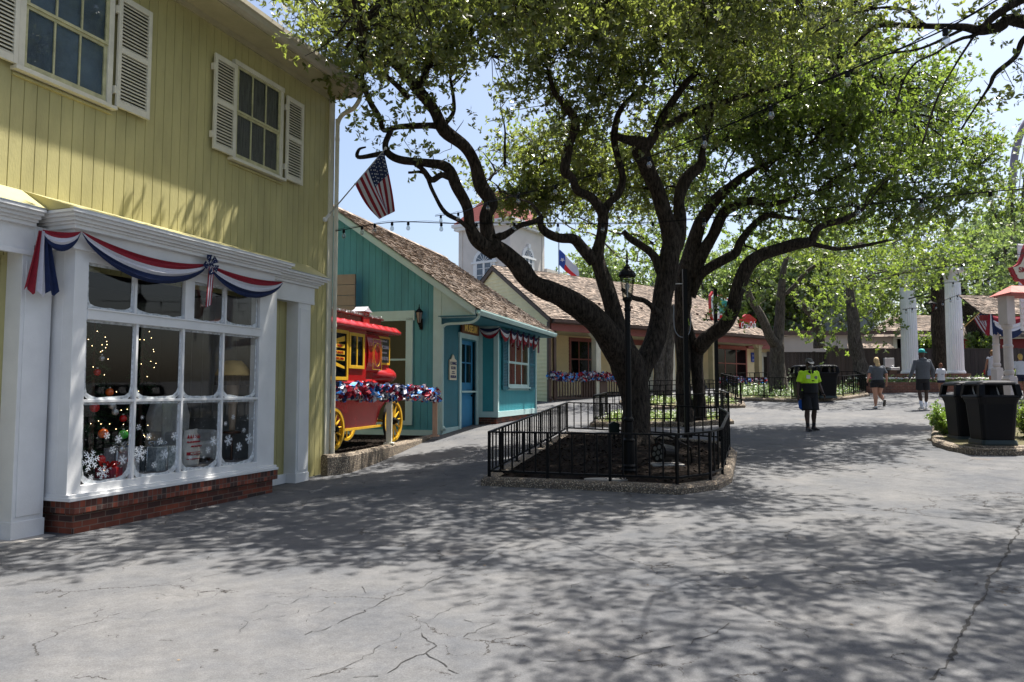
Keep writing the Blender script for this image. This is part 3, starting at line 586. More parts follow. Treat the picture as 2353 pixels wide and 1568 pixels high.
for i in range(8): x0 = -.13 + i * .0325; b.add([arcp(x0, .40), arcp(x0 + .0325, .40), arcp(x0 + .016, .46)], [(0, 1, 2)]); b.add([arcp(x0, .36), arcp(x0 + .0325, .36), arcp(x0 + .016, .33)], [(0, 1, 2)])
b.build("printed_pattern", pr, sk, recalc=False)
text("ABSOLUTELY", .035, "lettering", pr, sk, (0, -.118, .285)); text("POPCORN", .045, "lettering", MATS["sack_white"], sk, (0, -.122, .183))
fl = thing("floor_lamp", "floor lamp with a fringed amber cone shade in the rightmost pane", "floor lamp", gw(-2.74, -.08, .455), az=20)
b = MB(); b.lathe([(.15, 0), (.15, .02), (.03, .04), (.018, .08), (.018, .50), (.14, .52), (.14, .55), (.05, .56)], n=20); b.build("stand", mat("dark_walnut", (.08, .035, .02), .35), fl, smooth=False)
b = MB(); b.lathe([(.05, .56), (.045, .62), (.065, .80), (.062, .95), (.075, 1.0), (.07, 1.06), (.095, 1.2), (.11, 1.42), (.1, 1.5)], n=20); b.build("lamp_column", mat("tan_column", (.36, .27, .19), .35, .1, 3, .02), fl, smooth=True)
b = MB(); b.lathe([(.27, 1.42), (.275, 1.44), (.22, 1.55), (.12, 1.66), (.115, 1.66), (.2, 1.54), (.26, 1.43)], n=28); s = b.build("lamp_shade", mat("amber_shade", (.55, .36, .13), .7, .1, 3, .1), fl, smooth=True)
b = MB()
for k in range(90): a = k / 90 * 6.283; b.tube([(.268 * math.cos(a), .268 * math.sin(a), 1.43), (.272 * math.cos(a), .272 * math.sin(a), 1.27)], .006, 4)
b.build("fringe", mat("black_fringe", (.01, .01, .01)), s)
ac = thing("armchair", "pale upholstered wingback armchair deep inside the display window", "armchair", gw(-3.25, .42, .455), az=20)
pu = mat("pale_upholstery", (.5, .48, .45), .9, .15, 12, .3); b = MB(); b.box(-.34, .34, -.3, .3, .15, .42); b.build("seat", pu, ac, bev=.05)
b = MB(); b.prism([(-.36, .3), (-.38, .8), (-.30, 1.02), (0, 1.08), (.30, 1.02), (.38, .8), (.36, .3)], 'y', .2, .36); b.build("backrest", pu, ac, bev=.04)
for s_ in (-1, 1): b = MB(); b.box(min(s_ * .30, s_ * .42), max(s_ * .30, s_ * .42), -.32, .32, .12, .58); b.build("armrest", pu, ac, bev=.04)
for x in (-.3, .3):
    for y in (-.25, .28): b = MB(); b.lathe([(.02, 0), (.03, .14)], (x, y, 0), 8); b.build("leg", MATS["dark_walnut"], ac)
b = MB(); b.box(-.22, -.04, -.36, .02, .44, .452)
b = MB(); b.rings([[( .10 * math.cos(t) - .36, -.05 + .03 * math.sin(t), z) for t in np.linspace(0, 2 * math.pi, 13)[:-1]] for z in (.35, .6, .9, 1.02)]); o = b.build("knitted_throw", mat("striped_throw", (.35, .34, .3), .9, .2, 3, .3), ac)

# bunting over the display window
FM = [FRED, FWHITE, FBLUE]
bt = thing("patriotic_bunting", "red, white and blue cloth bunting swagged under the white cornice of the shop window", "bunting", gw(-4.2, -.62, 3.4), az=20)
def L0(x, y, z): return (x + 4.2, y + .62, z - 3.4)
b = MB(); swag(b, L0(-6.0, -.66, 3.475), L0(-4.02, -.66, 3.42), .11, .42, pleat=.018, seed=1); b.build("cloth_swag", FM, bt, smooth=True, recalc=False)
b = MB(); swag(b, L0(-3.98, -.66, 3.42), L0(-2.35, -.66, 3.40), .06, .36, pleat=.016, seed=2); b.build("cloth_swag", FM, bt, smooth=True, recalc=False)
b = MB(); swag(b, L0(-6.27, -.40, 3.46), L0(-6.0, -.66, 3.475), .02, .24, out=(-.7, -.7, 0), n=12, pleat=.012, seed=3); b.build("cloth_swag", FM, bt, smooth=True, recalc=False)
b = MB(); tail(b, L0(-6.28, -.40, 3.44), .26, .72, (0, 1, 2), seed=1); b.build("hanging_tail", FM, bt, smooth=True, recalc=False)
b = MB()
for k in range(5):
    a = R(90 + k * 72 + 30); d = Vector((math.cos(a), 0, math.sin(a))); q = Vector((-d.z, 0, d.x)); c = Vector(L0(-4.0, -.70, 3.41))
    b.add([c, c + d * .12 + q * .06 + Vector((0, -.05, 0)), c + d * .15 + Vector((0, -.02, 0)), c + d * .12 - q * .06 + Vector((0, -.05, 0))], [(0, 1, 2, 3)])
b.ell(L0(-4.0, -.73, 3.41), (.03, .03, .03), 8, 6)
o = b.build("rosette", FBLUE, bt); b = MB(); r = random.Random(2)
for k in range(60):
    a = r.random() * 6.28; q = r.uniform(.02, .12); x, z = -4.0 + q * math.cos(a), 3.41 + q * math.sin(a); b.ell(L0(x, -.755, z), (.005, .004, .005), 5, 3)
b.build("white_spots", FWHITE, o, recalc=False)
b = MB()
for k in range(5):
    b.cur = k % 2; x0 = -4.05 + k * .021; b.hexa([L0(x0, -.70, 2.80 + .01 * k), L0(x0 + .021, -.70, 2.81 + .01 * k), L0(x0 + .021, -.694, 2.81 + .01 * k), L0(x0, -.694, 2.80 + .01 * k), L0(x0 + .025, -.715, 3.38), L0(x0 + .046, -.715, 3.38), L0(x0 + .046, -.71, 3.38), L0(x0 + .025, -.71, 3.38)])
b.build("ribbon_tail", FM, bt)

# ------------------------------------------------------------------ flags
def flag_mesh(A, B, D, Cc, nu=40, nv=26, ripple=.075, out=Vector((0, -1, 0)), stars=True, sag=.05, waves=1.6):
    # A top of hoist, B bottom of hoist, D fly end below A, Cc fly end below B
    g = []
    for i in range(nu + 1):
        u = i / nu; row = []
        for j in range(nv + 1):
            v = j / nv; p = A.lerp(B, v).lerp(D.lerp(Cc, v), u)
            p = p + out * (ripple * (.25 + u) * math.sin(v * math.pi * 2 * waves + u * 2.2)) + (B - A).normalized() * (sag * math.sin(u * math.pi) * (v - .3)); row.append(p)
        g.append(row)
    return g
def us_flag(name, label, bracket, tip, t0, t1, D, Cc, out, polem, polr=.014, group=None):
    t = thing(name, label, "flag", bracket); bk = Vector(bracket); tp = Vector(tip) - bk; O = Vector((0, 0, 0))
    b = MB(); b.tube([O, tp], [polr, polr * .85], 8); b.build("flag_pole", polem, t, smooth=True); b = MB(); b.ell(tp, (.03, .03, .03), 10, 6); b.ell(tp * t1, (.02, .02, .02), 8, 6); b.build("finial", polem, t, smooth=True)
    b = MB(); d = tp.normalized(); b.tube([O - d * .02, d * .14], .028, 8); b.ell(O, (.05, .05, .05), 8, 6); b.build("wall_bracket", WHITE, t)
    g = flag_mesh(tp * t0, tp * t1, Vector(D) - bk, Vector(Cc) - bk, 40, 26, out=out); b = MB()
    for i in range(40):
        for j in range(26):
            canton = i < 16 and j < 14; b.cur = 2 if canton else (0 if (j // 2) % 2 == 0 else 1)
            b.add([g[i][j], g[i + 1][j], g[i + 1][j + 1], g[i][j + 1]], [(0, 1, 2, 3)])
    b.cur = 1
    for a in range(11):
        for c in range(9):
            if (a + c) % 2 == 0:
                i = int(1 + a * 1.4); j = int(1 + c * 1.42); p = g[i][j]; n = (g[i + 1][j] - g[i][j]).cross(g[i][j + 1] - g[i][j]).normalized(); e = (g[i + 1][j] - g[i][j]).normalized(); f = n.cross(e); s = (tp * (t0 - t1)).length * .022
                for sg in (.004, -.004):
                    pts = [p + n * sg + (e * math.cos(k * math.pi / 5) + f * math.sin(k * math.pi / 5)) * s * (1 if k % 2 == 0 else .42) for k in range(10)]; b.add(pts, [tuple(range(10))])
    b.build("flag_cloth", FM, t, smooth=True, recalc=False); return t
out = Vector((.5, -.8, 0)).normalized()
bk = gw(-.25, -.03, 4.93); tip = at(886, 341, 13.75)
us_flag("american_flag", "American flag drooping from a grey angled pole on the corner of the green building", bk, tip, .97, .50, at(904, 488, 13.5), at(873, 503, 13.75), out, mat("grey_pole", (.45, .45, .45), .4, .1, 3, 0))

# ------------------------------------------------------------------ wagon bed, kerb, railing with ribbon garland
def kerb(name, pts, h, w, closed=False, base=-.1, top=None, m=PEBBLE, label=None, round_=True, zoff=0.):
    P = [Vector((p[0], p[1], 0)) for p in pts]; n = len(P); mb = MB()
    if closed: dense = []; 
    D = []
    seg = range(n if closed else n - 1)
    for i in seg:
        a, b_ = P[i], P[(i + 1) % n]; k = max(1, int((b_ - a).length / .35))
        for j in range(k): D.append(a.lerp(b_, j / k))
    if not closed: D.append(P[-1])
    N = len(D); rings = []
    for i, p in enumerate(D):
        a = D[(i - 1) % N] if (closed or i > 0) else D[i]; c = D[(i + 1) % N] if (closed or i < N - 1) else D[i]
        t = (c - a).normalized(); q = Vector((t.y, -t.x, 0)); zt = (top if top is not None else G(p.x, p.y) + h) + zoff; zb = G(p.x, p.y) + base
        sec = [(-w / 2, zb), (-w / 2, zt - .05), (-w / 2 + .035, zt - .012), (-w / 2 + .08, zt), (w / 2 - .08, zt), (w / 2 - .035, zt - .012), (w / 2, zt - .05), (w / 2, zb)]
        rings.append([p + q * s + Vector((0, 0, z)) for s, z in sec])
    if closed: rings.append(rings[0])
    mb.rings(rings) if not closed else None
    if closed:
        for a, c in zip(rings[:-1], rings[1:]):
            for j in range(8): mb.add([a[j], a[(j + 1) % 8], c[(j + 1) % 8], c[j]], [(0, 1, 2, 3)])
    o = mb.build(name, m, None, smooth=False); return o
o = kerb("kerb_wall", [(-3.50, 13.9), (-3.18, 14.2), (-2.9, 15.6), (-2.62, 17.4), (-2.32, 19.2), (-2.12, 20.4)], 0, .26, top=.45); tag(o, "low exposed aggregate kerb wall in front of the red popcorn wagon", "kerb")
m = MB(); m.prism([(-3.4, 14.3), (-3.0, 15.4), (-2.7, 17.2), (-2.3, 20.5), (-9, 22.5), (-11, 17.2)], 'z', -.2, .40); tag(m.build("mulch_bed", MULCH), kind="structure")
mr_ = MB(); r = random.Random(8)
for i in range(2200):
    u, v = r.random(), r.random(); p = Vector((-3.25 + v * .9 - u * 2.2 + (-.05), 14.7 + v * 5.4 + u * .5, .402)); a = r.random() * 6.3; s = r.uniform(.02, .05); d = Vector((math.cos(a), math.sin(a), r.uniform(-.1, .4))) * s; q = Vector((-d.y, d.x, .01)) * .35
    mr_.add([p - q, p + q, p + d + q, p + d - q], [(0, 1, 2, 3)])
tag(mr_.build("bark_chips", mat("bark_chip", (.014, .010, .008), .98, .4, 4, 0, island=.7, spec=.05), recalc=False), kind="stuff")
RIB = [FRED, FWHITE, FBLUE, SKYB, mat("crimson_ribbon", (.5, .02, .05), .5, .2, 20, 0)]
def garland(label, pts, rad=.15, dens=150, seed=0, size=.085, weights=(3, 4, 3, 2, 1.5)):
    base = Vector(pts[0]); r = random.Random(seed); P = [Vector(p) for p in pts]; t = thing("ribbon_garland", label, "garland", base, group="ribbon garlands on the railings")
    b = MB(); b.tube([p - base for p in P], .012, 6); b.build("garland_cord", FBLUE, t); b = MB(); w = [sum(weights[:i + 1]) / sum(weights) for i in range(5)]
    for a, c in zip(P[:-1], P[1:]):
        L_ = (c - a).length; n = int(L_ * dens); ph = r.random() * 6
        for i in range(n):
            s = r.random(); p = a.lerp(c, s) - base; d = Vector((r.gauss(0, .35), r.gauss(0, 1), r.gauss(0, 1)))
            ax = (c - a).normalized(); d = d - ax * d.dot(ax) + ax * r.gauss(0, .4); d.normalize(); rr_ = rad * r.uniform(.55, 1.15) * (1 + .12 * math.sin(s * L_ * 7 + ph)); q = (d.cross(Vector((r.gauss(0, 1), r.gauss(0, 1), r.gauss(0, 1))))).normalized() * size * r.uniform(.3, .6)
            x = r.random(); b.cur = next(k for k in range(5) if x <= w[k]); 
            if r.random() < .5: b.cur = b.cur
            c0 = p + d * rr_ * .15; tw = ax * r.gauss(0, .03); f = d.cross(q).normalized() * r.gauss(0, .03)
            b.add([c0 - q * .3, c0 + q * .3, p + d * rr_ * .7 + q + f, p + d * rr_ * .7 - q + f, p + d * rr_ + q * .9 + tw - f, p + d * rr_ - q * .6 + tw], [(0, 1, 2, 3), (3, 2, 4, 5)])
    b.build("ribbon_tufts", RIB, t, recalc=False); return t
rl = thing("wooden_railing", "pale painted timber railing on posts in front of the popcorn wagon", "railing", (-2.72, 16.5, .45))
b = MB(); rp = [(-3.5, 14.6, 1.50), (-2.74, 16.6, 1.48), (-2.0, 19.3, 1.43)]; rp = [Vector(p) - Vector((-2.72, 16.5, .45)) for p in rp]
b.beam(rp[0], rp[1], .05, .10); b.beam(rp[1], rp[2], .05, .10); b.build("top_rail", CREAM, rl)
for p, m_ in ((rp[1], CREAM), (rp[2], mat("bare_post_wood", (.42, .28, .20), .8, .15, 4, .2, stretch=(8, 8, 1)))):
    b = MB(); b.box(p.x - .06, p.x + .06, p.y - .06, p.y + .06, 0, p.z + .04); b.box(p.x - .11, p.x + .11, p.y - .11, p.y + .11, 0, .035); b.build("post", m_, rl, bev=.004)
garland("red, white and blue ribbon garland along the railing by the popcorn wagon", [(-3.5, 14.6, 1.60), (-3.1, 15.6, 1.63), (-2.76, 16.6, 1.58), (-2.4, 17.9, 1.60), (-1.98, 19.35, 1.52)], .19, 330, 3, .10)

# ------------------------------------------------------------------ popcorn wagon
WO = (-3.66, 15.2, .40)
wg = thing("popcorn_wagon", "shiny red antique popcorn wagon with yellow spoked wheels and yellow framed windows", "wagon", WO, az=16)
def wheel(x, y, rad, n, w=.06, name="wheel"):
    b = MB(); seg = 40
    def ring(r0, r1, y0, y1):
        p = [[(x + rr * math.cos(a), yy, rad + rr * math.sin(a)) for rr, yy in ((r0, y0), (r1, y0), (r1, y1), (r0, y1))] for a in np.linspace(0, 2 * math.pi, seg + 1)[:-1]]
        for i in range(seg):
            q, s = p[i], p[(i + 1) % seg]
            for k in range(4): b.add([q[k], q[(k + 1) % 4], s[(k + 1) % 4], s[k]], [(0, 1, 2, 3)])
    ring(rad - .075, rad - .012, y - w / 2, y + w / 2)
    o = b.build(name, GOLD, wg); 
    b2 = MB(); b = b2; 
    def ring2(r0, r1, y0, y1):
        p = [[(x + rr * math.cos(a), yy, rad + rr * math.sin(a)) for rr, yy in ((r0, y0), (r1, y0), (r1, y1), (r0, y1))] for a in np.linspace(0, 2 * math.pi, seg + 1)[:-1]]
        for i in range(seg):
            q, s = p[i], p[(i + 1) % seg]
            for k in range(4): b2.add([q[k], q[(k + 1) % 4], s[(k + 1) % 4], s[k]], [(0, 1, 2, 3)])
    ring2(rad - .014, rad, y - w / 2 - .002, y + w / 2 + .002); b2.build("tyre", mat("dark_rubber", (.02, .02, .02)), o)
    for k in range(n):
        a = 2 * math.pi * k / n + .1; s = MB(); c, d = math.cos(a), math.sin(a)
        s.tube([(x + .06 * c, y, rad + .06 * d), (x + (rad * .4) * c, y, rad + rad * .4 * d), (x + (rad - .07) * c, y, rad + (rad - .07) * d)], [.022, .026, .016], 6); s.build("spoke", GOLD, o)
    s = MB(); hb = []
    for yy, rr in ((y - .13, .035), (y - .12, .055), (y - .05, .065), (y - .045, .09), (y + .045, .09), (y + .06, .06), (y + .1, .06)): hb.append([(x + rr * math.cos(a), yy, rad + rr * math.sin(a)) for a in np.linspace(0, 2 * math.pi, 17)[:-1]])
    s.rings(hb); s.build("hub", IRON, o)
wheel(0, 0, .45, 12); wheel(2.85, 0, .51, 12); wheel(0, 1.25, .45, 12); wheel(2.85, 1.25, .51, 12)
b = MB(); b.tube([(0, .0, .45), (0, 1.25, .45)], .03); b.tube([(2.85, 0, .51), (2.85, 1.25, .51)], .03); b.beam((-.3, .62, .5), (3.2, .62, .5), .1, .08); b.beam((.1, .06, .40), (2.4, .06, .42), .04, .05); b.build("axle_frame", GOLD, wg)
b = MB(); b.prism([(.35, .55), (.5, .42), (2.1, .42), (2.35, .8), (2.9, 1.12), (3.15, 1.15), (3.15, 1.35), (-.55, 1.35), (-.55, 1.05), (.1, 1.0)], 'y', .08, 1.17); b.build("lower_body", mat("deep_red_paint", (.10, .003, .004), .25, .2, 3, .03, spec=.6), wg, bev=.02)
b = MB(); b.box(-.55, 1.55, .06, 1.19, 1.35, 2.62); b.build("cabin", RED, wg, bev=.015)
b = MB(); b.box(1.55, 3.05, .22, 1.03, 1.35, 2.6); b.build("rear_cabin", RED, wg, bev=.015)
b = MB(); n = 16; rg = [[(1.62 + (.68 if x_ else 0), .26 - .22 * math.sin(a) ** .6 if 0 < a < math.pi else .26, 1.65 + .92 * (1 - math.cos(a)) / 2) for a in np.linspace(0.0001, math.pi - .0001, n)] for x_ in (0, 1)]; b.rings(rg); b.build("curved_cylinder", RED, wg, smooth=False)
b = MB(); rg = []
for x_ in np.linspace(2.15, 3.22, 6): f = math.sin(math.pi * (x_ - 2.1) / 1.2 * .5 + .6); rg.append([(x_, .62 + (.60 * f) * math.cos(a), 1.60 + .25 * math.sin(a)) for a in np.linspace(0, 2 * math.pi, 25)[:-1]])
b.rings(rg); b.build("rounded_hopper", RED, wg, smooth=True)
b = MB(); b.rings([[(x_, .62 + .60 * math.cos(a), 1.40 + .16 * math.sin(a)) for a in np.linspace(0, 2 * math.pi, 25)[:-1]] for x_ in (.1, .12, 1.98, 2.05)]); b.build("rounded_skirt", RED, wg, smooth=True)
def wframe(x0, x1, z0, z1, y, fw=.07, name="side_window", inner=None, gl=DGLASS):
    b = MB()
    for a, c, d, e in ((x0, x0 + fw, z0, z1), (x1 - fw, x1, z0, z1), (x0 + fw, x1 - fw, z0, z0 + fw), (x0 + fw, x1 - fw, z1 - fw, z1)): b.box(a, c, y - .03, y, d, e)
    if inner: [b.box(x - .025, x + .025, y - .025, y, z0 + fw, z1 - fw) for x in inner]
    o = b.build(name, GOLD, wg, bev=.004); g = MB(); g.box(x0 + fw, x1 - fw, y - .012, y - .008, z0 + fw, z1 - fw); g.build("glass_pane", gl, o)
    g = MB(); g.box(x0 + fw, x1 - fw, y - .006, y - .003, z0 + fw, z1 - fw); g.build("cabinet_inside", mat("pale_cabinet", (.16, .17, .16), .5, .4, 4, 0), o); return o
w1 = wframe(-.42, .66, 1.46, 2.52, .055); w2 = wframe(.70, 1.40, 1.72, 2.50, .055, inner=(1.06,)); w3 = wframe(2.34, 3.04, 1.86, 2.54, .215, fw=.05)
b = MB()
for z, s in ((2.27, .05), (2.14, .0), (2.0, .0), (1.87, 0), (1.72, -.05)): b.hexa([(.05, .030, z - s), (.50, .030, z + s * .4), (.50, .033, z + s * .4), (.05, .033, z - s), (.05, .030, z + .08 - s), (.50, .030, z + .08 + s), (.50, .033, z + .08 + s), (.05, .033, z + .08 - s)])
b.build("yellow_banner", GOLD, w1)
for z, s in ((2.18, "FRESH"), (2.04, "PEANUTS"), (1.91, "POPCORN")): text(s, .075, "lettering", RED, w1, (.28, .027, z))
b = MB(); b.box(2.39, 2.99, .19, .20, 1.91, 2.49); b.build("signboard", mat("black_signboard", (.015, .015, .015), .4), w3)
for z, s, k in ((2.43, "Hot Buttered", .065), (2.28, "POPCORN", .115), (2.15, "FRESH ROASTED", .05), (2.01, "PEANUTS", .115)): text(s, k, "lettering", FWHITE, w3, (2.69, .186, z), bold=.002)
b = MB(); [b.box(*q) for q in ((1.78, 2.24, .012, .016, 1.72, 1.73), (1.78, 2.24, .012, .016, 2.42, 2.43), (1.78, 1.79, .012, .016, 1.73, 2.42), (2.23, 2.24, .012, .016, 1.73, 2.42))]
for k in range(24): a, c = k * math.pi / 12, (k + 1) * math.pi / 12; b.beam((2.01 + .17 * math.cos(a), .014, 2.07 + .27 * math.sin(a)), (2.01 + .17 * math.cos(c), .014, 2.07 + .27 * math.sin(c)), .006, .014, up=(0, 1, 0))
b.build("gilt_scrollwork", GOLD, wg)
b = MB(); rg = []
for x_ in np.linspace(-.7, 3.15, 60): q = .03 * abs(math.sin(x_ * 9)); rg.append([(x_, -.05 - q, 2.60), (x_, -.06 - q, 2.66), (x_, .06, 2.76 + q * .5), (x_, .62, 2.80 + q * .5), (x_, 1.2, 2.76 + q * .5), (x_, 1.3 + q, 2.66), (x_, 1.3 + q, 2.60)])
b.rings(rg); b.build("canopy_roof", RED, wg, smooth=True)
b = MB(); b.box(-.6, 2.6, .22, 1.05, 2.72, 2.92); b.box(-.65, 2.65, .17, 1.1, 2.92, 2.95); b.build("clerestory", MATS["deep_red_paint"], wg)
b = MB(); b.box(1.62, 1.92, .18, .42, 2.6, 3.05); b.build("chimney_post", RED, wg, bev=.01); b = MB(); b.prism([(1.56, 3.05), (1.98, 3.05), (1.84, 3.11), (1.77, 3.17), (1.70, 3.11)], 'y', .14, .46); b.build("post_cap", FWHITE, wg)
b = MB()
for i in range(300): x = random.uniform(-.6, 2.6); y = random.choice((.18, .2)); z = 2.95; b.tube([(x, y, z), (x + random.gauss(0, .02), y + random.gauss(0, .02), z + .05)], .004, 3)
b.build("silver_trim", ALUM, wg)
# ------------------------------------------------------------------ shingled roofs and clapboards
def shingles(name, parent, e0, e1, r0, r1, expo=.14, wmin=.09, wmax=.2, seed=0, m=SHING, th=.024, courses_jit=.007):
    # e0->e1 eave line, r0->r1 ridge line (quad roof slope); each shingle its own small slab
    e0, e1, r0, r1 = map(Vector, (e0, e1, r0, r1)); L_ = ((r0 - e0).length + (r1 - e1).length) / 2; n = int(L_ / expo); r = random.Random(seed); b = MB()
    nm = (e1 - e0).cross(r0 - e0).normalized()
    if nm.z < 0: nm = -nm
    up = (r0 - e0).normalized(); b.cur = 1; b.add([e0 - nm * .02, e1 - nm * .02, r1 - nm * .02, r0 - nm * .02], [(0, 1, 2, 3)]); b.cur = 0
    for i in range(n + 1):
        t = i / n; t2 = min(1, (i + 1.0) / n); a = e0.lerp(r0, t); c = e1.lerp(r1, t); a2 = e0.lerp(r0, t2); c2 = e1.lerp(r1, t2); W = (c - a).length
        x = 0.0
        while x < W - .01:
            w = min(r.uniform(wmin, wmax), W - x); f0, f1 = (x + .005) / W, (x + w - .005) / W; j = r.gauss(0, courses_jit); lift = th + abs(r.gauss(0, .009))
            p0 = a.lerp(c, f0) - up * j; p1 = a.lerp(c, f1) - up * j; q0 = a2.lerp(c2, f0) + up * .04; q1 = a2.lerp(c2, f1) + up * .04
            b.add([p0, p1, p1 + nm * lift, p0 + nm * (lift + r.gauss(0, .002)), q1 + nm * .003, q0 + nm * .003], [(0, 1, 2, 3), (3, 2, 4, 5), (0, 3, 5), (1, 4, 2)]); x += w
    return b.build(name, [m, UNDER], parent, recalc=False)
def clap(name, parent, m, z0, z1, fx, y, axis='y', pitch=.15, d=.016, sgn=-1):
    # clapboards on a wall; fx(z) -> (a0, a1); axis 'y': runs along x at depth y; 'x': runs along y at x
    b = MB(); z = z0
    while z < z1 - 1e-4:
        e = min(z + pitch, z1); a, c = fx(z); a2, c2 = fx(e)
        if c2 - a2 < 0: a2 = c2 = (a2 + c2) / 2
        P = [(a, sgn * d, z), (c, sgn * d, z), (c2, 0, e), (a2, 0, e), (a, .03 * -sgn, z), (c, .03 * -sgn, z), (c2, .03 * -sgn, e), (a2, .03 * -sgn, e)]
        P = [(p[0], y + p[1], p[2]) for p in P] if axis == 'y' else [(y + p[1], p[0], p[2]) for p in P]
        b.add(P, [(0, 1, 2, 3), (0, 4, 5, 1), (4, 7, 6, 5), (0, 3, 7, 4), (1, 5, 6, 2)]); z = e
    return b.build(name, m, parent)
# ------------------------------------------------------------------ teal museum cottage
MO = (-1.95, 20.43, .38)
mu = thing("museum_cottage", "teal boarded cottage with pale trim, steep wood shingle roof and bay window", "building", MO, az=16.7)
MM = Matrix.Translation(MO) @ Matrix.Rotation(R(90 - 16.7), 4, 'Z')
def mw(x, y, z): return MM @ Vector((x, y, z))
RS = .69
def gable_boards(b, x, y0, y1, ztop, z0, pitch=.205, th=.02, gap=.008):
    y = y0
    while y < y1: e = min(y + pitch, y1); za, zb = ztop(y), ztop(e); b.add([(x, y, z0), (x, e - gap, z0), (x, e - gap, zb), (x, y, za), (x + th, y, z0), (x + th, e - gap, z0), (x + th, e - gap, zb), (x + th, y, za)], [(0, 1, 2, 3), (4, 7, 6, 5), (1, 5, 6, 2), (0, 3, 7, 4)]); y = e
b = MB(); gable_boards(b, 0, .0, 7.0, lambda y: (4.2 + min(y, 6.9 - y) * RS if y < 3.45 else 4.2 + (6.9 - y) * RS), .0); b.build("gable_wall", TEAL, mu)
b = MB(); b.box(.02, .1, 0, 7, 0, 4.2); b.prism([(0, 4.2), (6.9, 4.2), (3.45, 6.55)], 'x', .02, .1); b.box(8.5, 8.6, 0, 7, 0, 4.2); b.box(.1, 8.6, 6.9, 7, 0, 4.2); b.build("inner_wall", DTEAL, mu)
b = MB(); b.box(-.03, -.002, .0, .24, 0, 4.05); b.box(-.03, -.002, .24, 7, 0, .17); b.box(-.035, -.03, .24, 7, .15, .17); b.build("corner_board", PALE, mu, bev=.003)
# boxed eave return on the gable
b = MB(); b.prism([(.24, 3.27), (-.98, 3.27), (-1.05, 3.32), (-1.05, 3.45), (.24, 4.34)], 'x', -.02, .1); b.build("eave_return", PALE, mu)
b = MB(); b.hexa([(-.32, -1.10, 3.28), (-.27, -1.10, 3.28), (-.27, 3.45, 6.43), (-.32, 3.45, 6.43), (-.32, -1.10, 3.50), (-.27, -1.10, 3.50), (-.27, 3.45, 6.65), (-.32, 3.45, 6.65)])
b.hexa([(-.27, -1.06, 3.40), (.1, -1.06, 3.40), (.1, 3.45, 6.52), (-.27, 3.45, 6.52), (-.27, -1.06, 3.42), (.1, -1.06, 3.42), (.1, 3.45, 6.54), (-.27, 3.45, 6.54)]); b.build("barge_board", PALE, mu)
o = shingles("roof", mu, (-.36, -1.18, 3.45), (8.75, -1.18, 3.45), (-.36, 3.45, 6.66), (8.75, 3.45, 6.66), seed=1)
b = MB(); b.add([(-.36, 3.45, 6.66), (8.75, 3.45, 6.66), (8.75, 8.1, 3.45), (-.36, 8.1, 3.45)], [(0, 1, 2, 3)]); b.build("back_roof_slope", SHING, o)
b = MB()
for i in range(46): x = -.36 + i * .2; b.hexa([(x, 3.30, 6.60), (x + .21, 3.30, 6.60), (x + .21, 3.60, 6.60), (x, 3.60, 6.60), (x, 3.42, 6.70), (x + .21, 3.42, 6.705), (x + .21, 3.48, 6.705), (x, 3.48, 6.70)])
b.build("ridge_cap", SHING, o)
b = MB(); b.prism([(-1.12, 3.44), (-1.12, 3.33), (-1.17, 3.30), (-1.22, 3.33), (-1.25, 3.40), (-1.25, 3.44), (-1.235, 3.44), (-1.23, 3.40), (-1.21, 3.35), (-1.17, 3.325), (-1.13, 3.35), (-1.13, 3.44)], 'x', -.30, 8.7); b.build("gutter", PALE, mu)
b = MB(); b.tube(smoothpath([(-.24, -1.18, 3.36), (-.22, -1.15, 3.22), (-.14, -.95, 3.12), (-.06, -.6, 3.10), (-.05, -.2, 3.09), (-.04, -.07, 3.02), (-.04, -.05, 2.85), (-.04, -.05, .35), (-.05, -.09, .26), (-.12, -.16, .2)], 5), .04, 8); b.build("downspout", PALE, mu, smooth=True)
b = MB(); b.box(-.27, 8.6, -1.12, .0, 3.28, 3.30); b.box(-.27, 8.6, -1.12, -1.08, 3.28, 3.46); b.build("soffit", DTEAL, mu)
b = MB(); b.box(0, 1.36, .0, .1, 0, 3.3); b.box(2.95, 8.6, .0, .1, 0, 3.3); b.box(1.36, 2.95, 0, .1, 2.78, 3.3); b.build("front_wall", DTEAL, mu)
b = MB(); b.box(0.0, 1.36, -.03, -.001, .02, .22); b.box(1.32, 1.48, -.045, -.002, .05, 2.88); b.box(2.82, 2.98, -.045, -.002, .1, 2.88); b.box(1.28, 3.02, -.06, -.002, 2.82, 2.97); b.box(2.985, 3.06, -.03, -.001, 0, 3.28); b.build("door_trim", PALE, mu, bev=.003)
d = MB(); d.box(1.48, 2.82, .10, .15, .08, 2.82); d.box(1.58, 2.72, .085, .10, .2, 1.1); d.box(1.66, 2.64, .075, .085, .3, 1.0)
dm = mat("blue_door_paint", (.03, .19, .36), .5, .1, 3, .05); dr = d.build("door", dm, mu, bev=.004)
d = MB(); d.box(1.46, 2.84, -.06, .1, 1.20, 1.25); d.build("door_shelf", PALE, dr); d = MB(); d.box(1.66, 2.1, .09, .099, 1.5, 2.65); d.box(2.18, 2.64, .09, .099, 1.5, 2.65); d.build("glass_pane", DGLASS, dr)
d = MB(); d.box(1.66, 2.64, .096, .0995, 1.5, 2.65); d.build("dark_glass_backing", DARK, dr); d = MB(); d.box(1.6, 2.7, .075, .095, 2.08, 2.12); d.box(2.1, 2.18, .075, .095, 1.5, 2.65); d.build("glazing_bar", dm, dr)
d = MB(); d.ell((2.66, .06, 1.1), (.035, .035, .035), 10, 6); d.build("handle", IRON, dr)
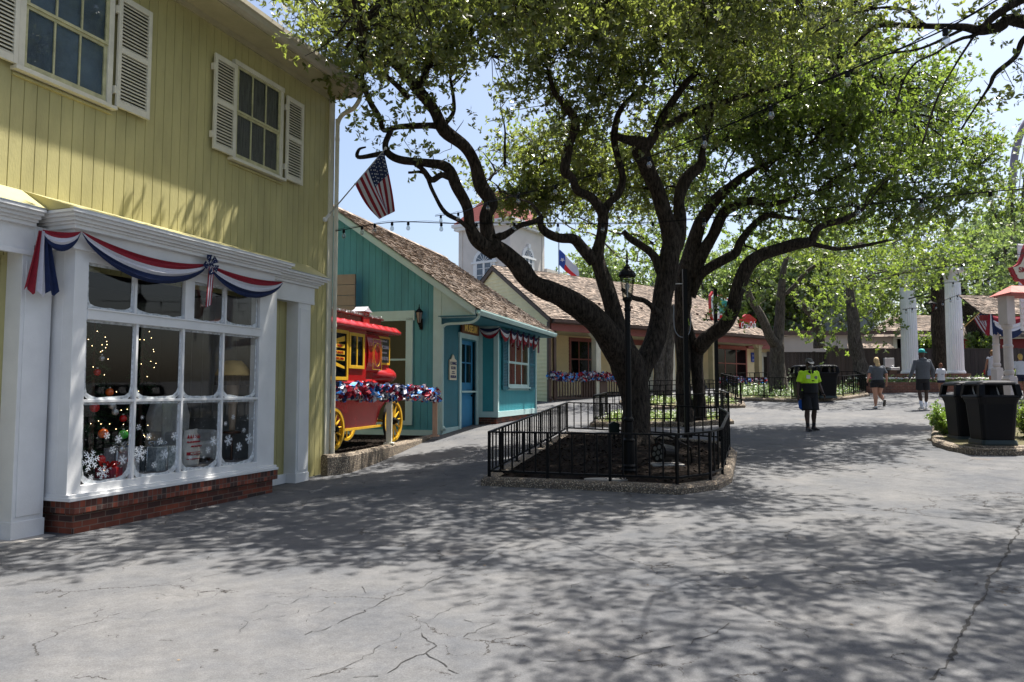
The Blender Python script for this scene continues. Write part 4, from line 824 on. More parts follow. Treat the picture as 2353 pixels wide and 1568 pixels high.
# bay
BY = -.63; B0, B1 = 3.1, 7.8
b = MB(); b.box(B0 + .03, B1 - .03, BY + .04, 0, -.1, .46); b.build("brick_base", BRICK, mu)
BT = mat("bay_teal_paint", (.03, .23, .27), .55, .1, 2, .1)
groove_wall(B0, B1, .42, 1.28, BY, .17, "bay_wall", BT, mu)
b = MB(); b.box(B0, 4.10, BY, BY + .08, 1.28, 3.30); b.box(6.63, B1, BY, BY + .08, 1.28, 3.30); b.box(4.10, 6.63, BY, BY + .08, 3.06, 3.30); b.box(B0, B0 + .06, BY + .08, 0, .42, 3.30); b.box(B1 - .06, B1, BY + .08, 0, .42, 3.30); b.build("bay_wall", BT, mu)
b = MB(); b.box(B0 - .03, B0 + .10, BY - .025, BY - .001, .60, 3.28); b.box(B1 - .10, B1 + .02, BY - .025, BY - .001, .6, 3.28); b.box(B0 - .04, B1 + .02, BY - .035, BY - .001, .42, .60); b.box(B0 - .03, B0 - .002, BY - .02, -.002, .42, .60)
b.box(B0 - .028, B0 - .002, BY - .02, BY + .12, .60, 3.28); b.box(B0 - .028, B0 - .002, -.14, -.003, .60, 3.28); b.box(B0 - .028, B0 - .002, BY + .12, -.14, 3.1, 3.28); b.build("bay_trim", PALE, mu, bev=.003)
sw = sash_window(mu, 4.10, 6.63, 1.37, 2.98, BY, 3, (1, 1), fr=.08, sash=PALE, frame=PALE, gl=GLASS, mt=.05, back=False)
b = MB(); r = random.Random(5); n = 60; P = [(4.15 + i * 2.43 / n, BY + .16 + .05 * math.sin(i * 1.7) + r.gauss(0, .008)) for i in range(n + 1)]; b.add([(p[0], p[1], 1.37) for p in P] + [(p[0], p[1], 2.98) for p in P], [(i, i + 1, i + 2 + n, i + 1 + n) for i in range(n)]); b.build("red_curtain", mat("red_curtain_cloth", (.15, .012, .010), .85, .2, 4, .1), sw, smooth=True)
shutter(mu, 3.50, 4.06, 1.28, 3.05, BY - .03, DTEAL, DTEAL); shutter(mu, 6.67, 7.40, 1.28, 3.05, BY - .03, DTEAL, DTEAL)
# gable window: dark glass in wide pale trim, behind the wagon
b = MB(); b.box(-.05, -.002, .85, 1.06, .33, 3.30); b.box(-.05, -.002, 2.85, 3.05, .33, 3.30); b.box(-.05, -.002, .80, 3.10, 3.22, 3.50); b.box(-.06, -.002, .85, 3.05, .30, .42); b.box(-.035, -.002, 1.06, 2.85, 1.20, 1.25); b.box(-.035, -.002, 1.06, 2.85, 2.1, 2.15); b.box(-.035, -.002, 1.9, 1.95, .42, 3.22)
wf = b.build("window_frame", PALE, mu, bev=.003); b = MB(); b.box(-.02, -.015, 1.06, 2.85, .42, 3.22); b.build("glass_pane", mat("black_window_glass", (.006, .007, .008), .06, .2, 3, 0, spec=.35), wf); b = MB(); b.box(-.012, -.003, 1.06, 2.85, .42, 3.22); b.build("dark_room_behind", DARK, wf)
# signs
sg = thing("museum_sign", "brown carved wooden sign reading MUSEUM above the blue door", "sign", mw(2.15, -.06, 3.12), az=16.7)
sw_ = mat("carved_brown_wood", (.13, .045, .018), .4, .3, 6, .1, stretch=(1, 1, 4)); b = MB()
b.prism([(-.72, -.16), (.72, -.16), (.78, -.10), (.74, 0), (.78, .10), (.70, .17), (.26, .17), (.20, .30), (.1, .38), (0, .40), (-.1, .38), (-.20, .30), (-.26, .17), (-.70, .17), (-.78, .10), (-.74, 0), (-.78, -.10)], 'y', -.03, .03); b.build("board", sw_, sg, bev=.01)
text("MUSEUM", .30, "lettering", mat("gilt_letter", (.85, .60, .16), .4, .1, 5, 0), sg, (0, -.034, .0), bold=.006, sx=.95)
b = MB(); b.ell((0, -.03, .27), (.06, .015, .06), 10, 6); b.build("emblem", MATS["gilt_letter"], sg)
cs = thing("coming_soon_sign", "cream notice board reading COMING SOON MUSEUM on the teal front wall", "sign", mw(.78, -.03, 1.88), az=16.7)
cb_ = mat("cream_board", (.60, .53, .40), .6, .05, 4, .05); b = MB(); b.prism([(-.27, -.32), (.27, -.32), (.27, .24), (.2, .27), (.12, .29), (.07, .37), (0, .41), (-.07, .37), (-.12, .29), (-.2, .27), (-.27, .24)], 'y', -.02, .02); b.build("board", cb_, cs, bev=.004)
nv = mat("navy_lettering", (.02, .03, .12), .6, .1, 3, 0)
for z, s, k in ((.15, "COMING", .12), (.02, "SOON", .12), (-.23, "MUSEUM", .11)): text(s, k, "lettering", nv, cs, (0, -.023, z), bold=.002)
b = MB()
for z, w in ((-.08, .10), (-.13, .13)):
    for q in np.arange(-w, w, .025): b.box(q, q + .016, -.023, -.0205, z - .013, z + .013)
b.build("small_print", nv, cs)
def wall_lantern(label, loc, az):
    t = thing("wall_lantern", label, "lantern", loc, az=az); b = MB(); b.box(-.05, .05, -.02, .0, -.32, .02); b.tube([(0, -.02, -.22), (0, -.10, -.27), (0, -.17, -.22), (0, -.17, -.14)], .012, 6); b.build("bracket", IRON, t)
    b = MB(); b.lathe([(.012, -.20), (.035, -.17), (.05, -.13), (.055, -.12)], (0, -.17, 0), 6); b.lathe([(.13, .20), (.135, .215), (.11, .25), (.05, .31), (.02, .33), (.03, .35), (.012, .38), (.018, .40), (.004, .47)], (0, -.17, 0), 6)
    for k in range(6): a = k * math.pi / 3; b.tube([(.055 * math.cos(a), -.17 + .055 * math.sin(a), -.12), (.115 * math.cos(a), -.17 + .115 * math.sin(a), .20)], .007, 4)
    b.build("cage", IRON, t); b = MB(); b.lathe([(.05, -.115), (.11, .195)], (0, -.17, 0), 6); b.build("glass_panes", mat("amber_grey_glass", (.20, .17, .16), .3, .2, 6, 0, spec=.6), t)
    return t
t = wall_lantern("black wall lantern beside the gable window of the teal cottage", mw(-.03, .60, 3.24), 16.7 + 90)
t.rotation_euler = (0, 0, R(-16.7)); t.scale = (.9, .9, .9)
# museum bunting
bt = thing("patriotic_bunting", "dark starred red, white and blue bunting in six short swags above the museum bay window", "bunting", mw(1.6, BY - .1, 3.2), az=16.7)
def L1(x, y, z): return (x - 1.6, y - BY + .1, z - 3.2)
xs = [3.06, 4.15, 4.9, 5.6, 6.3, 7.0, 7.7]
b = MB(); swag(b, L1(3.04, -.05, 3.24), L1(3.02, BY - .12, 3.24), .04, .36, out=(-1, 0, 0), n=10, pleat=.02, seed=19, flip=True); b.build('cloth_swag', FM, bt, smooth=True, recalc=False)
for i in range(6):
    b = MB(); q0 = L1(xs[i], BY - .08, 3.24); swag(b, q0, L1(xs[i + 1], BY - .08, 3.22), .04, .40, n=14, pleat=.02, seed=i + 20, flip=True); b.build("cloth_swag", FM, bt, smooth=True, recalc=False)
    b = MB(); [tail(b, L1(xs[i + 1] + e, BY - .11, 3.2), .05, .42 + .06 * (i % 3), (0, 1), flare=1.2, seed=i) for e in (-.03, .05)]; b.build("ribbon_tail", FM, bt, recalc=False)
    b = MB()
    for k in range(6): a = k * math.pi / 3; d = Vector((math.cos(a), 0, math.sin(a))); q = Vector((-d.z, 0, d.x)); c = Vector(L1(xs[i + 1], BY - .13, 3.22)); b.add([c, c + d * .09 + q * .05 + Vector((0, -.04, 0)), c + d * .12, c + d * .09 - q * .05 + Vector((0, -.04, 0))], [(0, 1, 2, 3)])
    b.build("rosette", FBLUE, bt)
# beige stacked panels seen behind the wagon roof
b = MB()
for k in range(4): b.box(-.02 + .03 * k * 0, .55, 0, .08, k * .30, k * .30 + .285)
o = b.build("louvred_panel", mat("taupe_panel", (.24, .20, .16), .7, .1, 3, .1)); o.location = mw(-.5, 3.0, 3.35); o.rotation_euler = (0, 0, R(-12)); tag(o, "taupe panelled box unit against the teal gable above the wagon roof", "panel")

# ------------------------------------------------------------------ yellow clapboard building with porch
YO = (1.52, 31.28, 1.19); YA = 51
yb = thing("yellow_porch_building", "pale yellow clapboard building with red fascia porch and long weathered shingle roof", "building", YO, az=YA)
YM = Matrix.Translation(YO) @ Matrix.Rotation(R(90 - YA), 4, 'Z')
def yw(x, y, z): return YM @ Vector((x, y, z))
s_ = .68
def gy(z): return (0.02 if z < 3.5 else (z - 3.52) / s_, 7.5 if z < 3.5 else 7.5 - (z - 3.52) / s_)
clap("gable_wall", yb, YELL, -.2, 6.05, gy, 0, 'x', .165, .02, -1)
b = MB(); b.hexa([(-.12, -.25, 3.30), (.0, -.25, 3.30), (.0, 3.75, 6.02), (-.12, 3.75, 6.02), (-.12, -.25, 3.50), (.0, -.25, 3.5), (.0, 3.75, 6.22), (-.12, 3.75, 6.22)]); b.hexa([(-.12, 7.9, 3.20), (.0, 7.9, 3.20), (.0, 3.75, 6.02), (-.12, 3.75, 6.02), (-.12, 7.9, 3.40), (.0, 7.9, 3.4), (.0, 3.75, 6.22), (-.12, 3.75, 6.22)]); b.build("barge_board", BROWN, yb)
o = shingles("roof", yb, (-.14, -.35, 3.46), (16.75, -.35, 3.46), (-.14, 3.75, 6.25), (14.6, 3.75, 6.25), seed=2, expo=.15, wmin=.1, wmax=.24)
b = MB(); b.add([(-.14, 3.75, 6.25), (14.6, 3.75, 6.25), (16.75, 8, 3.46), (-.14, 8, 3.46), (16.75, -.35, 3.46)], [(0, 1, 2, 3), (1, 4, 2)]); b.build("back_roof_slope", SHING, o)
b = MB()
for i in range(17): b.box(2.0 + i * .75, 2.09 + i * .75, 1.1, 1.22, 4.42, 4.58)
b.build("snow_guard", BROWN, o)
b = MB(); b.box(-.02, 16.8, -.47, -.33, 3.32, 3.45); b.box(-.0, 16.6, -.33, -.20, 3.28, 3.45); b.build("gutter", BROWN, yb)
b = MB(); b.box(.0, 16.6, -.22, -.08, 2.98, 3.30); b.box(16.6, 21.5, 1.2, 1.4, 2.9, 3.5); b.box(16.45, 16.6, -.08, 1.3, 2.98, 3.3); b.build("fascia", MAROON, yb)
b = MB(); b.box(.0, 16.5, -.08, 2.0, 3.02, 3.06); b.build("porch_ceiling", mat("cream_ceiling", (.55, .48, .30)), yb)
b = MB(); b.box(.02, 21.5, -.1, 2.2, -.3, .02); b.build("porch_floor", CONC, yb)
clap("back_wall", yb, YELL, .02, 3.05, lambda z: (.03, 21.5), 2.0, 'y', .165, .02, -1)
clap("end_wall", yb, YELL, -.2, 3.3, lambda z: (.0, 2.0), .02, 'x', .165, .02, 1)
b = MB()
b = MB(); b.box(-.06, .06, -.16, .0, -.1, 3.35); b.build("corner_board", BROWN, yb)
b = MB(); b.tube(smoothpath([(-.12, -.2, 3.3), (-.12, -.2, .5), (-.12, -.2, .15), (0, -.3, .05)], 3), .045, 8); b.box(.25, .38, -.12, 0.0, 0, 3.02); b.build("downspout", BROWN, yb)
for x in (2.9, 8.1, 11.46, 15.66):
    b = MB(); b.box(x - .15, x + .15, -.15, .15, .0, 3.0); b.prism([(x - .45, 3.0), (x - .15, 2.72), (x + .15, 2.72), (x + .45, 3.0)], 'y', -.1, .1); b.box(x - .2, x + .2, -.2, .2, .0, .95) if x > 11 else None; b.build("porch_post", CREAM if x < 10 else mat("ochre_post_paint", (.50, .42, .24), .6, .1, 3, .1), yb, bev=.01)
def ywin(x0, x1, z0, z1, cols, rows, y=2.0, m=MAROON):
    b = MB(); f = .12; yy = y - .05
    for a, c, d, e in ((x0, x0 + f, z0, z1), (x1 - f, x1, z0, z1), (x0 + f, x1 - f, z0, z0 + f), (x0 + f, x1 - f, z1 - f * 1.5, z1)): b.box(a, c, yy, y, d, e)
    for i in range(1, cols): x = x0 + (x1 - x0) * i / cols; b.box(x - .03, x + .03, yy + .01, y, z0 + f, z1 - f)
    for j in range(1, rows): z = z0 + (z1 - z0) * j / rows; b.box(x0 + f, x1 - f, yy + .012, y, z - .03, z + .03)
    o = b.build("window_frame", m, yb); g = MB(); g.box(x0 + f, x1 - f, y - .03, y - .026, z0 + f, z1 - f); g.build("glass_pane", DGLASS, o); g = MB(); g.box(x0 + f, x1 - f, y - .024, y - .021, z0 + f, z1 - f); g.build("dark_room_behind", DARK, o)
ywin(3.1, 5.0, .9, 2.95, 3, 2); ywin(9.6, 10.7, .1, 2.7, 1, 2)
b = MB(); b.box(7.2, 9.2, 1.93, 2.0, 2.75, 3.05); b.build("door_head", MAROON, yb)
def ydoor(x0, x1, z1=2.75, m=CREAM):
    for a, c in ((x0, (x0 + x1) / 2 - .01), ((x0 + x1) / 2 + .01, x1)):
        b = MB(); b.box(a, c, 1.94, 2.0, .03, z1); o = b.build("door", m, yb, bev=.005); g = MB(); g.box(a + .18, c - .18, 1.93, 1.938, 1.15, z1 - .25); g.build("glass_pane", mat("dark_door_glass", (.03, .025, .02), .1, .2, 3, 0, spec=.8), o)
        h = MB(); hx = c - .08 if a == x0 else a + .08; h.tube([(hx, 1.92, 1.0), (hx, 1.88, 1.05), (hx, 1.88, 1.2), (hx, 1.92, 1.25)], .012, 6); h.build("handle", IRON, o)
ydoor(7.35, 9.05); ydoor(19.1, 20.9)
# big shop window on the projecting front (right part of the porch)
b = MB()
ywin(14.3, 17.55, 1.0, 3.0, 3, 2, 1.98, mat("salmon_frame_paint", (.42, .14, .10), .5, .1, 3, .05))
b = MB(); b.hexa([(14.1, 1.35, 2.86), (17.9, 1.35, 2.86), (17.9, 1.97, 2.95), (14.1, 1.97, 2.95), (14.1, 1.35, 2.98), (17.9, 1.35, 2.98), (17.9, 1.97, 3.015), (14.1, 1.97, 3.015)]); b.build("window_hood", MATS["salmon_frame_paint"], yb)
b = MB(); b.box(20.95, 21.5, 1.9, 1.99, 0, 3.0); b.build("end_pilaster", MAROON, yb)
b = MB(); b.box(16.6, 21.6, 1.2, 6, 3.45, 3.55); b.build("side_roof", SHING, yb)
bs = thing("blue_notice", "small blue notice with pale writing on the yellow wall right of the wide shop window", "sign", yw(18.2, 1.95, 2.42), az=YA)
b = MB(); b.box(-.2, .2, -.02, .02, -.28, .28); b.build("board", mat("notice_blue", (.01, .05, .36), .4), bs); 
b = MB(); [b.box(-.12, -.12 + w, -.024, -.0205, z, z + .03) for z, w in ((.12, .24), (.06, .2), (-.14, .24), (-.2, .16))]; b.build("small_print", FWHITE, bs)
# porch railing of dark wooden pickets
pr_ = thing("porch_picket_gate", "dark brown picket railing along the porch edge of the yellow building", "railing", yw(.3, -.12, 0), az=YA)
b = MB(); b.box(0, 4.4, -.03, .03, .95, 1.02); b.box(0, 4.4, -.025, .025, .08, .15); b.box(2.65, 3.1, -.07, .07, .02, 1.05); b.box(1.6, 2.6, .035, .06, .05, .95); b.build("rail", BROWN, pr_)
for i in range(27): b = MB(); x = .1 + i * .16; b.box(x - .022, x + .022, -.02, .02, .15, .95); b.build("picket", BROWN, pr_)
garland("blue and pink toned ribbon garland along the left porch railing of the yellow building", [yw(-.1, -.2, 1.10), yw(1.2, -.2, 1.0), yw(2.4, -.2, 1.08), yw(4.4, -.2, 1.0)], .21, 300, 5, .12, (2, 3.5, 2.5, 3, 2))
garland("paler ribbon garland in front of the right porch window of the yellow building", [yw(11.7, -.35, .95), yw(13.2, -.35, 1.0), yw(14.6, -.35, .93), yw(16.2, -.35, .95)], .21, 260, 6, .13, (2, 4, 2, 2, 2))
pr2 = thing("porch_picket_gate", "dark brown picket railing under the right hand garland of the porch", "railing", yw(11.6, -.2, 0), az=YA)
b = MB(); b.box(0, 4.6, -.03, .03, .80, .86); b.box(0, 4.6, -.025, .025, .08, .15); b.build("rail", BROWN, pr2)
for i in range(22): b = MB(); x = .1 + i * .2; b.box(x - .03, x + .03, -.02, .02, .15, .8); b.build("picket", BROWN, pr2)
# roof signs
cs = thing("chef_hat_sign", "white, green and red rooftop sign with a chef's hat above the porch roof", "sign", yw(13.6, .9, 4.3), az=YA - 8)
b = MB(); ol = [(-1.25, .2), (-1.35, .8), (-1.3, 1.25), (-1.0, 1.5), (-.6, 1.42), (-.35, 1.33), (0, 1.40), (.5, 1.28), (1.1, 1.2), (1.15, .3), (.6, .05), (-.1, -.1), (-.5, .0), (-.9, -.4), (-1.1, -.1)]
b.prism(ol, 'y', -.04, .06); b.build("red_border", RED, cs); c = (-.1, .6); b = MB(); b.prism([(c[0] + (x - c[0]) * .90, c[1] + (z - c[1]) * .88) for x, z in ol], 'y', -.055, -.03); b.build("white_panel", WHITE, cs)
gn = mat("sign_green", (.0, .20, .16), .5, .1, 3, 0); b = MB()
for k in range(6): x = -.32 + k * .22; b.prism([(x, .38), (x + .15, .36), (x + .17, 1.16 - k * .02), (x - .02, 1.18 - k * .02)], 'y', -.07, -.055)
b.box(-.32, 1.0, -.064, -.055, .62, .72); b.box(-.32, 1.0, -.064, -.055, 1.02, 1.08); b.build("green_letters", gn, cs)
b = MB(); hat = [(-1.05, .55), (-1.02, .85), (-1.16, .98), (-1.12, 1.18), (-.95, 1.26), (-.8, 1.3), (-.65, 1.26), (-.5, 1.16), (-.5, .98), (-.62, .86), (-.60, .55)]
for i in range(len(hat)): p, q = hat[i], hat[(i + 1) % len(hat)]; b.beam((p[0], -.062, p[1]), (q[0], -.062, q[1]), .012, .045, up=(0, 1, 0))
b.beam((-1.02, -.062, .82), (-.62, -.062, .82), .012, .03, up=(0, 1, 0)); b.build("hat_outline", gn, cs); b = MB(); b.prism([(-.35, .05), (.4, .15), (.35, .30), (-.3, .26)], 'y', -.07, -.055); b.build("red_stripe", RED, cs)
b = MB(); b.beam((-.8, .1, -.3), (-.8, .1, .5), .06, .06); b.beam((.6, .1, -.3), (.6, .1, .5), .06, .06); b.build("support", BROWN, cs)
cc_ = thing("cola_sign", "red shield shaped sign with white script lettering standing low on the porch roof", "sign", yw(15.3, .35, 3.95), az=YA - 8)
b = MB(); b.prism([(-1.1, .15), (-.95, -.15), (-.4, -.35), (.2, -.36), (.8, -.15), (.85, .30), (1.0, .50), (.6, .62), (.1, .75), (-.3, .72), (-.9, .5)], 'y', -.05, .05); b.build("board", RED, cc_)
text("Coca-Cola", .52, "lettering", FWHITE, cc_, (-.1, -.056, .12), (R(90), R(-4), 0), shear=.35, bold=.012, sx=.82)
b = MB(); b.tube(smoothpath([(-.8, -.06, -.08), (-.5, -.06, -.14), (-.2, -.06, -.06), (.1, -.06, -.1)], 4), .025, 6); b.build("script_flourish", FWHITE, cc_)
b = MB(); b.beam((-.4, .05, -.4), (-.4, .05, .2), .05, .05); b.beam((.4, .05, -.4), (.4, .05, .2), .05, .05); b.build("support", BROWN, cc_)
# ------------------------------------------------------------------ pale tower with arched windows
TX, TY = -.15, 58.0; TA = math.degrees(math.atan2(2.75, 4.23))      # azimuth of the right-hand face
tw = thing("stucco_tower", "pale stucco tower with white arched windows and red tiled roof behind the tree", "tower", (TX, TY, 2), az=33)
b = MB(); WL, WR, TH = 5.0, 5.2, 12.8
b.box(0, WR, 0, WL, -2, TH); b.box(-.06, .3, -.06, .3, -2, TH); b.box(WR - .3, WR + .06, -.06, .3, -2, TH); b.box(-.06, .3, WL - .3, WL + .06, -2, TH); b.build("tower_wall", STONE, tw)
b = MB(); b.box(-.35, WR + .35, -.35, WL + .35, TH, TH + .25); b.box(-.5, WR + .5, -.5, WL + .5, TH + .25, TH + .5); b.build("cornice", WHITE, tw)
TILE = mat("red_roof_tile", (.17, .03, .025), .8, .2, 3, .5, 8, stretch=(1, 1, 4)); b = MB(); b.add([(-.4, -.4, TH + .5), (WR + .4, -.4, TH + .5), (WR + .4, WL + .4, TH + .5), (-.4, WL + .4, TH + .5), (1.8, 1.8, TH + 3.4), (3.2, 1.8, TH + 3.4), (3.2, 3.0, TH + 3.4), (1.8, 3.0, TH + 3.4)], [(0, 1, 5, 4), (1, 2, 6, 5), (2, 3, 7, 6), (3, 0, 4, 7), (4, 5, 6, 7)]); b.build("tiled_roof", TILE, tw)
def arched(parent, cx, z0, z1, w, face):
    # face 'y': on plane y=0 looking -y ; 'x': on plane x=0 looking -x
    def T(L_, d0, d1, mm, nm, par):
        q = MB(); q.prism(L_, 'y' if face == 'y' else 'x', d0, d1); return q.build(nm, mm, par)
    def arch(w_, zt, n=12): return [(cx - w_, z0)] + [(cx - w_ * math.cos(math.pi * i / n), zt + w_ * math.sin(math.pi * i / n)) for i in range(n + 1)] + [(cx + w_, z0)]
    o = T(arch(w + .28, z1), -.12, -.001, WHITE, "window_frame", parent); 
    q = MB(); (q.box(cx - w - .45, cx + w + .45, -.2, -.001, z1 - .12, z1 + .05) if face == 'y' else q.box(-.2, -.001, cx - w - .45, cx + w + .45, z1 - .12, z1 + .05)); q.build("hood_moulding", WHITE, o)
    T(arch(w, z1), -.14, -.12, DGLASS if False else mat("slate_glass", (.09, .11, .14), .2, .2, 2, 0, spec=.7), "glass_pane", o)
    q = MB(); k = lambda a, c, d, e: q.box(a, c, -.17, -.14, d, e) if face == 'y' else q.box(-.17, -.14, a, c, d, e)
    k(cx - .09, cx + .09, z0, z1); k(cx - w, cx + w, z1 - .08, z1 + .08); k(cx - w, cx - w + .12, z0, z1); k(cx + w - .12, cx + w, z0, z1); k(cx - w, cx + w, z0, z0 + .5)
    for j in range(1, 5): z = z0 + .5 + (z1 - z0 - .5) * j / 5; k(cx - w, cx + w, z - .02, z + .02)
    for a in (30, 60, 90, 120, 150): c, s2 = math.cos(R(a)) * w, math.sin(R(a)) * w; q.beam((cx, -.155, z1) if face == 'y' else (-.155, cx, z1), (cx + c, -.155, z1 + s2) if face == 'y' else (-.155, cx + c, z1 + s2), .04, .03)
    q.build("glazing_bars", WHITE, o); q = MB(); (q.box(cx - .14, cx + .14, -.25, -.001, z1 + w + .1, z1 + w + .5) if face == 'y' else q.box(-.25, -.001, cx - .14, cx + .14, z1 + w + .1, z1 + w + .5)); q.build("keystone", WHITE, o)
arched(tw, 2.6, 7.6, 10.5, .62, 'y'); arched(tw, 2.45, 6.8, 10.0, .80, 'x')
wb = thing("red_roofed_wing", "low wing with a red mansard roof edge beside the pale tower", "building", (2.9, 62.5, 2), az=33)
b = MB(); b.box(0, 5, 0, 4, -2, 7.0); b.box(-.2, 3.1, -.2, .1, 9.6, 9.95); b.build("wing_wall", STONE, wb); b = MB()
for k in range(7): z = 7 + k * .4; b.hexa([(0, -.3 + k * .04, z), (3.6 - k * .10, -.3 + k * .04, z), (3.6 - k * .10, .4, z), (0, .4, z), (0, -.22 + k * .04, z + .38), (3.5 - k * .1, -.22 + k * .04, z + .38), (3.5 - k * .1, .4, z + .38), (0, .4, z + .38)])
b.build("tiled_roof", mat("salmon_roof_tile", (.36, .10, .07), .8, .15, 3, .3), wb)
b = MB(); b.beam((3.75, -.3, 7), (3.0, -.25, 9.9), .2, .2); b.build("roof_edge_trim", WHITE, wb)
A_ = at(1284, 564, 50); tf = thing("texas_flag", "red, white and blue single star flag on a pole above the shingle roof", "flag", (A_.x, 50, 6))
b = MB(); b.tube([(0, 0, 0), (0, 0, A_.z - 5.8)], .05, 8); b.build("flag_pole", ALUM, tf); b = MB()
H = A_.z - 6 - .25; gr = [[(u * 1.25 + .12 * math.sin(v * 5) * u, -.15 * math.sin(u * 7 + v * 2), H - v * 1.1 - u * (1.0 + .2 * math.sin(3 * v)) * 1.25 + (.25 if v > .5 else 0) * u) for v in np.linspace(0, 1, 9)] for u in np.linspace(0, 1, 13)]
for i in range(12):
    for j in range(8): b.cur = 2 if i < 4 else (1 if j < 4 else 0); b.add([gr[i][j], gr[i + 1][j], gr[i + 1][j + 1], gr[i][j + 1]], [(0, 1, 2, 3)])
b.cur = 1; c = Vector(gr[2][4]); [b.add([c + Vector((.16 * math.cos(k * math.pi / 5 + .3) * (1 if k % 2 else .4), sg, .16 * math.sin(k * math.pi / 5 + .3) * (1 if k % 2 else .4))) for k in range(10)], [tuple(range(10))]) for sg in (-.12, -.2)]
b.build("flag_cloth", [mat("bright_flag_red", (.6, .02, .02)), FWHITE, mat("flag_blue", (.02, .06, .3))], tf, recalc=False)

# ------------------------------------------------------------------ railed planting beds
def railing(name, label, pts, h=.73, closed=True, zoff=.12, spacing=.20, post_every=5, base_fn=None, cat="railing", group=None):
    o0 = Vector((pts[0][0], pts[0][1], G(*pts[0]) + zoff)); t = thing(name, label, cat, o0, group=group)
    P = [Vector((p[0], p[1], G(p[0], p[1]) + zoff)) - o0 for p in pts]; n = len(P); segs = [(i, (i + 1) % n) for i in range(n if closed else n - 1)]
    rb = MB(); U = Vector((0, 0, 1)); balls = []; 
    for i, j in segs:
        a, c = P[i], P[j]; d = (c - a).normalized(); rb.beam(a + U * h - d * .02, c + U * h + d * .02, .045, .028); rb.beam(a + U * .10, c + U * .10, .032, .032)
        L_ = (c - a).length; k = max(1, int(round(L_ / spacing))); 
        for m_ in range(k):
            p = a.lerp(c, m_ / k); po = (m_ == 0) or (m_ % post_every == 0 and m_ < k - 1)
            if po: q = MB(); q.beam(p - U * .02, p + U * (h - .012), .04, .04, up=d); q.beam(p - U * .02, p + U * .012, .10, .10, up=d); q.build("post", IRON, t)
            else: q = MB(); q.beam(p + U * .11, p + U * (h - .012), .022, .022, up=d); q.build("baluster", IRON, t)
    if not closed: q = MB(); q.beam(P[-1] - U * .02, P[-1] + U * (h - .012), .04, .04, up=(0, 1, 0)); q.build("post", IRON, t)
    rb.build("rail", IRON, t, bev=.003); return t
E1 = [(-.37, 12.12), (2.42, 10.95), (3.0, 11.3), (3.34, 11.85), (4.30, 14.75), (4.50, 16.1), (3.18, 17.4), (1.38, 18.6)]
def grow(P, d):
    c = sum((Vector((p[0], p[1], 0)) for p in P), Vector()) / len(P); return [tuple((Vector((p[0], p[1], 0)) + (Vector((p[0], p[1], 0)) - c).normalized() * d)[:2]) for p in P]
o = kerb("kerb", grow(E1, .02), .13, .26, closed=True); tag(o, "pale exposed aggregate kerb round the front tree bed", "kerb")
def bed(P, h, m, nm="mulch_bed"):
    b = MB(); k = len(P); c = sum((Vector((p[0], p[1], 0)) for p in P), Vector()) / k; v = [(c.x, c.y, G(c.x, c.y) + h + .05)] + [(p[0], p[1], G(*p[:2]) + h) for p in P]
    b.add(v, [(0, i + 1, (i + 1) % k + 1) for i in range(k)]); tag(b.build(nm, m), kind="structure")
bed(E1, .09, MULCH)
def inside(P, x, y):
    c = False; n = len(P)
    for i in range(n):
        (x1, y1), (x2, y2) = P[i], P[(i + 1) % n]
        if (y1 > y) != (y2 > y) and x < (x2 - x1) * (y - y1) / (y2 - y1) + x1: c = not c
    return c
b = MB(); r = random.Random(9); S1 = grow(E1, -.2)
for i in range(9000):
    x, y = r.uniform(-.6, 4.8), r.uniform(10.8, 18.8)
    if not inside(S1, x, y): continue
    a = r.random() * 6.3; s = r.uniform(.02, .055); d = Vector((math.cos(a), math.sin(a), r.uniform(-.1, .5))) * s; q = Vector((-d.y, d.x, .01)) * .35; p = Vector((x, y, G(x, y) + .125)); b.add([p - q, p + q, p + d + q, p + d - q], [(0, 1, 2, 3)])
tag(b.build("bark_chips", MATS["bark_chip"], recalc=False), kind="stuff")
railing("iron_railing", "black iron railing closest to the camera around the bed of the big leaning oak", E1, group="black iron railings round planting beds")
E2 = [(2.3, 20.9), (4.8, 20.5), (6.1, 20.9), (6.2, 22.0), (5.6, 22.6), (2.9, 22.8)]
o = kerb("kerb", grow(E2, .02), .13, .26, closed=True); tag(o, "pale exposed aggregate kerb round the second tree bed", "kerb")
SOIL = mat("leafy_soil", (.05, .04, .02), .95, .4, 5, .6, col2=(.12, .11, .04)); bed(E2, .09, SOIL, "planting_soil")
railing("iron_railing", "black iron railing of the second bed just behind the leaning oak", E2, h=.75, group="black iron railings round planting beds")
E3 = [(4.4, 26.6), (8.1, 26.2), (8.5, 27.6), (7.6, 29.2), (4.4, 29.6)]
o = kerb("kerb", grow(E3, .02), .13, .26, closed=True); tag(o, "pale exposed aggregate kerb round the third tree bed", "kerb"); bed(E3, .09, SOIL, "planting_soil")
railing("iron_railing", "black iron railing of the third bed in front of the porch of the yellow building", E3, h=.75, spacing=.22, group="black iron railings round planting beds")
E4 = [(9.0, 29.6), (11.0, 28.0), (12.9, 28.9), (14.6, 30.6), (15.4, 33.0), (13.4, 34.2), (9.6, 34.0)]
o = kerb("kerb", grow(E4, .02), .13, .26, closed=True); tag(o, "pale exposed aggregate kerb round the far bed behind the man in yellow", "kerb"); bed(E4, .09, SOIL, "planting_soil")
railing("iron_railing", "black iron railing of the far bed behind the man in the yellow shirt", E4, h=.80, spacing=.22, group="black iron railings round planting beds")
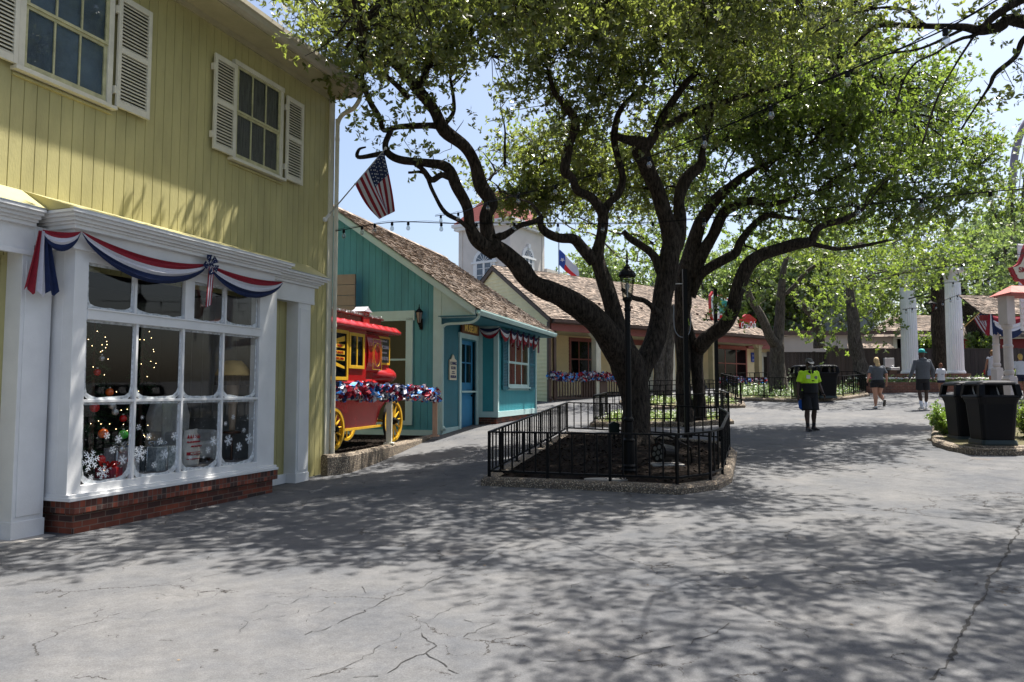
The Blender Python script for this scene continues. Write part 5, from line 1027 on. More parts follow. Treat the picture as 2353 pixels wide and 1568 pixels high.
def lowplants(name, label, P, n, h, m, seed, size=.07, zo=.12, cat=None):
    r = random.Random(seed); b = MB(); xs = [p[0] for p in P]; ys = [p[1] for p in P]; k = 0
    while k < n:
        x, y = r.uniform(min(xs), max(xs)), r.uniform(min(ys), max(ys))
        if not inside(P, x, y): continue
        k += 1; c = Vector((x, y, G(x, y) + zo))
        for _ in range(14):
            p = c + Vector((r.gauss(0, .07), r.gauss(0, .07), abs(r.gauss(0, .5)) * h)); d = Vector((r.gauss(0, 1), r.gauss(0, 1), abs(r.gauss(.4, .6)))).normalized() * size * r.uniform(.6, 1.3); q = d.orthogonal().normalized() * size * .25; b.add([p, p + d * .5 + q, p + d, p + d * .5 - q], [(0, 1, 2, 3)])
    o = b.build(name, m, recalc=False); return tag(o, kind="stuff")
LG = leafmat("lime_ground_leaf", (.07, .14, .02), (.22, .30, .04)); LP = leafmat("garden_leaf", (.04, .10, .02), (.12, .20, .04))
lowplants("ground_cover", None, grow(E2, -.2), 330, .16, LG, 1); lowplants("ground_cover", None, grow(E3, -.2), 260, .16, LG, 2); lowplants("ground_cover", None, grow(E4, -.25), 520, .30, LP, 3, .1)
PF = [mat("white_flower", (.8, .8, .78), .6), mat("pink_flower", (.6, .1, .2), .6)]
# ------------------------------------------------------------------ street lamp, poles, spotlight, box
def lamp_post():
    p = Vector((1.93, 12.3, 0)); z0 = G(p.x, p.y) + .12; t = thing("street_lamp", "tall black cast iron street lamp with a glazed lantern standing inside the front bed", "street lamp", (p.x, p.y, z0)); H_ = 3.72
    b = MB(); b.lathe([(.135, 0), (.14, .03), (.12, .06), (.125, .10), (.10, .13), (.095, .50), (.105, .52), (.075, .55), (.07, .82), (.085, .84), (.085, .87), (.06, .90), (.052, 1.0), (.047, 2.65), (.06, 2.67), (.06, 2.70), (.045, 2.73), (.05, 2.78)], n=16); b.build("post", IRON, t, smooth=False)
    b = MB(); b.lathe([(.05, 2.78), (.06, 2.82), (.08, 2.84), (.085, 2.87), (.04, 2.89)], n=12); b.build("lantern_base", IRON, t); b = MB()
    for k in range(6): a = k * math.pi / 3 + .2; b.tube([(.078 * math.cos(a), .078 * math.sin(a), 2.87), (.125 * math.cos(a), .125 * math.sin(a), 3.24)], .007, 4)
    for rr_, z in ((.078, 2.88), (.118, 3.18), (.125, 3.24)): [b.tube([(rr_ * math.cos(k * math.pi / 3 + .2), rr_ * math.sin(k * math.pi / 3 + .2), z), (rr_ * math.cos((k + 1) * math.pi / 3 + .2), rr_ * math.sin((k + 1) * math.pi / 3 + .2), z)], .006, 4) for k in range(6)]
    b.build("cage", IRON, t); b = MB(); b.lathe([(.074, 2.88), (.120, 3.23)], n=6, rot=.2); b.build("glass_panes", glassmat("lamp_glass", (.72, .74, .70), .05, .05), t)
    b = MB(); b.lathe([(.012, 2.88), (.014, 3.0), (.035, 3.04), (.035, 3.1), (.01, 3.14)], n=8); b.build("bulb", FWHITE, t)
    b = MB(); b.lathe([(.145, 3.24), (.15, 3.26), (.13, 3.31), (.08, 3.36), (.055, 3.37), (.06, 3.40), (.03, 3.43), (.015, 3.46), (.028, 3.50), (.012, 3.54), (.018, 3.58), (.004, 3.72)], n=12); b.build("lantern_cap", IRON, t, smooth=False)
lamp_post()
def pole(label, x, y, h, r_=.04, arm=None, zoff=.1):
    t = thing("steel_pole", label, "pole", (x, y, G(x, y) + zoff), group="slim black poles"); b = MB(); b.box(-r_, r_, -r_, r_, -.05, h); b.box(-.1, .1, -.1, .1, -.05, .02); b.build("pole", IRON, t)
    if arm: b = MB(); b.beam((-arm, 0, h - .35), (.02, 0, h - .35), .02, .02); b.build("cross_arm", WHITE, t)
p = gp(1579, 1001, .1); pole("slim black pole rising through the back of the front bed", p.x, p.y, 3.95, .05, .25)
p = gp(1648, 935, .1); pole("slim black pole standing right of the twin oak in the third bed", p.x, p.y, 4.1, .055)
pc = MB(); q0 = at(1574, 700, 19.5); pc.tube(smoothpath([at(1548, 700, 19.3), at(1550, 755, 19.2), at(1565, 775, 19.2), at(1584, 765, 19.2), at(1588, 720, 19.3)], 5), .012, 6); tag(pc.build("looped_cable", mat("grey_cable", (.2, .22, .25), .5)), "grey cable loop hanging against the twin oak trunk", "cable")
sp_ = gp(1528, 1068, .12); st = thing("spotlight", "black can spotlight lying on the mulch of the front bed on a yoke", "spotlight", sp_)
b = MB(); ax = Vector((-.75, -.6, .1)).normalized(); b.tube([Vector((0, 0, .20)) - ax * .22, Vector((0, 0, .20)) - ax * .18, Vector((0, 0, .20)) + ax * .16, Vector((0, 0, .20)) + ax * .17], [.08, .14, .17, .17], 20); b.build("housing", IRON, st, smooth=False)
b = MB(); cpos = Vector((0, 0, .20)) + ax * .172; u = ax.orthogonal().normalized(); w_ = ax.cross(u)
for k in range(7): a = k * 1.047; cc = cpos + (u * math.cos(a) + w_ * math.sin(a)) * (.10 if k < 6 else 0); b.tube([cc, cc + ax * .006], .038, 12)
b.build("lens", mat("dull_lens", (.09, .09, .08), .15, .2, 3, 0, spec=.8), st)
b = MB(); b.tube(smoothpath([(-.15, .12, .2), (-.12, .10, .45), (.05, -.02, .50), (.22, -.12, .42), (.2, -.14, .2)], 4), .014, 6); b.tube([(.05, -.02, .5), (.45, .0, .30), (.5, .1, .0)], .016, 6); b.build("yoke", IRON, st); b = MB(); b.box(-.25, .3, -.2, .22, -.01, .02); b.build("foot_plate", CONC, st)
gbx = gp(1411, 1012, .1); t = thing("utility_box", "small dark green utility box left of the leaning oak trunk", "utility box", gbx)
b = MB(); b.box(-.03, .03, -.03, .03, -.05, .2); b.build("stand", IRON, t); b = MB(); b.prism([(-.14, .16), (.14, .16), (.15, .44), (.0, .50), (-.15, .43)], 'y', -.10, .12); b.build("box", mat("dark_green_metal", (.004, .012, .010), .4, spec=.2), t, bev=.01); t.scale = (.8, .8, .85)
vb = gp(1392, 1105, .10); b = MB(); b.prism([(.34 * math.cos(a), .12 * math.sin(a)) for a in np.linspace(0, 2 * math.pi, 21)[:-1]], 'z', .0, .035); o = b.build("valve_cover", CONC, bev=.01); o.location = vb; tag(o, "pale oval valve cover lying at the front edge of the mulch bed", "valve cover")

# ------------------------------------------------------------------ festoon lights
BULB = glassmat("clear_bulb", (.72, .74, .74), .05, .22); FIL = mat("filament", (.5, .4, .25), .5)
def lights(label, P, bulbs, sag=.15, s=1.0, seed=0):
    P = [Vector(p) for p in P]; base = P[0]; t = thing("festoon_lights", label, "string lights", base, group="festoon light strings"); pts = [Vector(p) for p in smoothpath(P, 10)]
    b = MB(); b.tube([p - base for p in pts], .0075 * s, 5); b.tube([p - base + Vector((.0, .0, .02 + .012 * math.sin(i * .9))) for i, p in enumerate(pts)], .0035 * s, 4); b.build("cable", IRON, t)
    r = random.Random(seed)
    for px in bulbs:
        best = min(pts, key=lambda p: abs(1176.5 + FPX * p.x / (p.y * math.cos(PITCH) + (p.z - 1.65) * math.sin(PITCH)) - px)); i = [j for j, p in enumerate(pts) if p is best][0]
        j = min(i + 1, len(pts) - 1) if i + 1 < len(pts) else i - 1; f = lambda p: 1176.5 + FPX * p.x / (p.y * math.cos(PITCH) + (p.z - 1.65) * math.sin(PITCH))
        a_, c_ = pts[i], pts[j]; fr_ = (px - f(a_)) / (f(c_) - f(a_)) if abs(f(c_) - f(a_)) > .01 else 0; p = a_.lerp(c_, max(-1, min(1, fr_))) - base; k = 1.15 * s
        b = MB(); b.lathe([(.012 * k, .01), (.02 * k, 0), (.022 * k, -.045 * k), (.018 * k, -.05 * k)], p, 8); so_ = b.build("socket", IRON, t)
        b = MB(); b.lathe([(.014 * k, -.05 * k), (.022 * k, -.065 * k), (.031 * k, -.09 * k), (.031 * k, -.105 * k), (.02 * k, -.128 * k), (.004 * k, -.133 * k)], p, 10); b.build("bulb", BULB, so_, smooth=True)
lights("long nearly level festoon string from the green building to the right edge", [gw(.0, -.1, 4.75), at(905, 511, 14.6), at(1050, 514, 15.0), at(1170, 513, 15.3), at(1374, 515, 15.2), at(1500, 512, 14.5), at(1640, 500, 13.6), at(1832, 484, 12.5), at(1970, 473, 11.6), at(2115, 457, 10.8), at(2353, 434, 9.8), at(2600, 415, 9.0)],
       [790, 832, 861, 901, 938, 1014, 1095, 1182, 1282, 1385, 1500, 1618, 1700, 1836, 1972, 2117, 2275], s=1.15)
lights("festoon string climbing steeply towards the top right corner of the picture", [at(1000, 497, 14.8), at(1060, 488, 14.2), at(1120, 466, 13.2), at(1190, 449, 12.2), at(1275, 427, 11.4), at(1376, 399, 10.6), at(1490, 362, 9.8), at(1617, 313, 8.9), at(1770, 245, 8.0), at(1945, 165, 7.0), at(2170, 68, 6.1), at(2400, -60, 5.2), at(2700, -180, 4.6)],
       [1013, 1053, 1122, 1191, 1276, 1378, 1492, 1618, 1771, 1947, 2172], s=.98)
lights("low festoon string from the twin oak towards the kiosk sign", [at(1700, 662, 26), at(1881, 657, 24), at(1996, 641, 22.5), at(2128, 621, 20), at(2293, 593, 17), at(2420, 572, 15)], [1760, 1881, 1939, 1996, 2065, 2130, 2210, 2292], s=1.1)
lights("second low festoon string sagging behind the first towards the kiosk roof", [at(1800, 672, 30), at(1940, 668, 28), at(2100, 659, 26), at(2182, 650, 24), at(2353, 631, 20), at(2500, 618, 18)], [1850, 1940, 2000, 2100, 2190, 2270], s=1.1)
lights("short festoon string looped between the two white columns", [at(2074, 712, 31.6), at(2095, 709, 31.3), at(2109, 709, 31.5), at(2140, 705, 32), at(2172, 690, 32.0), at(2203, 678, 31.9)], [2082, 2096, 2150, 2166, 2184, 2200], s=1.3)
# ------------------------------------------------------------------ trees
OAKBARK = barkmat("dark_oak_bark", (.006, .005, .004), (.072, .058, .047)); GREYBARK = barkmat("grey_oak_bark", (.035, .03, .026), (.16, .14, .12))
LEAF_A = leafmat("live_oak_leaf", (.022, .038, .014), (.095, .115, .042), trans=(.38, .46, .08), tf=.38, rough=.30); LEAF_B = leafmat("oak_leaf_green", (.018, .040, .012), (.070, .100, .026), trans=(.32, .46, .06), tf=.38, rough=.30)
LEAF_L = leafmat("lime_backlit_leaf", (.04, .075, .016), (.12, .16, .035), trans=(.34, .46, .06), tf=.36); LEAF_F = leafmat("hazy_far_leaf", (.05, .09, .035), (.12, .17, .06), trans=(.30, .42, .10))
def leaves(C, per, rad, L_, W_, m, parent, name="crown", seed=0, flat=.7, up=.0):
    g = np.random.default_rng(seed); C = np.array(C, float); K_ = 7; nr = max(1, per // K_); M_ = len(C) * nr; N = M_ * K_
    rc = np.repeat(C, nr, 0) + g.normal(0, 1, (M_, 3)) * np.array([rad, rad, rad * flat]); ax = g.normal(0, 1, (M_, 3)) * np.array([1, 1, .7]); ax[:, 2] += .35 + up; ax /= np.linalg.norm(ax, axis=1)[:, None]
    c = np.repeat(rc, K_, 0); ax = np.repeat(ax, K_, 0); d = g.normal(0, 1, (N, 3)); d -= ax * (d * ax).sum(1)[:, None]; d /= np.linalg.norm(d, axis=1)[:, None]; d = d * .85 + ax * g.uniform(-.1, .9, (N, 1)); d /= np.linalg.norm(d, axis=1)[:, None]
    c = c - ax * g.uniform(0, .5, (N, 1)) * L_ ; q = np.cross(d, ax + g.normal(0, .25, (N, 3))); q /= np.linalg.norm(q, axis=1)[:, None] + 1e-9
    s = g.uniform(.6, 1.3, (N, 1)); nrm = np.cross(d, q); v = np.empty((N, 4, 3)); v[:, 0] = c; v[:, 1] = c + d * L_ * .5 * s + q * W_ * .5 * s + nrm * W_ * .18 * s; v[:, 2] = c + d * L_ * s; v[:, 3] = c + d * L_ * .5 * s - q * W_ * .5 * s + nrm * W_ * .18 * s
    me = bpy.data.meshes.new(name); me.vertices.add(N * 4); me.vertices.foreach_set("co", v.reshape(-1)); me.loops.add(N * 4); me.loops.foreach_set("vertex_index", np.arange(N * 4)); me.polygons.add(N)
    me.polygons.foreach_set("loop_start", np.arange(0, N * 4, 4)); me.polygons.foreach_set("loop_total", np.full(N, 4)); me.materials.append(m); me.update(calc_edges=True); o = bpy.data.objects.new(name, me); COL.objects.link(o); o.parent = parent; return o
NLEAF = 0; THR = -.16; NF = .95
def oak(name, label, base, limbs, blobs, bark, leaf, dens=4.5, per=26, crad=.20, L_=.085, W_=.036, seed=0, twig=.010, group="oak trees", wob=.05, extra_leaf=None, twiglen=3.2, twigmax=1500, bq=.05):
    r = random.Random(seed); base = Vector(base); t = thing(name, label, "tree", base, group=group); nodes = []; tr = MB(); bo = None
    for li, L in enumerate(limbs):
        P = [at(px, py, Y) for px, py, Y, w in L]; rs = [w / 2 * Y / FPX for px, py, Y, w in L]; S = smoothpath([tuple(p) + (q,) for p, q in zip(P, rs)], 5); pts = []; rr_ = []
        for i, s in enumerate(S):
            n_ = noise.noise_vector(Vector(s[:3]) * .9 + Vector((seed, li, 0))) * wob * (1 if i > 2 else 0) * min(1.5, .4 + s[3] * 4); p = Vector(s[:3]) + n_; pts.append(p - base); rr_.append(max(.012, s[3]) * (1 + .12 * noise.noise(Vector(s[:3]) * 2.7)))
        nodes += [(p, q) for p, q in zip(pts, rr_)]; b = MB(); b.tube(pts, rr_, 14 if rr_[0] > .12 else 8)
        if li == 0: tr = b.build("trunk", bark, t, smooth=True)
        else: b.build("limb", bark, t, smooth=True)
    NP = np.array([tuple(p) for p, q in nodes]); C = []; bl = []
    for B_ in blobs:
        c, rad, k = (at(B_[0], B_[1], B_[3]), B_[2] * B_[3] / FPX, B_[4] if len(B_) > 4 else 1) if B_[0] != 'w' else (Vector(B_[1:4]), B_[4], B_[5] if len(B_) > 5 else 1)
        bl.append((c - base, rad)); n = int(4.19 * rad ** 3 * dens * k * (1.9 if rad < .8 and k >= .8 else 1))
        for _ in range(n):
            while True:
                v = Vector((r.uniform(-1, 1), r.uniform(-1, 1), r.uniform(-1, 1)))
                if v.length < 1: break
            v = v.normalized() * v.length ** .6; p = c - base + Vector((v.x, v.y, v.z * .85)) * rad
            if noise.noise((p + base) * NF + Vector((seed * 3, 0, 0))) < THR: continue
            C.append(tuple(p))
    C = np.array(C); tw = MB()
    # secondary branches: from nearest limb node to each blob centre
    for c, rad in bl:
        d = np.linalg.norm(NP - np.array(tuple(c)), axis=1); i = int(d.argmin()); a = Vector(NP[i]); 
        if d[i] > .5: m_ = a.lerp(c, .5) + Vector((r.gauss(0, .12), r.gauss(0, .12), r.gauss(0, .12))) * d[i] * .6; S = [Vector(x) for x in smoothpath([a, a.lerp(m_, .5) + Vector((0, 0, .05 * d[i])), m_, c], 4)]; q = min(bq, .020 + d[i] * .012); tw.tube(S, [q * (1 - .65 * j / (len(S) - 1)) for j in range(len(S))], 6); NP = np.vstack([NP, [tuple(x) for x in S[3:]]])
    idx = r.sample(range(len(C)), min(len(C), twigmax))
    for i in idx:
        c = C[i]; d = np.linalg.norm(NP - c, axis=1); j = int(d.argmin())
        if d[j] < twiglen: a = Vector(NP[j]); e = Vector(c); m_ = a.lerp(e, .5) + Vector((r.gauss(0, .08), r.gauss(0, .08), r.gauss(.02, .08))) * (1 + d[j]); q = twig * (.6 + d[j] * .5); tw.tube([a, a.lerp(m_, .6), m_, m_.lerp(e, .55) + Vector((r.gauss(0, .03), r.gauss(0, .03), 0)), e], [q, q * .85, q * .65, q * .45, q * .3], 4, cap=False)
    tw.build("branchwork", bark, t, recalc=False); leaves(C, per, crad, L_, W_, leaf, t, seed=seed); global NLEAF; NLEAF += len(C) * per; return t
TA_ = gp(1463, 1018, .1)
A_limbs = [
 [(1464, 1055, 16.1, 104), (1464, 1022, 16.2, 78), (1463, 985, 16.3, 66), (1462, 940, 16.4, 63), (1457, 900, 16.5, 68), (1446, 855, 16.5, 76), (1428, 812, 16.4, 68), (1392, 762, 16.2, 61), (1350, 720, 16.0, 56), (1290, 682, 15.8, 50), (1225, 652, 15.6, 46), (1185, 608, 15.4, 43), (1152, 578, 15.3, 40), (1128, 560, 15.2, 36)],
 [(1135, 580, 15.3, 40), (1100, 556, 15.1, 36), (1080, 520, 15.0, 28), (1072, 474, 14.9, 26), (1048, 428, 14.8, 26), (1026, 384, 14.7, 24), (976, 374, 14.4, 20), (918, 367, 14.2, 20), (890, 352, 14.1, 17), (884, 330, 14.0, 14), (896, 300, 13.9, 13)],
 [(1140, 582, 15.3, 40), (1124, 552, 15.4, 36), (1117, 500, 15.4, 32), (1130, 466, 15.4, 34), (1106, 428, 15.4, 32), (1090, 378, 15.3, 28), (1066, 336, 15.2, 27), (1020, 297, 15.0, 30), (995, 252, 14.9, 28), (959, 207, 14.8, 27), (928, 168, 14.7, 23), (897, 132, 14.6, 20), (874, 84, 14.5, 17), (864, 28, 14.5, 15), (858, -50, 14.5, 12)],
 [(1015, 291, 15.0, 18), (987, 289, 14.8, 16), (920, 291, 14.5, 14), (883, 300, 14.3, 13), (872, 270, 14.2, 15), (850, 232, 14.2, 15), (833, 182, 14.1, 12), (838, 140, 14.0, 11), (836, 98, 14.0, 10), (822, 40, 13.9, 8)],
 [(962, 210, 14.8, 18), (974, 174, 14.9, 14), (987, 151, 15.0, 13), (1004, 129, 15.1, 12), (1032, 109, 15.2, 9), (1085, 85, 15.3, 6)],
 [(940, 225, 14.8, 14), (910, 195, 14.6, 13), (881, 168, 14.4, 11), (872, 148, 14.3, 8)],
 [(1018, 290, 15.1, 12), (1040, 262, 15.2, 10), (1043, 232, 15.2, 9), (1036, 180, 15.2, 7)],
 [(1044, 412, 14.8, 18), (1016, 402, 14.6, 15), (992, 414, 14.5, 14), (972, 390, 14.4, 12), (952, 378, 14.3, 8)],
 [(1100, 556, 15.1, 12), (1062, 512, 14.8, 11), (1022, 488, 14.7, 10), (995, 440, 14.6, 9), (976, 400, 14.5, 8), (940, 398, 14.4, 6)],
 [(892, 350, 14.1, 13), (862, 357, 14.0, 12), (824, 362, 13.8, 10), (826, 344, 13.8, 7), (842, 338, 13.8, 4)],
 [(1140, 549, 15.3, 22), (1166, 535, 15.4, 15), (1195, 518, 15.5, 13), (1228, 510, 15.6, 12), (1243, 500, 15.7, 10)],
 [(1436, 810, 16.5, 50), (1418, 745, 16.4, 44), (1409, 710, 16.4, 38), (1399, 679, 16.4, 36), (1384, 637, 16.5, 34), (1372, 595, 16.5, 33), (1376, 562, 16.5, 26), (1384, 525, 16.5, 25), (1384, 489, 16.4, 25), (1357, 452, 16.3, 22), (1327, 437, 16.2, 20), (1314, 408, 16.1, 18), (1297, 392, 16.0, 24), (1311, 330, 16.0, 20), (1325, 283, 15.9, 22), (1304, 246, 15.8, 17), (1274, 207, 15.7, 13), (1262, 160, 15.6, 10)],
 [(1365, 600, 16.5, 32), (1340, 573, 16.4, 28), (1320, 552, 16.3, 24), (1288, 548, 16.2, 22), (1260, 535, 16.1, 20), (1244, 518, 16.0, 16), (1245, 496, 16.0, 12)],
 [(1385, 492, 16.4, 22), (1402, 467, 16.5, 19), (1420, 450, 16.5, 18), (1432, 413, 16.5, 16), (1424, 377, 16.5, 15), (1414, 338, 16.4, 16), (1412, 308, 16.4, 17), (1420, 264, 16.4, 14), (1442, 230, 16.4, 12), (1479, 196, 16.3, 9)],
 [(1454, 910, 16.6, 50), (1474, 848, 16.7, 50), (1498, 798, 16.8, 48), (1514, 738, 16.9, 47), (1526, 670, 17.0, 46), (1536, 600, 17.0, 46), (1541, 545, 17.1, 43), (1527, 497, 17.0, 38), (1512, 441, 16.9, 34), (1486, 388, 16.8, 36), (1470, 346, 16.6, 42), (1473, 330, 16.5, 34), (1440, 322, 16.3, 22), (1412, 312, 16.2, 16)],
 [(1538, 590, 17.1, 44), (1558, 545, 17.3, 36), (1563, 503, 17.4, 30), (1561, 455, 17.5, 26), (1580, 408, 17.5, 30), (1612, 378, 17.5, 24), (1616, 350, 17.5, 16), (1625, 300, 17.4, 15), (1633, 260, 17.3, 14), (1641, 224, 17.2, 14), (1656, 160, 17.0, 13), (1669, 118, 16.9, 10), (1682, 80, 16.8, 8)],
 [(1480, 350, 16.6, 22), (1505, 305, 16.6, 24), (1526, 266, 16.5, 20), (1549, 230, 16.4, 18), (1577, 190, 16.3, 16), (1600, 168, 16.2, 12)],
 [(1505, 306, 16.6, 22), (1540, 284, 16.6, 18), (1568, 270, 16.6, 17), (1624, 246, 16.6, 15), (1708, 221, 16.5, 11), (1764, 207, 16.4, 10), (1820, 188, 16.4, 8)],
 [(1512, 722, 16.8, 18), (1498, 704, 16.7, 13), (1480, 690, 16.6, 12), (1456, 684, 16.5, 11), (1430, 665, 16.4, 8)],
 [(1519, 625, 17.0, 24), (1500, 588, 17.0, 20), (1470, 562, 17.1, 18), (1446, 546, 17.1, 16), (1431, 530, 17.1, 12)]]
A_blobs = [(1150, 440, 42, 17.5, 2.6), (1195, 455, 42, 17.8, 2.6), (1110, 405, 36, 17.2, 2.2), (1235, 440, 42, 18, 2.4), (1180, 400, 45, 17.5, 2), (712, 25, 60, 14.0, .8), (775, 70, 95, 14.0), (860, 30, 110, 14.2), (800, 160, 80, 14.0), (900, 150, 100, 14.5), (845, 240, 70, 14.1, .8), (960, 95, 115, 14.8), (1060, 55, 130, 15), (1040, 185, 100, 15, .9), (1130, 130, 105, 15.4), (1180, 30, 130, 15.5),
 (1000, 300, 80, 14.8, .5), (925, 310, 75, 14.4, .5), (860, 300, 55, 14.0, .6), (1080, 300, 60, 15, .5), (870, 345, 40, 13.9, .5), (960, 350, 60, 14.4, .4), (1290, 110, 135, 15.4, 1.2), (1240, 230, 95, 15.6, 1.3), (1400, 60, 140, 15.6), (1370, 190, 115, 15.9, 1.1), (1510, 100, 140, 16.2), (1480, 240, 110, 16.6), (1310, 290, 85, 16), (1400, 330, 80, 16.6, .7), (1600, 50, 140, 15.5), (1610, 190, 120, 16.6), (1560, 300, 80, 17),
 (1160, 380, 55, 16.8, .9), (1240, 380, 75, 17.5), (1200, 450, 55, 17.5, .8), (1290, 470, 60, 18, .9), (1440, 430, 80, 18.5, .9), (1710, 120, 120, 16), (1700, 20, 130, 14.8), (1270, 10, 120, 15), (1440, -60, 160, 15), (1000, -60, 150, 14), (1200, -90, 170, 14), (1640, -90, 160, 14.5), (1375, 270, 60, 16, .8), (985, 440, 22, 14.6, 1.5),
 (1130, 420, 50, 17.5, 1.2), (1170, 450, 50, 17.8, 1.4), (1225, 410, 60, 18, 1.3), (1160, 370, 50, 17.5, 1), (1250, 470, 50, 18.5, 1.2), (1300, 340, 70, 17.5, 1.2), (1090, 440, 25, 16.5, 1), (1430, 380, 80, 18.5, 1.2), (1520, 440, 60, 19, 1.2), (1350, 400, 60, 18, 1.2), (1150, 250, 60, 16.5, .6), (1215, 330, 70, 17.5), (1300, 400, 75, 18), (1380, 440, 60, 18.5), (1340, 360, 70, 18, .9), (1460, 330, 80, 18.6), (1480, 400, 80, 19), (1560, 400, 80, 19.2), (1240, 440, 60, 18, .9), (1180, 430, 45, 17.5, .8), (1110, 350, 45, 17, .6), (1420, 200, 90, 17), (1550, 200, 90, 17.5), (1490, 480, 60, 19.5, .8), (1390, 520, 50, 19.5, .7), (1300, 440, 50, 19, .8),
 ('w', -2.4, 9.7, 7.9, .9, 1.8), ('w', -1.2, 10.1, 8.0, 1.0, 1.8), ('w', .4, 10.2, 8.1, .95, 1.4), ('w', -3.2, 10.5, 8.0, .9, 1.2), ('w', -3.2, 9.3, 7.6, .7, 1.4), ('w', 1.9, 9.9, 8.1, .9, 1), ('w', -2.6, 11.9, 7.9, 1.2, .8), ('w', -1.6, 11.3, 8.0, 1.3, .85), ('w', .0, 11.6, 8.3, 1.35), ('w', 1.6, 11.3, 8.5, 1.3), ('w', 3.2, 11.9, 8.6, 1.4), ('w', 4.8, 12.6, 8.9, 1.4), ('w', -3.0, 13.3, 8.4, 1.3, .8), ('w', -1, 13.2, 9.2, 1.6), ('w', 1.2, 13.4, 9.6, 1.7), ('w', 3.4, 13.8, 9.8, 1.7), ('w', 5.2, 14.6, 9.6, 1.6), ('w', 0, 15.5, 10.4, 1.7), ('w', 2.6, 16, 10.8, 1.8), ('w', 5, 16.6, 10.6, 1.7), ('w', -2.2, 15.2, 9.6, 1.5), ('w', 6.4, 13.0, 8.6, 1.2)]
oak("oak_tree", "big oak in the front railed bed with one thick limb leaning far left", TA_, A_limbs, A_blobs, OAKBARK, LEAF_A, dens=12, per=42, crad=.22, L_=.11, W_=.047, seed=1, twigmax=3600, twig=.014)
TB_ = gp(1588, 985, .1)
B_limbs = [
 [(1574, 995, 20.6, 52), (1572, 940, 20.7, 38), (1569, 880, 20.8, 34), (1567, 800, 20.9, 34), (1567, 740, 21, 36), (1569, 690, 21, 38), (1574, 650, 21, 40), (1583, 609, 21, 40), (1590, 567, 21, 36), (1600, 535, 20.9, 32), (1613, 503, 20.8, 30), (1647, 455, 20.6, 26), (1680, 427, 20.4, 22), (1708, 405, 20.2, 18), (1750, 380, 20, 12)],
 [(1608, 992, 20.9, 42), (1606, 930, 21, 30), (1603, 870, 21, 28), (1602, 815, 21, 32), (1610, 780, 21, 38)],
 [(1590, 640, 21, 34), (1613, 581, 20.9, 30), (1638, 539, 20.8, 26), (1664, 492, 20.7, 24), (1698, 470, 20.6, 22), (1726, 461, 20.5, 20), (1770, 470, 20.4, 14), (1830, 455, 20.3, 9)],
 [(1584, 680, 21, 30), (1606, 640, 20.9, 20), (1630, 618, 20.8, 22), (1660, 600, 20.7, 22), (1689, 581, 20.6, 20), (1702, 550, 20.5, 17), (1736, 514, 20.4, 16), (1764, 497, 20.3, 13), (1800, 500, 20.2, 10), (1860, 508, 20.1, 7)],
 [(1604, 800, 20.9, 40), (1630, 775, 20.6, 36), (1662, 750, 20.3, 32), (1680, 722, 20.1, 32), (1692, 680, 19.9, 32), (1706, 640, 19.8, 32), (1724, 606, 19.7, 32), (1752, 585, 19.6, 30), (1790, 572, 19.5, 28), (1836, 560, 19.4, 26), (1864, 556, 19.4, 22), (1876, 530, 19.3, 16), (1900, 516, 19.3, 16), (1940, 505, 19.2, 14), (1985, 480, 19.1, 9)],
 [(1864, 560, 19.4, 12), (1920, 572, 19.4, 9), (1980, 566, 19.4, 8), (2040, 552, 19.3, 6)],
 [(1604, 820, 21.0, 26), (1585, 770, 21.0, 24), (1574, 720, 21, 20)]]
B_blobs = [(1690, 300, 110, 19.5), (1760, 400, 105, 19.5), (1650, 420, 80, 20.5, .8), (1800, 220, 130, 18.5), (1860, 330, 115, 19), (1880, 440, 95, 19.5), (1950, 380, 110, 20), (1960, 240, 90, 19), (2050, 390, 100, 20.5), (2100, 320, 85, 21), (2160, 300, 80, 21), (2210, 330, 65, 21), (2190, 400, 75, 21), (2110, 440, 80, 21), (1790, 520, 60, 20.5, .8), (1900, 500, 55, 20.5, .9), (2030, 470, 75, 21), (2230, 460, 45, 21, .7),
 (1850, 515, 55, 20.5, 1.2), (1950, 515, 60, 20.6, 1.3), (2060, 500, 60, 20.8, 1.4), (2160, 480, 60, 21, 1.4), (2245, 470, 42, 21, 1.4), (2250, 380, 50, 21, 1.3), (2000, 440, 80, 21, 1.2), (2120, 400, 70, 21, 1.2), (1600, 320, 90, 21), (1680, 360, 90, 21), (1620, 420, 80, 22), (1700, 440, 80, 21.5), (1640, 500, 50, 22.5, .8), (1760, 300, 90, 20.5), (1820, 400, 90, 20.5), (1760, 450, 70, 21.5), (1840, 480, 70, 21.5), (1960, 470, 75, 21.5), (2230, 330, 60, 21, 1.3), (2230, 410, 65, 21, 1.3), (2150, 290, 50, 20.5), (2030, 320, 80, 20.5), (1930, 300, 90, 19.5), (2150, 380, 70, 22), (1840, 560, 40, 22, .7), (1580, 480, 50, 22.5, .7),
 (1700, 560, 45, 21.5, .7), (1740, 650, 45, 20.2, .8), (1668, 720, 32, 19.9, 1.5), (1655, 690, 24, 19.9, 1.2), (1725, 700, 22, 19.9, 1.1), (1780, 600, 35, 21, .5), (1900, 170, 130, 18), (1500, 560, 60, 22.5, .8), (1330, 500, 55, 22, .8), (1400, 560, 50, 23, .6),
 ('w', 5.5, 19, 9.6, 1.8), ('w', 8, 18.4, 9.4, 1.8), ('w', 10.2, 18.6, 8.8, 1.7), ('w', 7.2, 20.6, 10, 1.8), ('w', 9.6, 20.8, 9.8, 1.8), ('w', 8.6, 16.6, 8.6, 1.3), ('w', 6.8, 16.2, 9.2, 1.3)]
oak("oak_tree", "twin stemmed oak right behind the leaning one, a limb arching right", TB_, B_limbs, B_blobs, OAKBARK, LEAF_B, dens=9.5, per=42, crad=.25, L_=.12, W_=.056, seed=2, twigmax=2800, twig=.016)
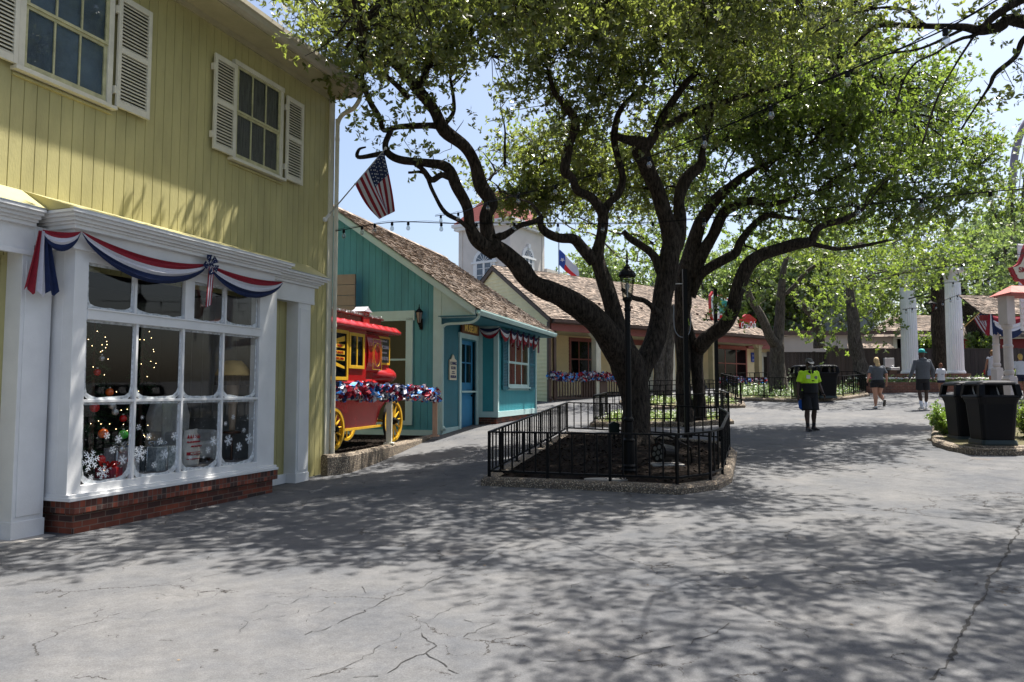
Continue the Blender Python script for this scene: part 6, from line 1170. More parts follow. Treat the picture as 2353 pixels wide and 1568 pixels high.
# slim tree behind
oak("oak_tree", "pale slender double trunk standing before the porch between the two big oaks", gp(1525, 905, .1), [[(1518, 912, 33.5, 34), (1516, 860, 33.5, 27), (1520, 800, 33.5, 24), (1530, 740, 33.5, 22), (1536, 690, 33.5, 16)], [(1532, 912, 33.5, 26), (1536, 850, 33.5, 22), (1540, 790, 33.5, 20), (1550, 700, 33.5, 14)]], [(1545, 600, 55, 33, .4), (1420, 590, 45, 34, .4), (1480, 560, 50, 34, .5), (1180, 410, 62, 30), (1240, 350, 75, 30), (1300, 420, 75, 31), (1380, 480, 70, 31, .8), (1440, 400, 80, 31), (1500, 480, 75, 31), (1225, 465, 42, 30), (1115, 365, 40, 30), (1330, 330, 80, 30), (1560, 460, 75, 31), (1150, 470, 25, 30), (1400, 330, 80, 31), (1520, 370, 80, 31), (1190, 300, 40, 30)], GREYBARK, LEAF_L, dens=2.6, per=34, crad=.34, L_=.17, W_=.085, seed=31, twigmax=300)
C_limbs = [[(1790, 912, 30.6, 48), (1790, 880, 30.6, 40), (1789, 837, 30.6, 34), (1787, 798, 30.5, 32), (1790, 768, 30.5, 26), (1795, 693, 30.3, 20), (1798, 629, 30.1, 15), (1808, 590, 30, 10)],
 [(1786, 800, 30.5, 26), (1766, 766, 30.2, 22), (1744, 718, 29.8, 18), (1724, 686, 29.6, 16), (1717, 650, 29.4, 14), (1722, 615, 29.3, 10)], [(1800, 680, 30.3, 8), (1824, 660, 30, 10), (1850, 628, 29.6, 9), (1880, 606, 29.4, 8), (1900, 590, 29.2, 6)]]
C_blobs = [(1810, 590, 70, 29, .8), (1890, 570, 75, 28), (1970, 560, 85, 27.5), (2050, 560, 75, 28), (2120, 540, 60, 28), (1960, 640, 55, 29, .9), (2040, 640, 55, 29, .9), (1750, 640, 40, 29, .6), (1870, 650, 40, 30, .7), (1840, 700, 30, 30.5, .5), (1760, 690, 25, 30, .5), (2120, 620, 50, 28.5, .7), (1690, 610, 40, 30, .5), (1820, 770, 22, 30.5, .5)]
oak("oak_tree", "forked oak in the far railed bed left of the man in the yellow shirt", gp(1790, 905, .1), C_limbs, C_blobs, GREYBARK, LEAF_L, dens=4, per=34, crad=.32, L_=.16, W_=.08, seed=3)
D_limbs = [[(1980, 880, 33.5, 42), (1977, 850, 33.5, 34), (1966, 800, 33.5, 30), (1962, 741, 33.4, 27), (1956, 699, 33.3, 22), (1952, 660, 33.2, 15)], [(1883, 800, 36, 26), (1880, 770, 36, 24), (1872, 731, 35.8, 20), (1850, 705, 35.5, 14), (1830, 690, 35.3, 8)]]
D_blobs = [(2085, 610, 50, 31.5), (2190, 600, 55, 31.5), (2110, 650, 28, 31.5, .7), (2060, 640, 40, 31.5, .8), (2150, 570, 60, 31), (2205, 640, 25, 31.5, .6), (2010, 620, 55, 34), (1930, 640, 55, 35), (2090, 660, 50, 34), (2140, 640, 50, 34.5), (2080, 600, 55, 33.5), (2120, 560, 60, 33), (2060, 560, 60, 33), (2190, 600, 45, 33.5), (2230, 570, 50, 33.5), (1930, 740, 55, 34), (2000, 720, 60, 34), (1960, 680, 60, 34), (2030, 690, 50, 34.5), (1900, 690, 50, 35), (1870, 750, 40, 36, .8), (2010, 770, 35, 34, .8), (1920, 800, 25, 35, .8), (2060, 740, 40, 35, .5), (1840, 660, 40, 35, .8)]
oak("oak_tree", "straight grey trunked oak in front of the brown board fence", gp(1978, 880, 0), D_limbs, D_blobs, GREYBARK, LEAF_B, dens=3.6, per=34, crad=.36, L_=.17, W_=.09, seed=4)
E_limbs = [[(2162, 880, 35.5, 38), (2160, 800, 35.5, 33), (2156, 730, 35.5, 31), (2155, 660, 35.5, 28), (2165, 590, 35.4, 22)]]
E_blobs = [(2170, 560, 90, 35), (2110, 600, 60, 35, .8), (2060, 690, 40, 36, .5), (2230, 620, 60, 36)]
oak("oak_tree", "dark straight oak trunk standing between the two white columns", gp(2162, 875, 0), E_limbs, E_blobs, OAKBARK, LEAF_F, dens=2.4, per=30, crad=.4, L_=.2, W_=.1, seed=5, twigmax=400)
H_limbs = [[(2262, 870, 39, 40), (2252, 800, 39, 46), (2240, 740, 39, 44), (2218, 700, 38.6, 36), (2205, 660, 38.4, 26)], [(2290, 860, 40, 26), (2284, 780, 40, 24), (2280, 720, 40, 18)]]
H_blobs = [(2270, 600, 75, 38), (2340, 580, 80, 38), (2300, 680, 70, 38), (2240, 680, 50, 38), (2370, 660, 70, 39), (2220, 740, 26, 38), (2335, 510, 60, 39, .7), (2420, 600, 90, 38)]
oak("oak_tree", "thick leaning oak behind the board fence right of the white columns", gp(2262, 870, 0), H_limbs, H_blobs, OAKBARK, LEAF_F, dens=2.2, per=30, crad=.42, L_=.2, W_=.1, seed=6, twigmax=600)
# overhanging tree, its trunk beyond the right edge of the view
F_limbs = [[(3300, 1400, 9.5, 90), (3150, 900, 9.4, 80), (2900, 400, 9.2, 62), (2650, 150, 9, 46), (2353, 52, 8.6, 30), (2300, 62, 8.5, 24), (2255, 70, 8.5, 22), (2212, 61, 8.4, 16), (2122, 59, 8.3, 13), (2032, 57, 8.2, 12), (1998, 72, 8.1, 10), (1967, 104, 8.0, 7)],
 [(2560, 90, 8.9, 26), (2420, -20, 8.6, 22), (2353, 0, 8.4, 20), (2290, 36, 8.4, 19), (2255, 68, 8.4, 15)], [(2400, 60, 8.6, 16), (2350, 90, 8.5, 13), (2330, 130, 8.5, 12), (2285, 170, 8.4, 11), (2272, 200, 8.4, 8), (2240, 250, 8.4, 4), (2208, 300, 8.4, 2)],
 [(2255, 75, 8.5, 9), (2190, 100, 8.4, 7), (2150, 125, 8.4, 5), (2105, 146, 8.3, 4), (2075, 190, 8.3, 3), (2060, 240, 8.2, 2)], [(2240, 80, 8.4, 6), (2170, 190, 8.3, 4), (2140, 260, 8.3, 2.5), (2120, 330, 8.2, 1.5)],
 [(2220, 64, 8.4, 8), (2120, 110, 8.3, 6), (2040, 125, 8.2, 5), (1960, 160, 8.1, 4), (1880, 190, 8.0, 2)], [(2130, 60, 8.3, 8), (2060, 20, 8.2, 6), (1960, 30, 8.1, 5), (1870, 70, 8.0, 3)]]
THR = -.06; NF = 1.25
F_blobs = [(2340, 40, 35, 8.5, 1.6), (2290, 95, 30, 8.4, 1.6), (2250, 35, 38, 8.4, 1.6), (2335, 150, 35, 8.5, 1.8), (2300, 215, 34, 8.4, 1.8), (2255, 245, 24, 8.4, 2), (2200, 95, 30, 8.4, 1.5), (2180, 145, 24, 8.4, 1.8), (2110, 205, 22, 8.3, 1.8), (2150, 235, 20, 8.3, 2), (2345, 200, 36, 8.5, 1.8), (2215, 300, 14, 8.4, 2.5), (2080, 180, 26, 8.3, 1.5), (2130, 20, 50, 8.3, 1.2), (2200, -10, 50, 8.3, 1.2), (2060, 90, 40, 8.2, 1.3), (1950, 90, 80, 7.8), (2100, 60, 80, 8.2), (2230, 110, 60, 8.4), (2330, 0, 60, 8.6), (2150, 150, 50, 8.4, .8), (2300, 190, 50, 8.5, 1), (1830, 10, 95, 7.6, .8), (1930, 40, 100, 7.8, .9), (2040, 10, 90, 8, .8), (2150, 0, 75, 8.2, .7), (2290, 150, 55, 8.4, .5), (2340, 60, 60, 8.4, .6), (2230, 20, 60, 8.4, .6), (2180, 180, 50, 8.4, .25), (2320, 210, 45, 8.5, .5), (1760, -20, 90, 7.4, .7), (1870, 110, 60, 7.9, .5), (1990, 120, 60, 8, .4), (2110, 110, 55, 8.2, .3),
 ('w', 3.0, 5.8, 6.6, 1.15, 0.81), ('w', 4.6, 5.6, 6.7, 1.2, 0.94), ('w', 6.4, 6.2, 6.6, 1.3, 1.01), ('w', 8.2, 7.2, 6.8, 1.4, 1.01), ('w', 3.8, 7.4, 7.6, 1.2, 1.01), ('w', 5.6, 7.8, 7.8, 1.3, 1.08), ('w', 7.4, 8.6, 8.0, 1.4, 1.08), ('w', 9.2, 9.2, 8.0, 1.5, 1.08), ('w', 5.0, 9.6, 8.6, 1.3, 1.08), ('w', 6.8, 10.2, 8.8, 1.4, 1.08), ('w', 3.2, 9.2, 8.4, 1.1, 0.94), ('w', 10.8, 8.2, 7.6, 1.5), ('w', 5.2, 4.2, 6.2, 1.1, 0.94), ('w', 7.2, 4.8, 6.4, 1.3, 0.94), ('w', 2.6, 4.2, 6.0, .8, 0.54), ('w', 9.6, 11.6, 9.2, 1.3, 0.94), ('w', 2.2, 4.4, 6.0, .7, .3)]
oak("oak_tree", "near oak whose thin leafy branches hang into the top right corner", (10.2, 9.0, G(10.2, 9)), F_limbs, F_blobs, OAKBARK, LEAF_A, dens=30, per=35, crad=.15, L_=.072, W_=.030, seed=7, twig=.006, twigmax=1500, bq=.016)
# background trees, each a thing of its own
def bgtree(label, px, Y, z0, h, w, leaf, seed, L_=.28, dens=1.0, lowc=.25):
    x = (px - 1176.5) / FPX * Y; r = random.Random(seed); t = thing("background_tree", label, "tree", (x, Y, z0), group="trees far behind the buildings"); b = MB(); b.tube(smoothpath([(0, 0, -1), (.1, 0, h * .3), (-.1, .1, h * .55), (0, 0, h * .8)], 3), [.32 * (1 - .8 * i / 9) for i in range(10)], 8); b.build("trunk", GREYBARK, t, smooth=True)
    C = []; bl = [(Vector((r.uniform(-.8, .8) * w / 2, r.uniform(-.6, .6) * w / 2, h * (lowc + (1 - lowc) * r.random()))), w * r.uniform(.16, .30)) for _ in range(13)] + [(Vector((0, 0, h * .72)), w * .36)]
    br = MB()
    for c, rad in bl:
        br.tube([(0, 0, h * .35), tuple(Vector((0, 0, h * .45)).lerp(c, .5)), tuple(c)], [.12, .08, .03], 5)
        for _ in range(int(4.19 * rad ** 3 * dens)):
            v = Vector((r.gauss(0, 1), r.gauss(0, 1), r.gauss(0, .8))).normalized() * r.random() ** .35 * rad; C.append(tuple(c + v))
    br.build("branchwork", GREYBARK, t); leaves(C, 24, .40, L_, L_ * .5, leaf, t, seed=seed)
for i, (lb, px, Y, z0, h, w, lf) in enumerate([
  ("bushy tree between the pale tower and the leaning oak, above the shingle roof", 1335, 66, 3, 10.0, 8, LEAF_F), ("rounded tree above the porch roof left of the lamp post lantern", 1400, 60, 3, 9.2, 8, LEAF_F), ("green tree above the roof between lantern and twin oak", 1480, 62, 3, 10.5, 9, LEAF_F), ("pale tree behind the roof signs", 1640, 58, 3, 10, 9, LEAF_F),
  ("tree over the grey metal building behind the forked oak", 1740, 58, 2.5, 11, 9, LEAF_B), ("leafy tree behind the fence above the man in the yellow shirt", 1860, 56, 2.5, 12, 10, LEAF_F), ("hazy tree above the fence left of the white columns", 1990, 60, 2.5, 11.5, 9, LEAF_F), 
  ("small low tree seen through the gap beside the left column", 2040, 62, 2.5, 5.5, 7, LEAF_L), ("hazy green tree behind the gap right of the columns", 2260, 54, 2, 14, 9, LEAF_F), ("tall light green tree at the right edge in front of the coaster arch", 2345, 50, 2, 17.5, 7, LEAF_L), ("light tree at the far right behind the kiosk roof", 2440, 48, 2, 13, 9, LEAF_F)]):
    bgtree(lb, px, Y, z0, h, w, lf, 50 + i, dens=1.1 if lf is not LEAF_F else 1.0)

print("NLEAF", NLEAF)
# ------------------------------------------------------------------ right hand side: columns, planter, fence, buildings behind
pl = thing("brick_planter", "long low red brick planter full of white flowers round the foot of the two columns", "planter", (14.9, 32.2, G(15, 32.2)))
pts = [(0, 1.4), (.15, .5), (.7, .12), (1.6, 0), (7.5, -.1), (12, .6), (12, 1.0), (7.5, .25), (1.6, .3), (.95, .4), (.5, .7), (.38, 1.4)]
b = MB(); b.prism(pts, 'z', -.4, .50); b.build("brick_wall", brickmat("dusty_brick", (.22, .085, .055), (.15, .07, .05), (.25, .2, .16)), pl)
b = MB(); b.prism([(.2, .8), (.8, .3), (12, .4), (12, 3), (.2, 3)], 'z', .2, .42); b.build("soil", SOIL, pl)
ppoly = [(15.3, 32.6), (26, 32.5), (26, 33.3), (15.3, 33.2)]
r = random.Random(12); b = MB(); f = MB()
for k in range(620):
    x, y = r.uniform(15.2, 26), r.uniform(32.5, 33.6); c = Vector((x - 14.9, y - 32.2, .42))
    for _ in range(10):
        p = c + Vector((r.gauss(0, .08), r.gauss(0, .08), abs(r.gauss(.08, .1)))); d = Vector((r.gauss(0, 1), r.gauss(0, 1), abs(r.gauss(.4, .6)))).normalized() * .11; q = d.orthogonal().normalized() * .035; b.add([p, p + d * .5 + q, p + d, p + d * .5 - q], [(0, 1, 2, 3)])
    if True:
        f.cur = 1 if r.random() < .12 else 0; p = c + Vector((0, 0, .22 + r.random() * .06)); f.ell(p, (.055, .055, .03), 6, 3)
o = b.build("bedding_plants", LP, pl, recalc=False); o["kind"] = "stuff"; o = f.build("flower_heads", PF, pl, recalc=False); o["kind"] = "stuff"
colm = thing("fluted_column", "white fluted column on a brick plinth, the left one of the pair with a festoon wrapped round it", "column", ((2091.5 - 1176.5) / FPX * 33.6, 33.6, 1.9), group="white fluted columns")
b = MB(); b.box(-.42, .42, -.42, .42, -.6, .50); b.build("brick_plinth", MATS["dusty_brick"], colm)
b = MB(); b.lathe([(.40, .50), (.40, .56), (.385, .60), (.36, .62), (.36, .64)], n=32); b.build("column_base", MATS["bright_white_paint"] if "bright_white_paint" in MATS else mat("bright_white_paint", (.86, .87, .88), .45, .04, 2, .05), colm, smooth=False)
b = MB(); b.lathe([(.345, .64), (.345, 1.5), (.335, 3.2), (.315, 4.75)], n=48, flute=.075); b.build("fluted_shaft", mat("bright_white_paint", (.86, .87, .88), .45, .04, 2, .05), colm)
b = MB(); b.lathe([(.32, 4.75), (.35, 4.8), (.33, 4.85), (.37, 5.0), (.46, 5.15)], n=24); b.box(-.5, .5, -.5, .5, 5.15, 5.3); b.build("capital", WHITE, colm)
c2 = copy_tree(colm); c2.location = ((2196 - 1176.5) / FPX * 33.6, 33.6, 1.9); c2["label"] = "white fluted column on a brick plinth, the right one of the pair beside the small flag"
hl = thing("hanging_lantern", "black and clear glass lantern hanging between the two white columns", "lantern", at(2137, 690, 31))
b = MB(); b.lathe([(.03, 0), (.05, -.04), (.25, -.14), (.27, -.17)], n=8); b.lathe([(.02, -.62), (.05, -.58), (.09, -.52), (.10, -.50)], n=8)
for k in range(8): a = k * math.pi / 4; b.tube([(.10 * math.cos(a), .10 * math.sin(a), -.5), (.235 * math.cos(a), .235 * math.sin(a), -.17)], .012, 4)
b.tube([(0, 0, 0), (0, 0, .3)], .015, 5); b.beam((-.9, 0, .05), (.1, 0, .32), .03, .05); b.build("cage", IRON, hl); b = MB(); b.lathe([(.095, -.5), (.225, -.18)], n=8); b.build("glass_panes", MATS["lamp_glass"], hl)
def wfence(name, label, a, c, h, z0=None):
    a = Vector((*a, 0)); c = Vector((*c, 0)); d = (c - a).normalized(); L_ = (c - a).length; t = thing(name, label, "fence", (a.x, a.y, G(a.x, a.y)), rotz=math.atan2(d.y, d.x), group="brown board fence panels"); b = MB(); r = random.Random(int(L_ * 10)); x = 0
    top = h
    while x < L_: w = min(r.uniform(.18, .22), L_ - x); b.box(x, x + w - .012, -.012, .012, -.5, top - .03 + r.gauss(0, .003)); x += w
    b.build("boards", mat("dark_fence_wood", (.060, .045, .040), .85, .25, 1.5, .3, 30, stretch=(6, 6, .5), island=.2), t); b = MB(); b.box(0, L_, -.03, .05, top - .04, top + .02); b.box(0, L_, .013, .06, .3, .4); b.build("cap_rail", MATS["dark_fence_wood"], t)
    for q in np.arange(0, L_, 2.4): b = MB(); b.box(q - .06, q + .06, .012, .12, -.5, top + .05); b.build("post", MATS["dark_fence_wood"], t)
wfence("board_fence", "brown board fence panel set back behind the forked oak", (13.4, 38.6), (16.6, 38.6), 1.80)
wfence("board_fence", "long brown board fence running behind the people to the right edge", (16.1, 37.6), (34, 37.6), 1.93)
b = MB(); b.box(16.55, 16.6, 37.6, 38.6, 1.6, 3.9); tag(b.build("fence_return", MATS["dark_fence_wood"]), "short dark fence return between the two board fence panels", "fence")
t = thing("drinking_fountain", "stainless wall drinking fountain on the brown fence beside the left column", "drinking fountain", (19.05, 37.5, 2.55)); ST = mat("brushed_steel", (.62, .62, .62), .35, .1, 8, .05, metal=.5)
b = MB(); b.box(-.24, .24, -.18, .0, .25, .72); b.build("back_panel", ST, t, bev=.01); b = MB(); b.box(-.08, .38, -.45, 0, .1, .24); b.build("basin", ST, t, bev=.02); b = MB(); b.tube([(.1, -.3, .24), (.1, -.3, .32), (.1, -.25, .36)], .015, 6); b.build("spout", ST, t); b = MB(); b.box(-.1, .3, -.3, 0, -.5, .1); b.build("pedestal", BROWN, t)
ww = thing("beige_store_building", "low beige plain building with a dark flat roof edge behind the fence", "building", (16.5, 45, 2)); b = MB(); b.box(0, 10, 0, 6, -.5, 3.0); b.build("wall", mat("beige_wall", (.52, .45, .38), .8, .05, 1, .05), ww); b = MB(); b.box(-.2, 10.2, -.3, 6, 3.0, 3.25); b.build("roof_edge", BROWN, ww); b = MB(); b.box(2.4, 2.9, -.15, 0, 1.65, 1.85); b.build("wall_light", IRON, ww)
ms = thing("metal_warehouse", "tall pale grey ribbed metal building seen through the leaves behind the fence", "building", (18.5, 58, 2)); b = MB()
for k in range(40): b.box(k * .25, k * .25 + .17, -.04, 0, -.5, 7.4)
b.box(0, 10, 0, 8, -.5, 7.4); b.build("ribbed_wall", mat("pale_metal", (.38, .43, .46), .5, .05, 1, 0), ms)
rd = thing("red_barn_building", "dark red building with cream trim and shingle roof behind the fence between the columns", "building", (23.3, 45, 2)); b = MB(); b.box(0, 12, 0, 6, -.5, 2.9); b.build("wall", mat("barn_red", (.20, .02, .018), .7, .1, 2, .1), rd)
b = MB(); b.box(-.3, 12.3, -.5, -.35, 2.75, 2.95); b.box(-.1, .15, -.04, 0, -.5, 2.8); b.box(1.2, 1.3, -.05, 0, 0, 2.6); b.box(1.9, 2.0, -.05, 0, 0, 2.6); b.box(1.2, 2.0, -.05, 0, 2.5, 2.62); b.build("trim", CREAM, rd)
shingles("roof", rd, (-2.2, -.7, 2.85), (12.5, -.7, 2.85), (1.5, 3, 4.5), (12.5, 3, 4.5), expo=.2, wmin=.2, wmax=.4, seed=9)
sh = thing("shed_roof", "mossy low shed roof just above the fence left of the columns", "shed", (17.4, 38.2, 3.55)); b = MB(); b.box(.1, 2.2, .3, 1.5, -1.5, .05); b.build("shed_wall", BROWN, sh); shingles("roof", sh, (-.1, -.1, .08), (2.6, -.1, .08), (.4, 1.0, .55), (2.6, 1.0, .55), expo=.16, seed=10)
ca = thing("coaster_arch", "curved mauve steel roller coaster track rising at the right edge", "roller coaster", (0, 0, 0)); MV = mat("mauve_steel", (.20, .17, .21), .5, .1, 1, 0)
P = [at(px, py, 90) for px, py in ((2285, 640), (2308, 530), (2324, 440), (2330, 370), (2338, 330), (2350, 296), (2368, 270), (2400, 250))]; b = MB(); b.tube([tuple(p) for p in smoothpath(P, 4)], .42, 10); b.build("track_spine", MV, ca, smooth=True)
b = MB()
for dx in (.9, 1.6): b.tube([tuple(p + Vector((dx, 0, -.35 * dx))) for p in P], .08, 6)
for p in P[2:]: b.tube([p, p + Vector((1.6, 0, -.5))], .06, 5)
b.build("running_rail", WHITE, ca)

# ------------------------------------------------------------------ near right planter with litter bins and shrub
E5 = [gp(2140, 1012)[:2], gp(2150, 1026)[:2], gp(2190, 1038)[:2], gp(2240, 1047)[:2], gp(2330, 1048)[:2], gp(2480, 1042)[:2], (13.5, 17.5), (12.5, 19.5), (10.6, 18.6)]
o = kerb("kerb", grow(E5, -.13), .13, .26, closed=True); tag(o, "rounded exposed aggregate kerb under the two black bins", "kerb"); bed(E5, .105, SOIL, "planting_soil")
b = MB(); x0 = gp(2240, 1047); b.prism([(9.05, 14.35), (11.5, 14.1), (11.5, 16.8), (9.25, 16.6)], 'z', .3, .57); tag(b.build("concrete_pad", PEBBLE), "aggregate pad that the two black bins stand on", "pad")
PLS = mat("black_plastic", (.0045, .0052, .007), .45, .15, 2, .06, 60, spec=.14); PLG = mat("bin_foot_plastic", (.018, .03, .03), .4, .15, 2, .05)
def litter_bin(label, loc, rz, s=1.0):
    t = thing("litter_bin", label, "litter bin", loc, rotz=rz, group="black litter bins with hooded lids")
    def rr(hx, hy, z, c=.10):
        p = []
        for sx, sy, a0 in ((1, -1, -90), (1, 1, 0), (-1, 1, 90), (-1, -1, 180)):
            for k in range(4): a = R(a0 + k * 30); p.append((sx * (hx - c) + c * math.cos(a), sy * (hy - c) + c * math.sin(a), z))
        return p
    b = MB(); b.rings([rr(.335, .355, 0), rr(.335, .355, .03), rr(.315, .335, .10, .08)]); b.build("foot", PLG, t)
    b = MB(); b.rings([rr(.295, .315, .09), rr(.30, .32, .12), rr(.345, .365, .80), rr(.375, .395, .90), rr(.395, .41, .93)]); b.build("body", PLS, t, bev=.0)
    b = MB(); b.rings([rr(.40, .415, .92), rr(.405, .42, .95), rr(.39, .405, .975), rr(.36, .375, .98)]); b.build("rim", PLS, t)
    b = MB(); b.rings([rr(.36, .375, 1.17, .12), rr(.365, .38, 1.20, .12), rr(.345, .36, 1.235, .12), rr(.25, .26, 1.265, .1), rr(.1, .1, 1.275, .05)])
    for sx in (-1, 1):
        for sy in (-1, 1): b.hexa([(sx * .40, sy * .30, .96), (sx * .29, sy * .30, .96), (sx * .29, sy * .415, .96), (sx * .40, sy * .415, .96), (sx * .362, sy * .25, 1.2), (sx * .26, sy * .25, 1.2), (sx * .26, sy * .375, 1.2), (sx * .362, sy * .375, 1.2)])
    b.build("hooded_lid", PLS, t, bev=.012); b = MB(); b.lathe([(.16, .97), (.10, 1.2)], n=12); b.build("inner_baffle", PLS, t); return t
z5 = .575
b0 = litter_bin("large black litter bin nearest the camera at the right edge", (9.56, 14.82, z5), R(-8))
b1 = copy_tree(b0); b1.location = (9.78, 15.95, z5); b1["label"] = "black litter bin half hidden behind the nearest one, next to the shrub"
b2 = copy_tree(b0); b2.location = (11.95, 28.2, G(11.95, 28.2) + .12); b2["label"] = "black litter bin at the kerb behind the man in the yellow shirt's left arm"; b3 = copy_tree(b0); b3.location = (11.2, 28.5, G(11.2, 28.5) + .12); b3["label"] = "black litter bin mostly hidden directly behind the man in the yellow shirt"
def shrub(label, c, rx, h, n, m, seed, L_=.05):
    t = thing("shrub", label, "shrub", c); r = random.Random(seed); b = MB(); C = []
    for k in range(60):
        a = r.random() * 6.28; e = Vector((math.cos(a) * rx * r.random() ** .5, math.sin(a) * rx * r.random() ** .5, h * r.uniform(.45, 1.0))); e.z *= 1 - .25 * (Vector((e.x, e.y, 0)).length / rx) ** 2; b.tube([(e.x * .2, e.y * .2, 0), tuple(e * .6), tuple(e)], [.01, .006, .003], 4)
        for j in range(n): C.append(tuple(Vector((e.x * .2, e.y * .2, 0)).lerp(e, r.uniform(.25, 1.05))))
    b.build("stems", GREYBARK, t); leaves(C, 9, .05, L_, L_ * .5, m, t, name="foliage", seed=seed, up=.4)
shrub("bright green rounded shrub left of the two black bins", (9.82, 16.75, G(9.8, 16.7) + .1), .40, .78, 22, LG, 3)
shrub("darker shrub behind the large bin at the right edge", (11.0, 15.6, G(11, 15.6) + .1), .5, .9, 20, LEAF_B, 4)
shrub("loose whitish shrub by the foot of the forked oak", (13.0, 33.4, G(13, 33.4) + .1), .55, 1.1, 10, mat("silvery_leaf", (.3, .34, .24), .6, .3, 3, 0), 5, .07)
shrub("low yellow green shrub at the right end of the brick planter", (23.3, 33.2, G(23, 33) + .3), .9, .9, 20, LP, 6, .1)
shrub("glossy dark shrub on top of the fence between column and leaning oak", (24.3, 38.4, G(24, 38) + 1.2), .8, 1.6, 16, LEAF_B, 7, .12)
shrub("dark bush behind the fence left of the dark trunk between the columns", (21.6, 38.6, G(21.6, 38) + 1.0), .5, 1.9, 14, LEAF_B, 8, .12)
# ------------------------------------------------------------------ kiosk
KA = 75; kp = (13.45, 20, G(13.45, 20))
ks = thing("food_kiosk", "cream post kiosk with pink awning and shingled eave at the right edge", "kiosk", kp, az=KA)
PM = mat("pinkish_grey_post", (.50, .44, .41), .6, .08, 3, .08)
def turned(x, y, z0, H_, par):
    b = MB(); b.box(x - .135, x + .135, y - .135, y + .135, z0, z0 + 1.25); b.prism([(x - .16, z0 + 1.25), (x + .16, z0 + 1.25), (x + .12, z0 + 1.33), (x - .12, z0 + 1.33)], 'y', y - .12, y + .12)
    b.lathe([(.12, z0 + 1.3), (.10, z0 + 1.36), (.13, z0 + 1.40), (.13, z0 + 1.46), (.10, z0 + 1.5), (.115, z0 + 1.6), (.11, z0 + 2.1), (.13, z0 + 2.15), (.10, z0 + 2.2), (.10, z0 + 2.6), (.14, z0 + 2.68), (.14, z0 + 2.74)], (x, y, 0), 16)
    b.box(x - .14, x + .14, y - .14, y + .14, z0 + 2.74, z0 + H_); b.build("turned_post", PM, par, bev=.008)
turned(.15, .15, -.1, 3.55, ks)
b = MB(); b.hexa([(-.12, -.25, 3.42), (4.5, -.25, 3.42), (4.5, .45, 3.42), (-.12, .45, 3.42), (-.12, -.25, 3.48), (4.5, -.25, 3.48), (4.5, .45, 3.78), (.7, .45, 3.78)]); b.build("awning_roof", mat("faded_pink_roof", (.36, .09, .07), .7, .1, 3, .1), ks)
b = MB(); b.box(.9, 4.5, 1.3, 1.36, 2.6, 5.2); 
kw = clap("siding", ks, WHITE, 2.6, 5.2, lambda z: (2.0, 6), 1.3, 'y', .17, .02, -1)
b = MB(); b.box(2.4, 3.6, 1.2, 1.27, 2.7, 4.0); b.build("red_window", RED, ks);
k2 = thing("shingled_canopy", "shingled porch canopy hung with bunting behind the kiosk post at the right edge", "canopy", (at(2257, 722, 26).x, 26, 0), az=82); ez = at(2257, 722, 26).z
shingles("roof", k2, (0, 0, ez), (8, 0, ez), (.9, 2.2, ez + .95), (8, 2.2, ez + .95), expo=.16, seed=13)
b = MB(); b.box(.05, 8, .05, .2, ez - .22, ez - .03); b.build("fascia", MATS["barn_red"], k2); zg = G(18, 26); turned(.75, .3, zg - .1, ez - zg - .1, k2); turned(4.5, .3, zg - .1, ez - zg - .1, k2); b = MB(); b.box(4.8, 9, 2.2, 2.3, 1.2, ez + .7); b.build("back_wall", MATS["barn_red"], k2)
bt = thing("patriotic_bunting", "red, white and blue bunting along the shingled canopy at the right edge", "bunting", (0, 0, 0)); K2M = Matrix.Translation(k2.location) @ Matrix.Rotation(R(90 - 82), 4, 'Z')
bt.location = k2.location; bt.rotation_euler = k2.rotation_euler
b = MB(); swag(b, (.15, -.1, ez - .02), (1.7, -.1, ez - .02), .10, .85, pleat=.03, seed=5); swag(b, (1.7, -.1, ez - .02), (4.0, -.1, ez - .02), .12, .85, pleat=.03, seed=6); b.build("cloth_swag", FM, bt, smooth=True, recalc=False); b = MB(); tail(b, (.2, -.12, ez - .02), .3, .75, (0, 1, 2)); b.build("hanging_tail", FM, bt, smooth=True, recalc=False)
ss = thing("kiosk_sign", "cream sign with a scalloped dark red border cut off by the right edge", "sign", at(2352, 625, 19.6), az=86)
ol = [(-.42, .10), (-.36, -.02), (-.33, -.12), (-.30, -.13), (-.28, -.22), (-.22, -.27), (-.10, -.26), (-.06, -.30), (.0, -.36), (.3, -.36), (1.0, -.36), (1.5, .1), (1.0, .4), (.5, .9), (.2, 1.0), (.0, .62), (-.06, .42), (-.16, .22), (-.28, .14)]
b = MB(); b.prism(ol, 'y', -.03, .04); b.build("red_border", mat("sign_red", (.30, .01, .012), .4), ss); b = MB(); c = (.4, .15); b.prism([(c[0] + (x - c[0]) * .88, c[1] + (z - c[1]) * .84) for x, z in ol], 'y', -.04, -.03); b.build("cream_panel", mat("sign_cream", (.66, .58, .44), .6), ss); text("SM", .19, "lettering", MATS["sign_red"], ss, (-.17, -.045, .04), bold=.004, align='LEFT')
b = MB(); b.beam((.4, .05, -1.2), (.4, .05, 0), .06, .06); b.build("support", PM, ss)
bk = at(2210, 756, 32.9); us_flag("small_american_flag", "small American flag on a wooden stick fixed to the right column", bk, at(2264, 708, 32), .98, .50, at(2278, 764, 31.8), at(2271, 772, 32.0), Vector((.3, -.95, 0)), mat("light_wood_stick", (.55, .35, .12), .5), .022)

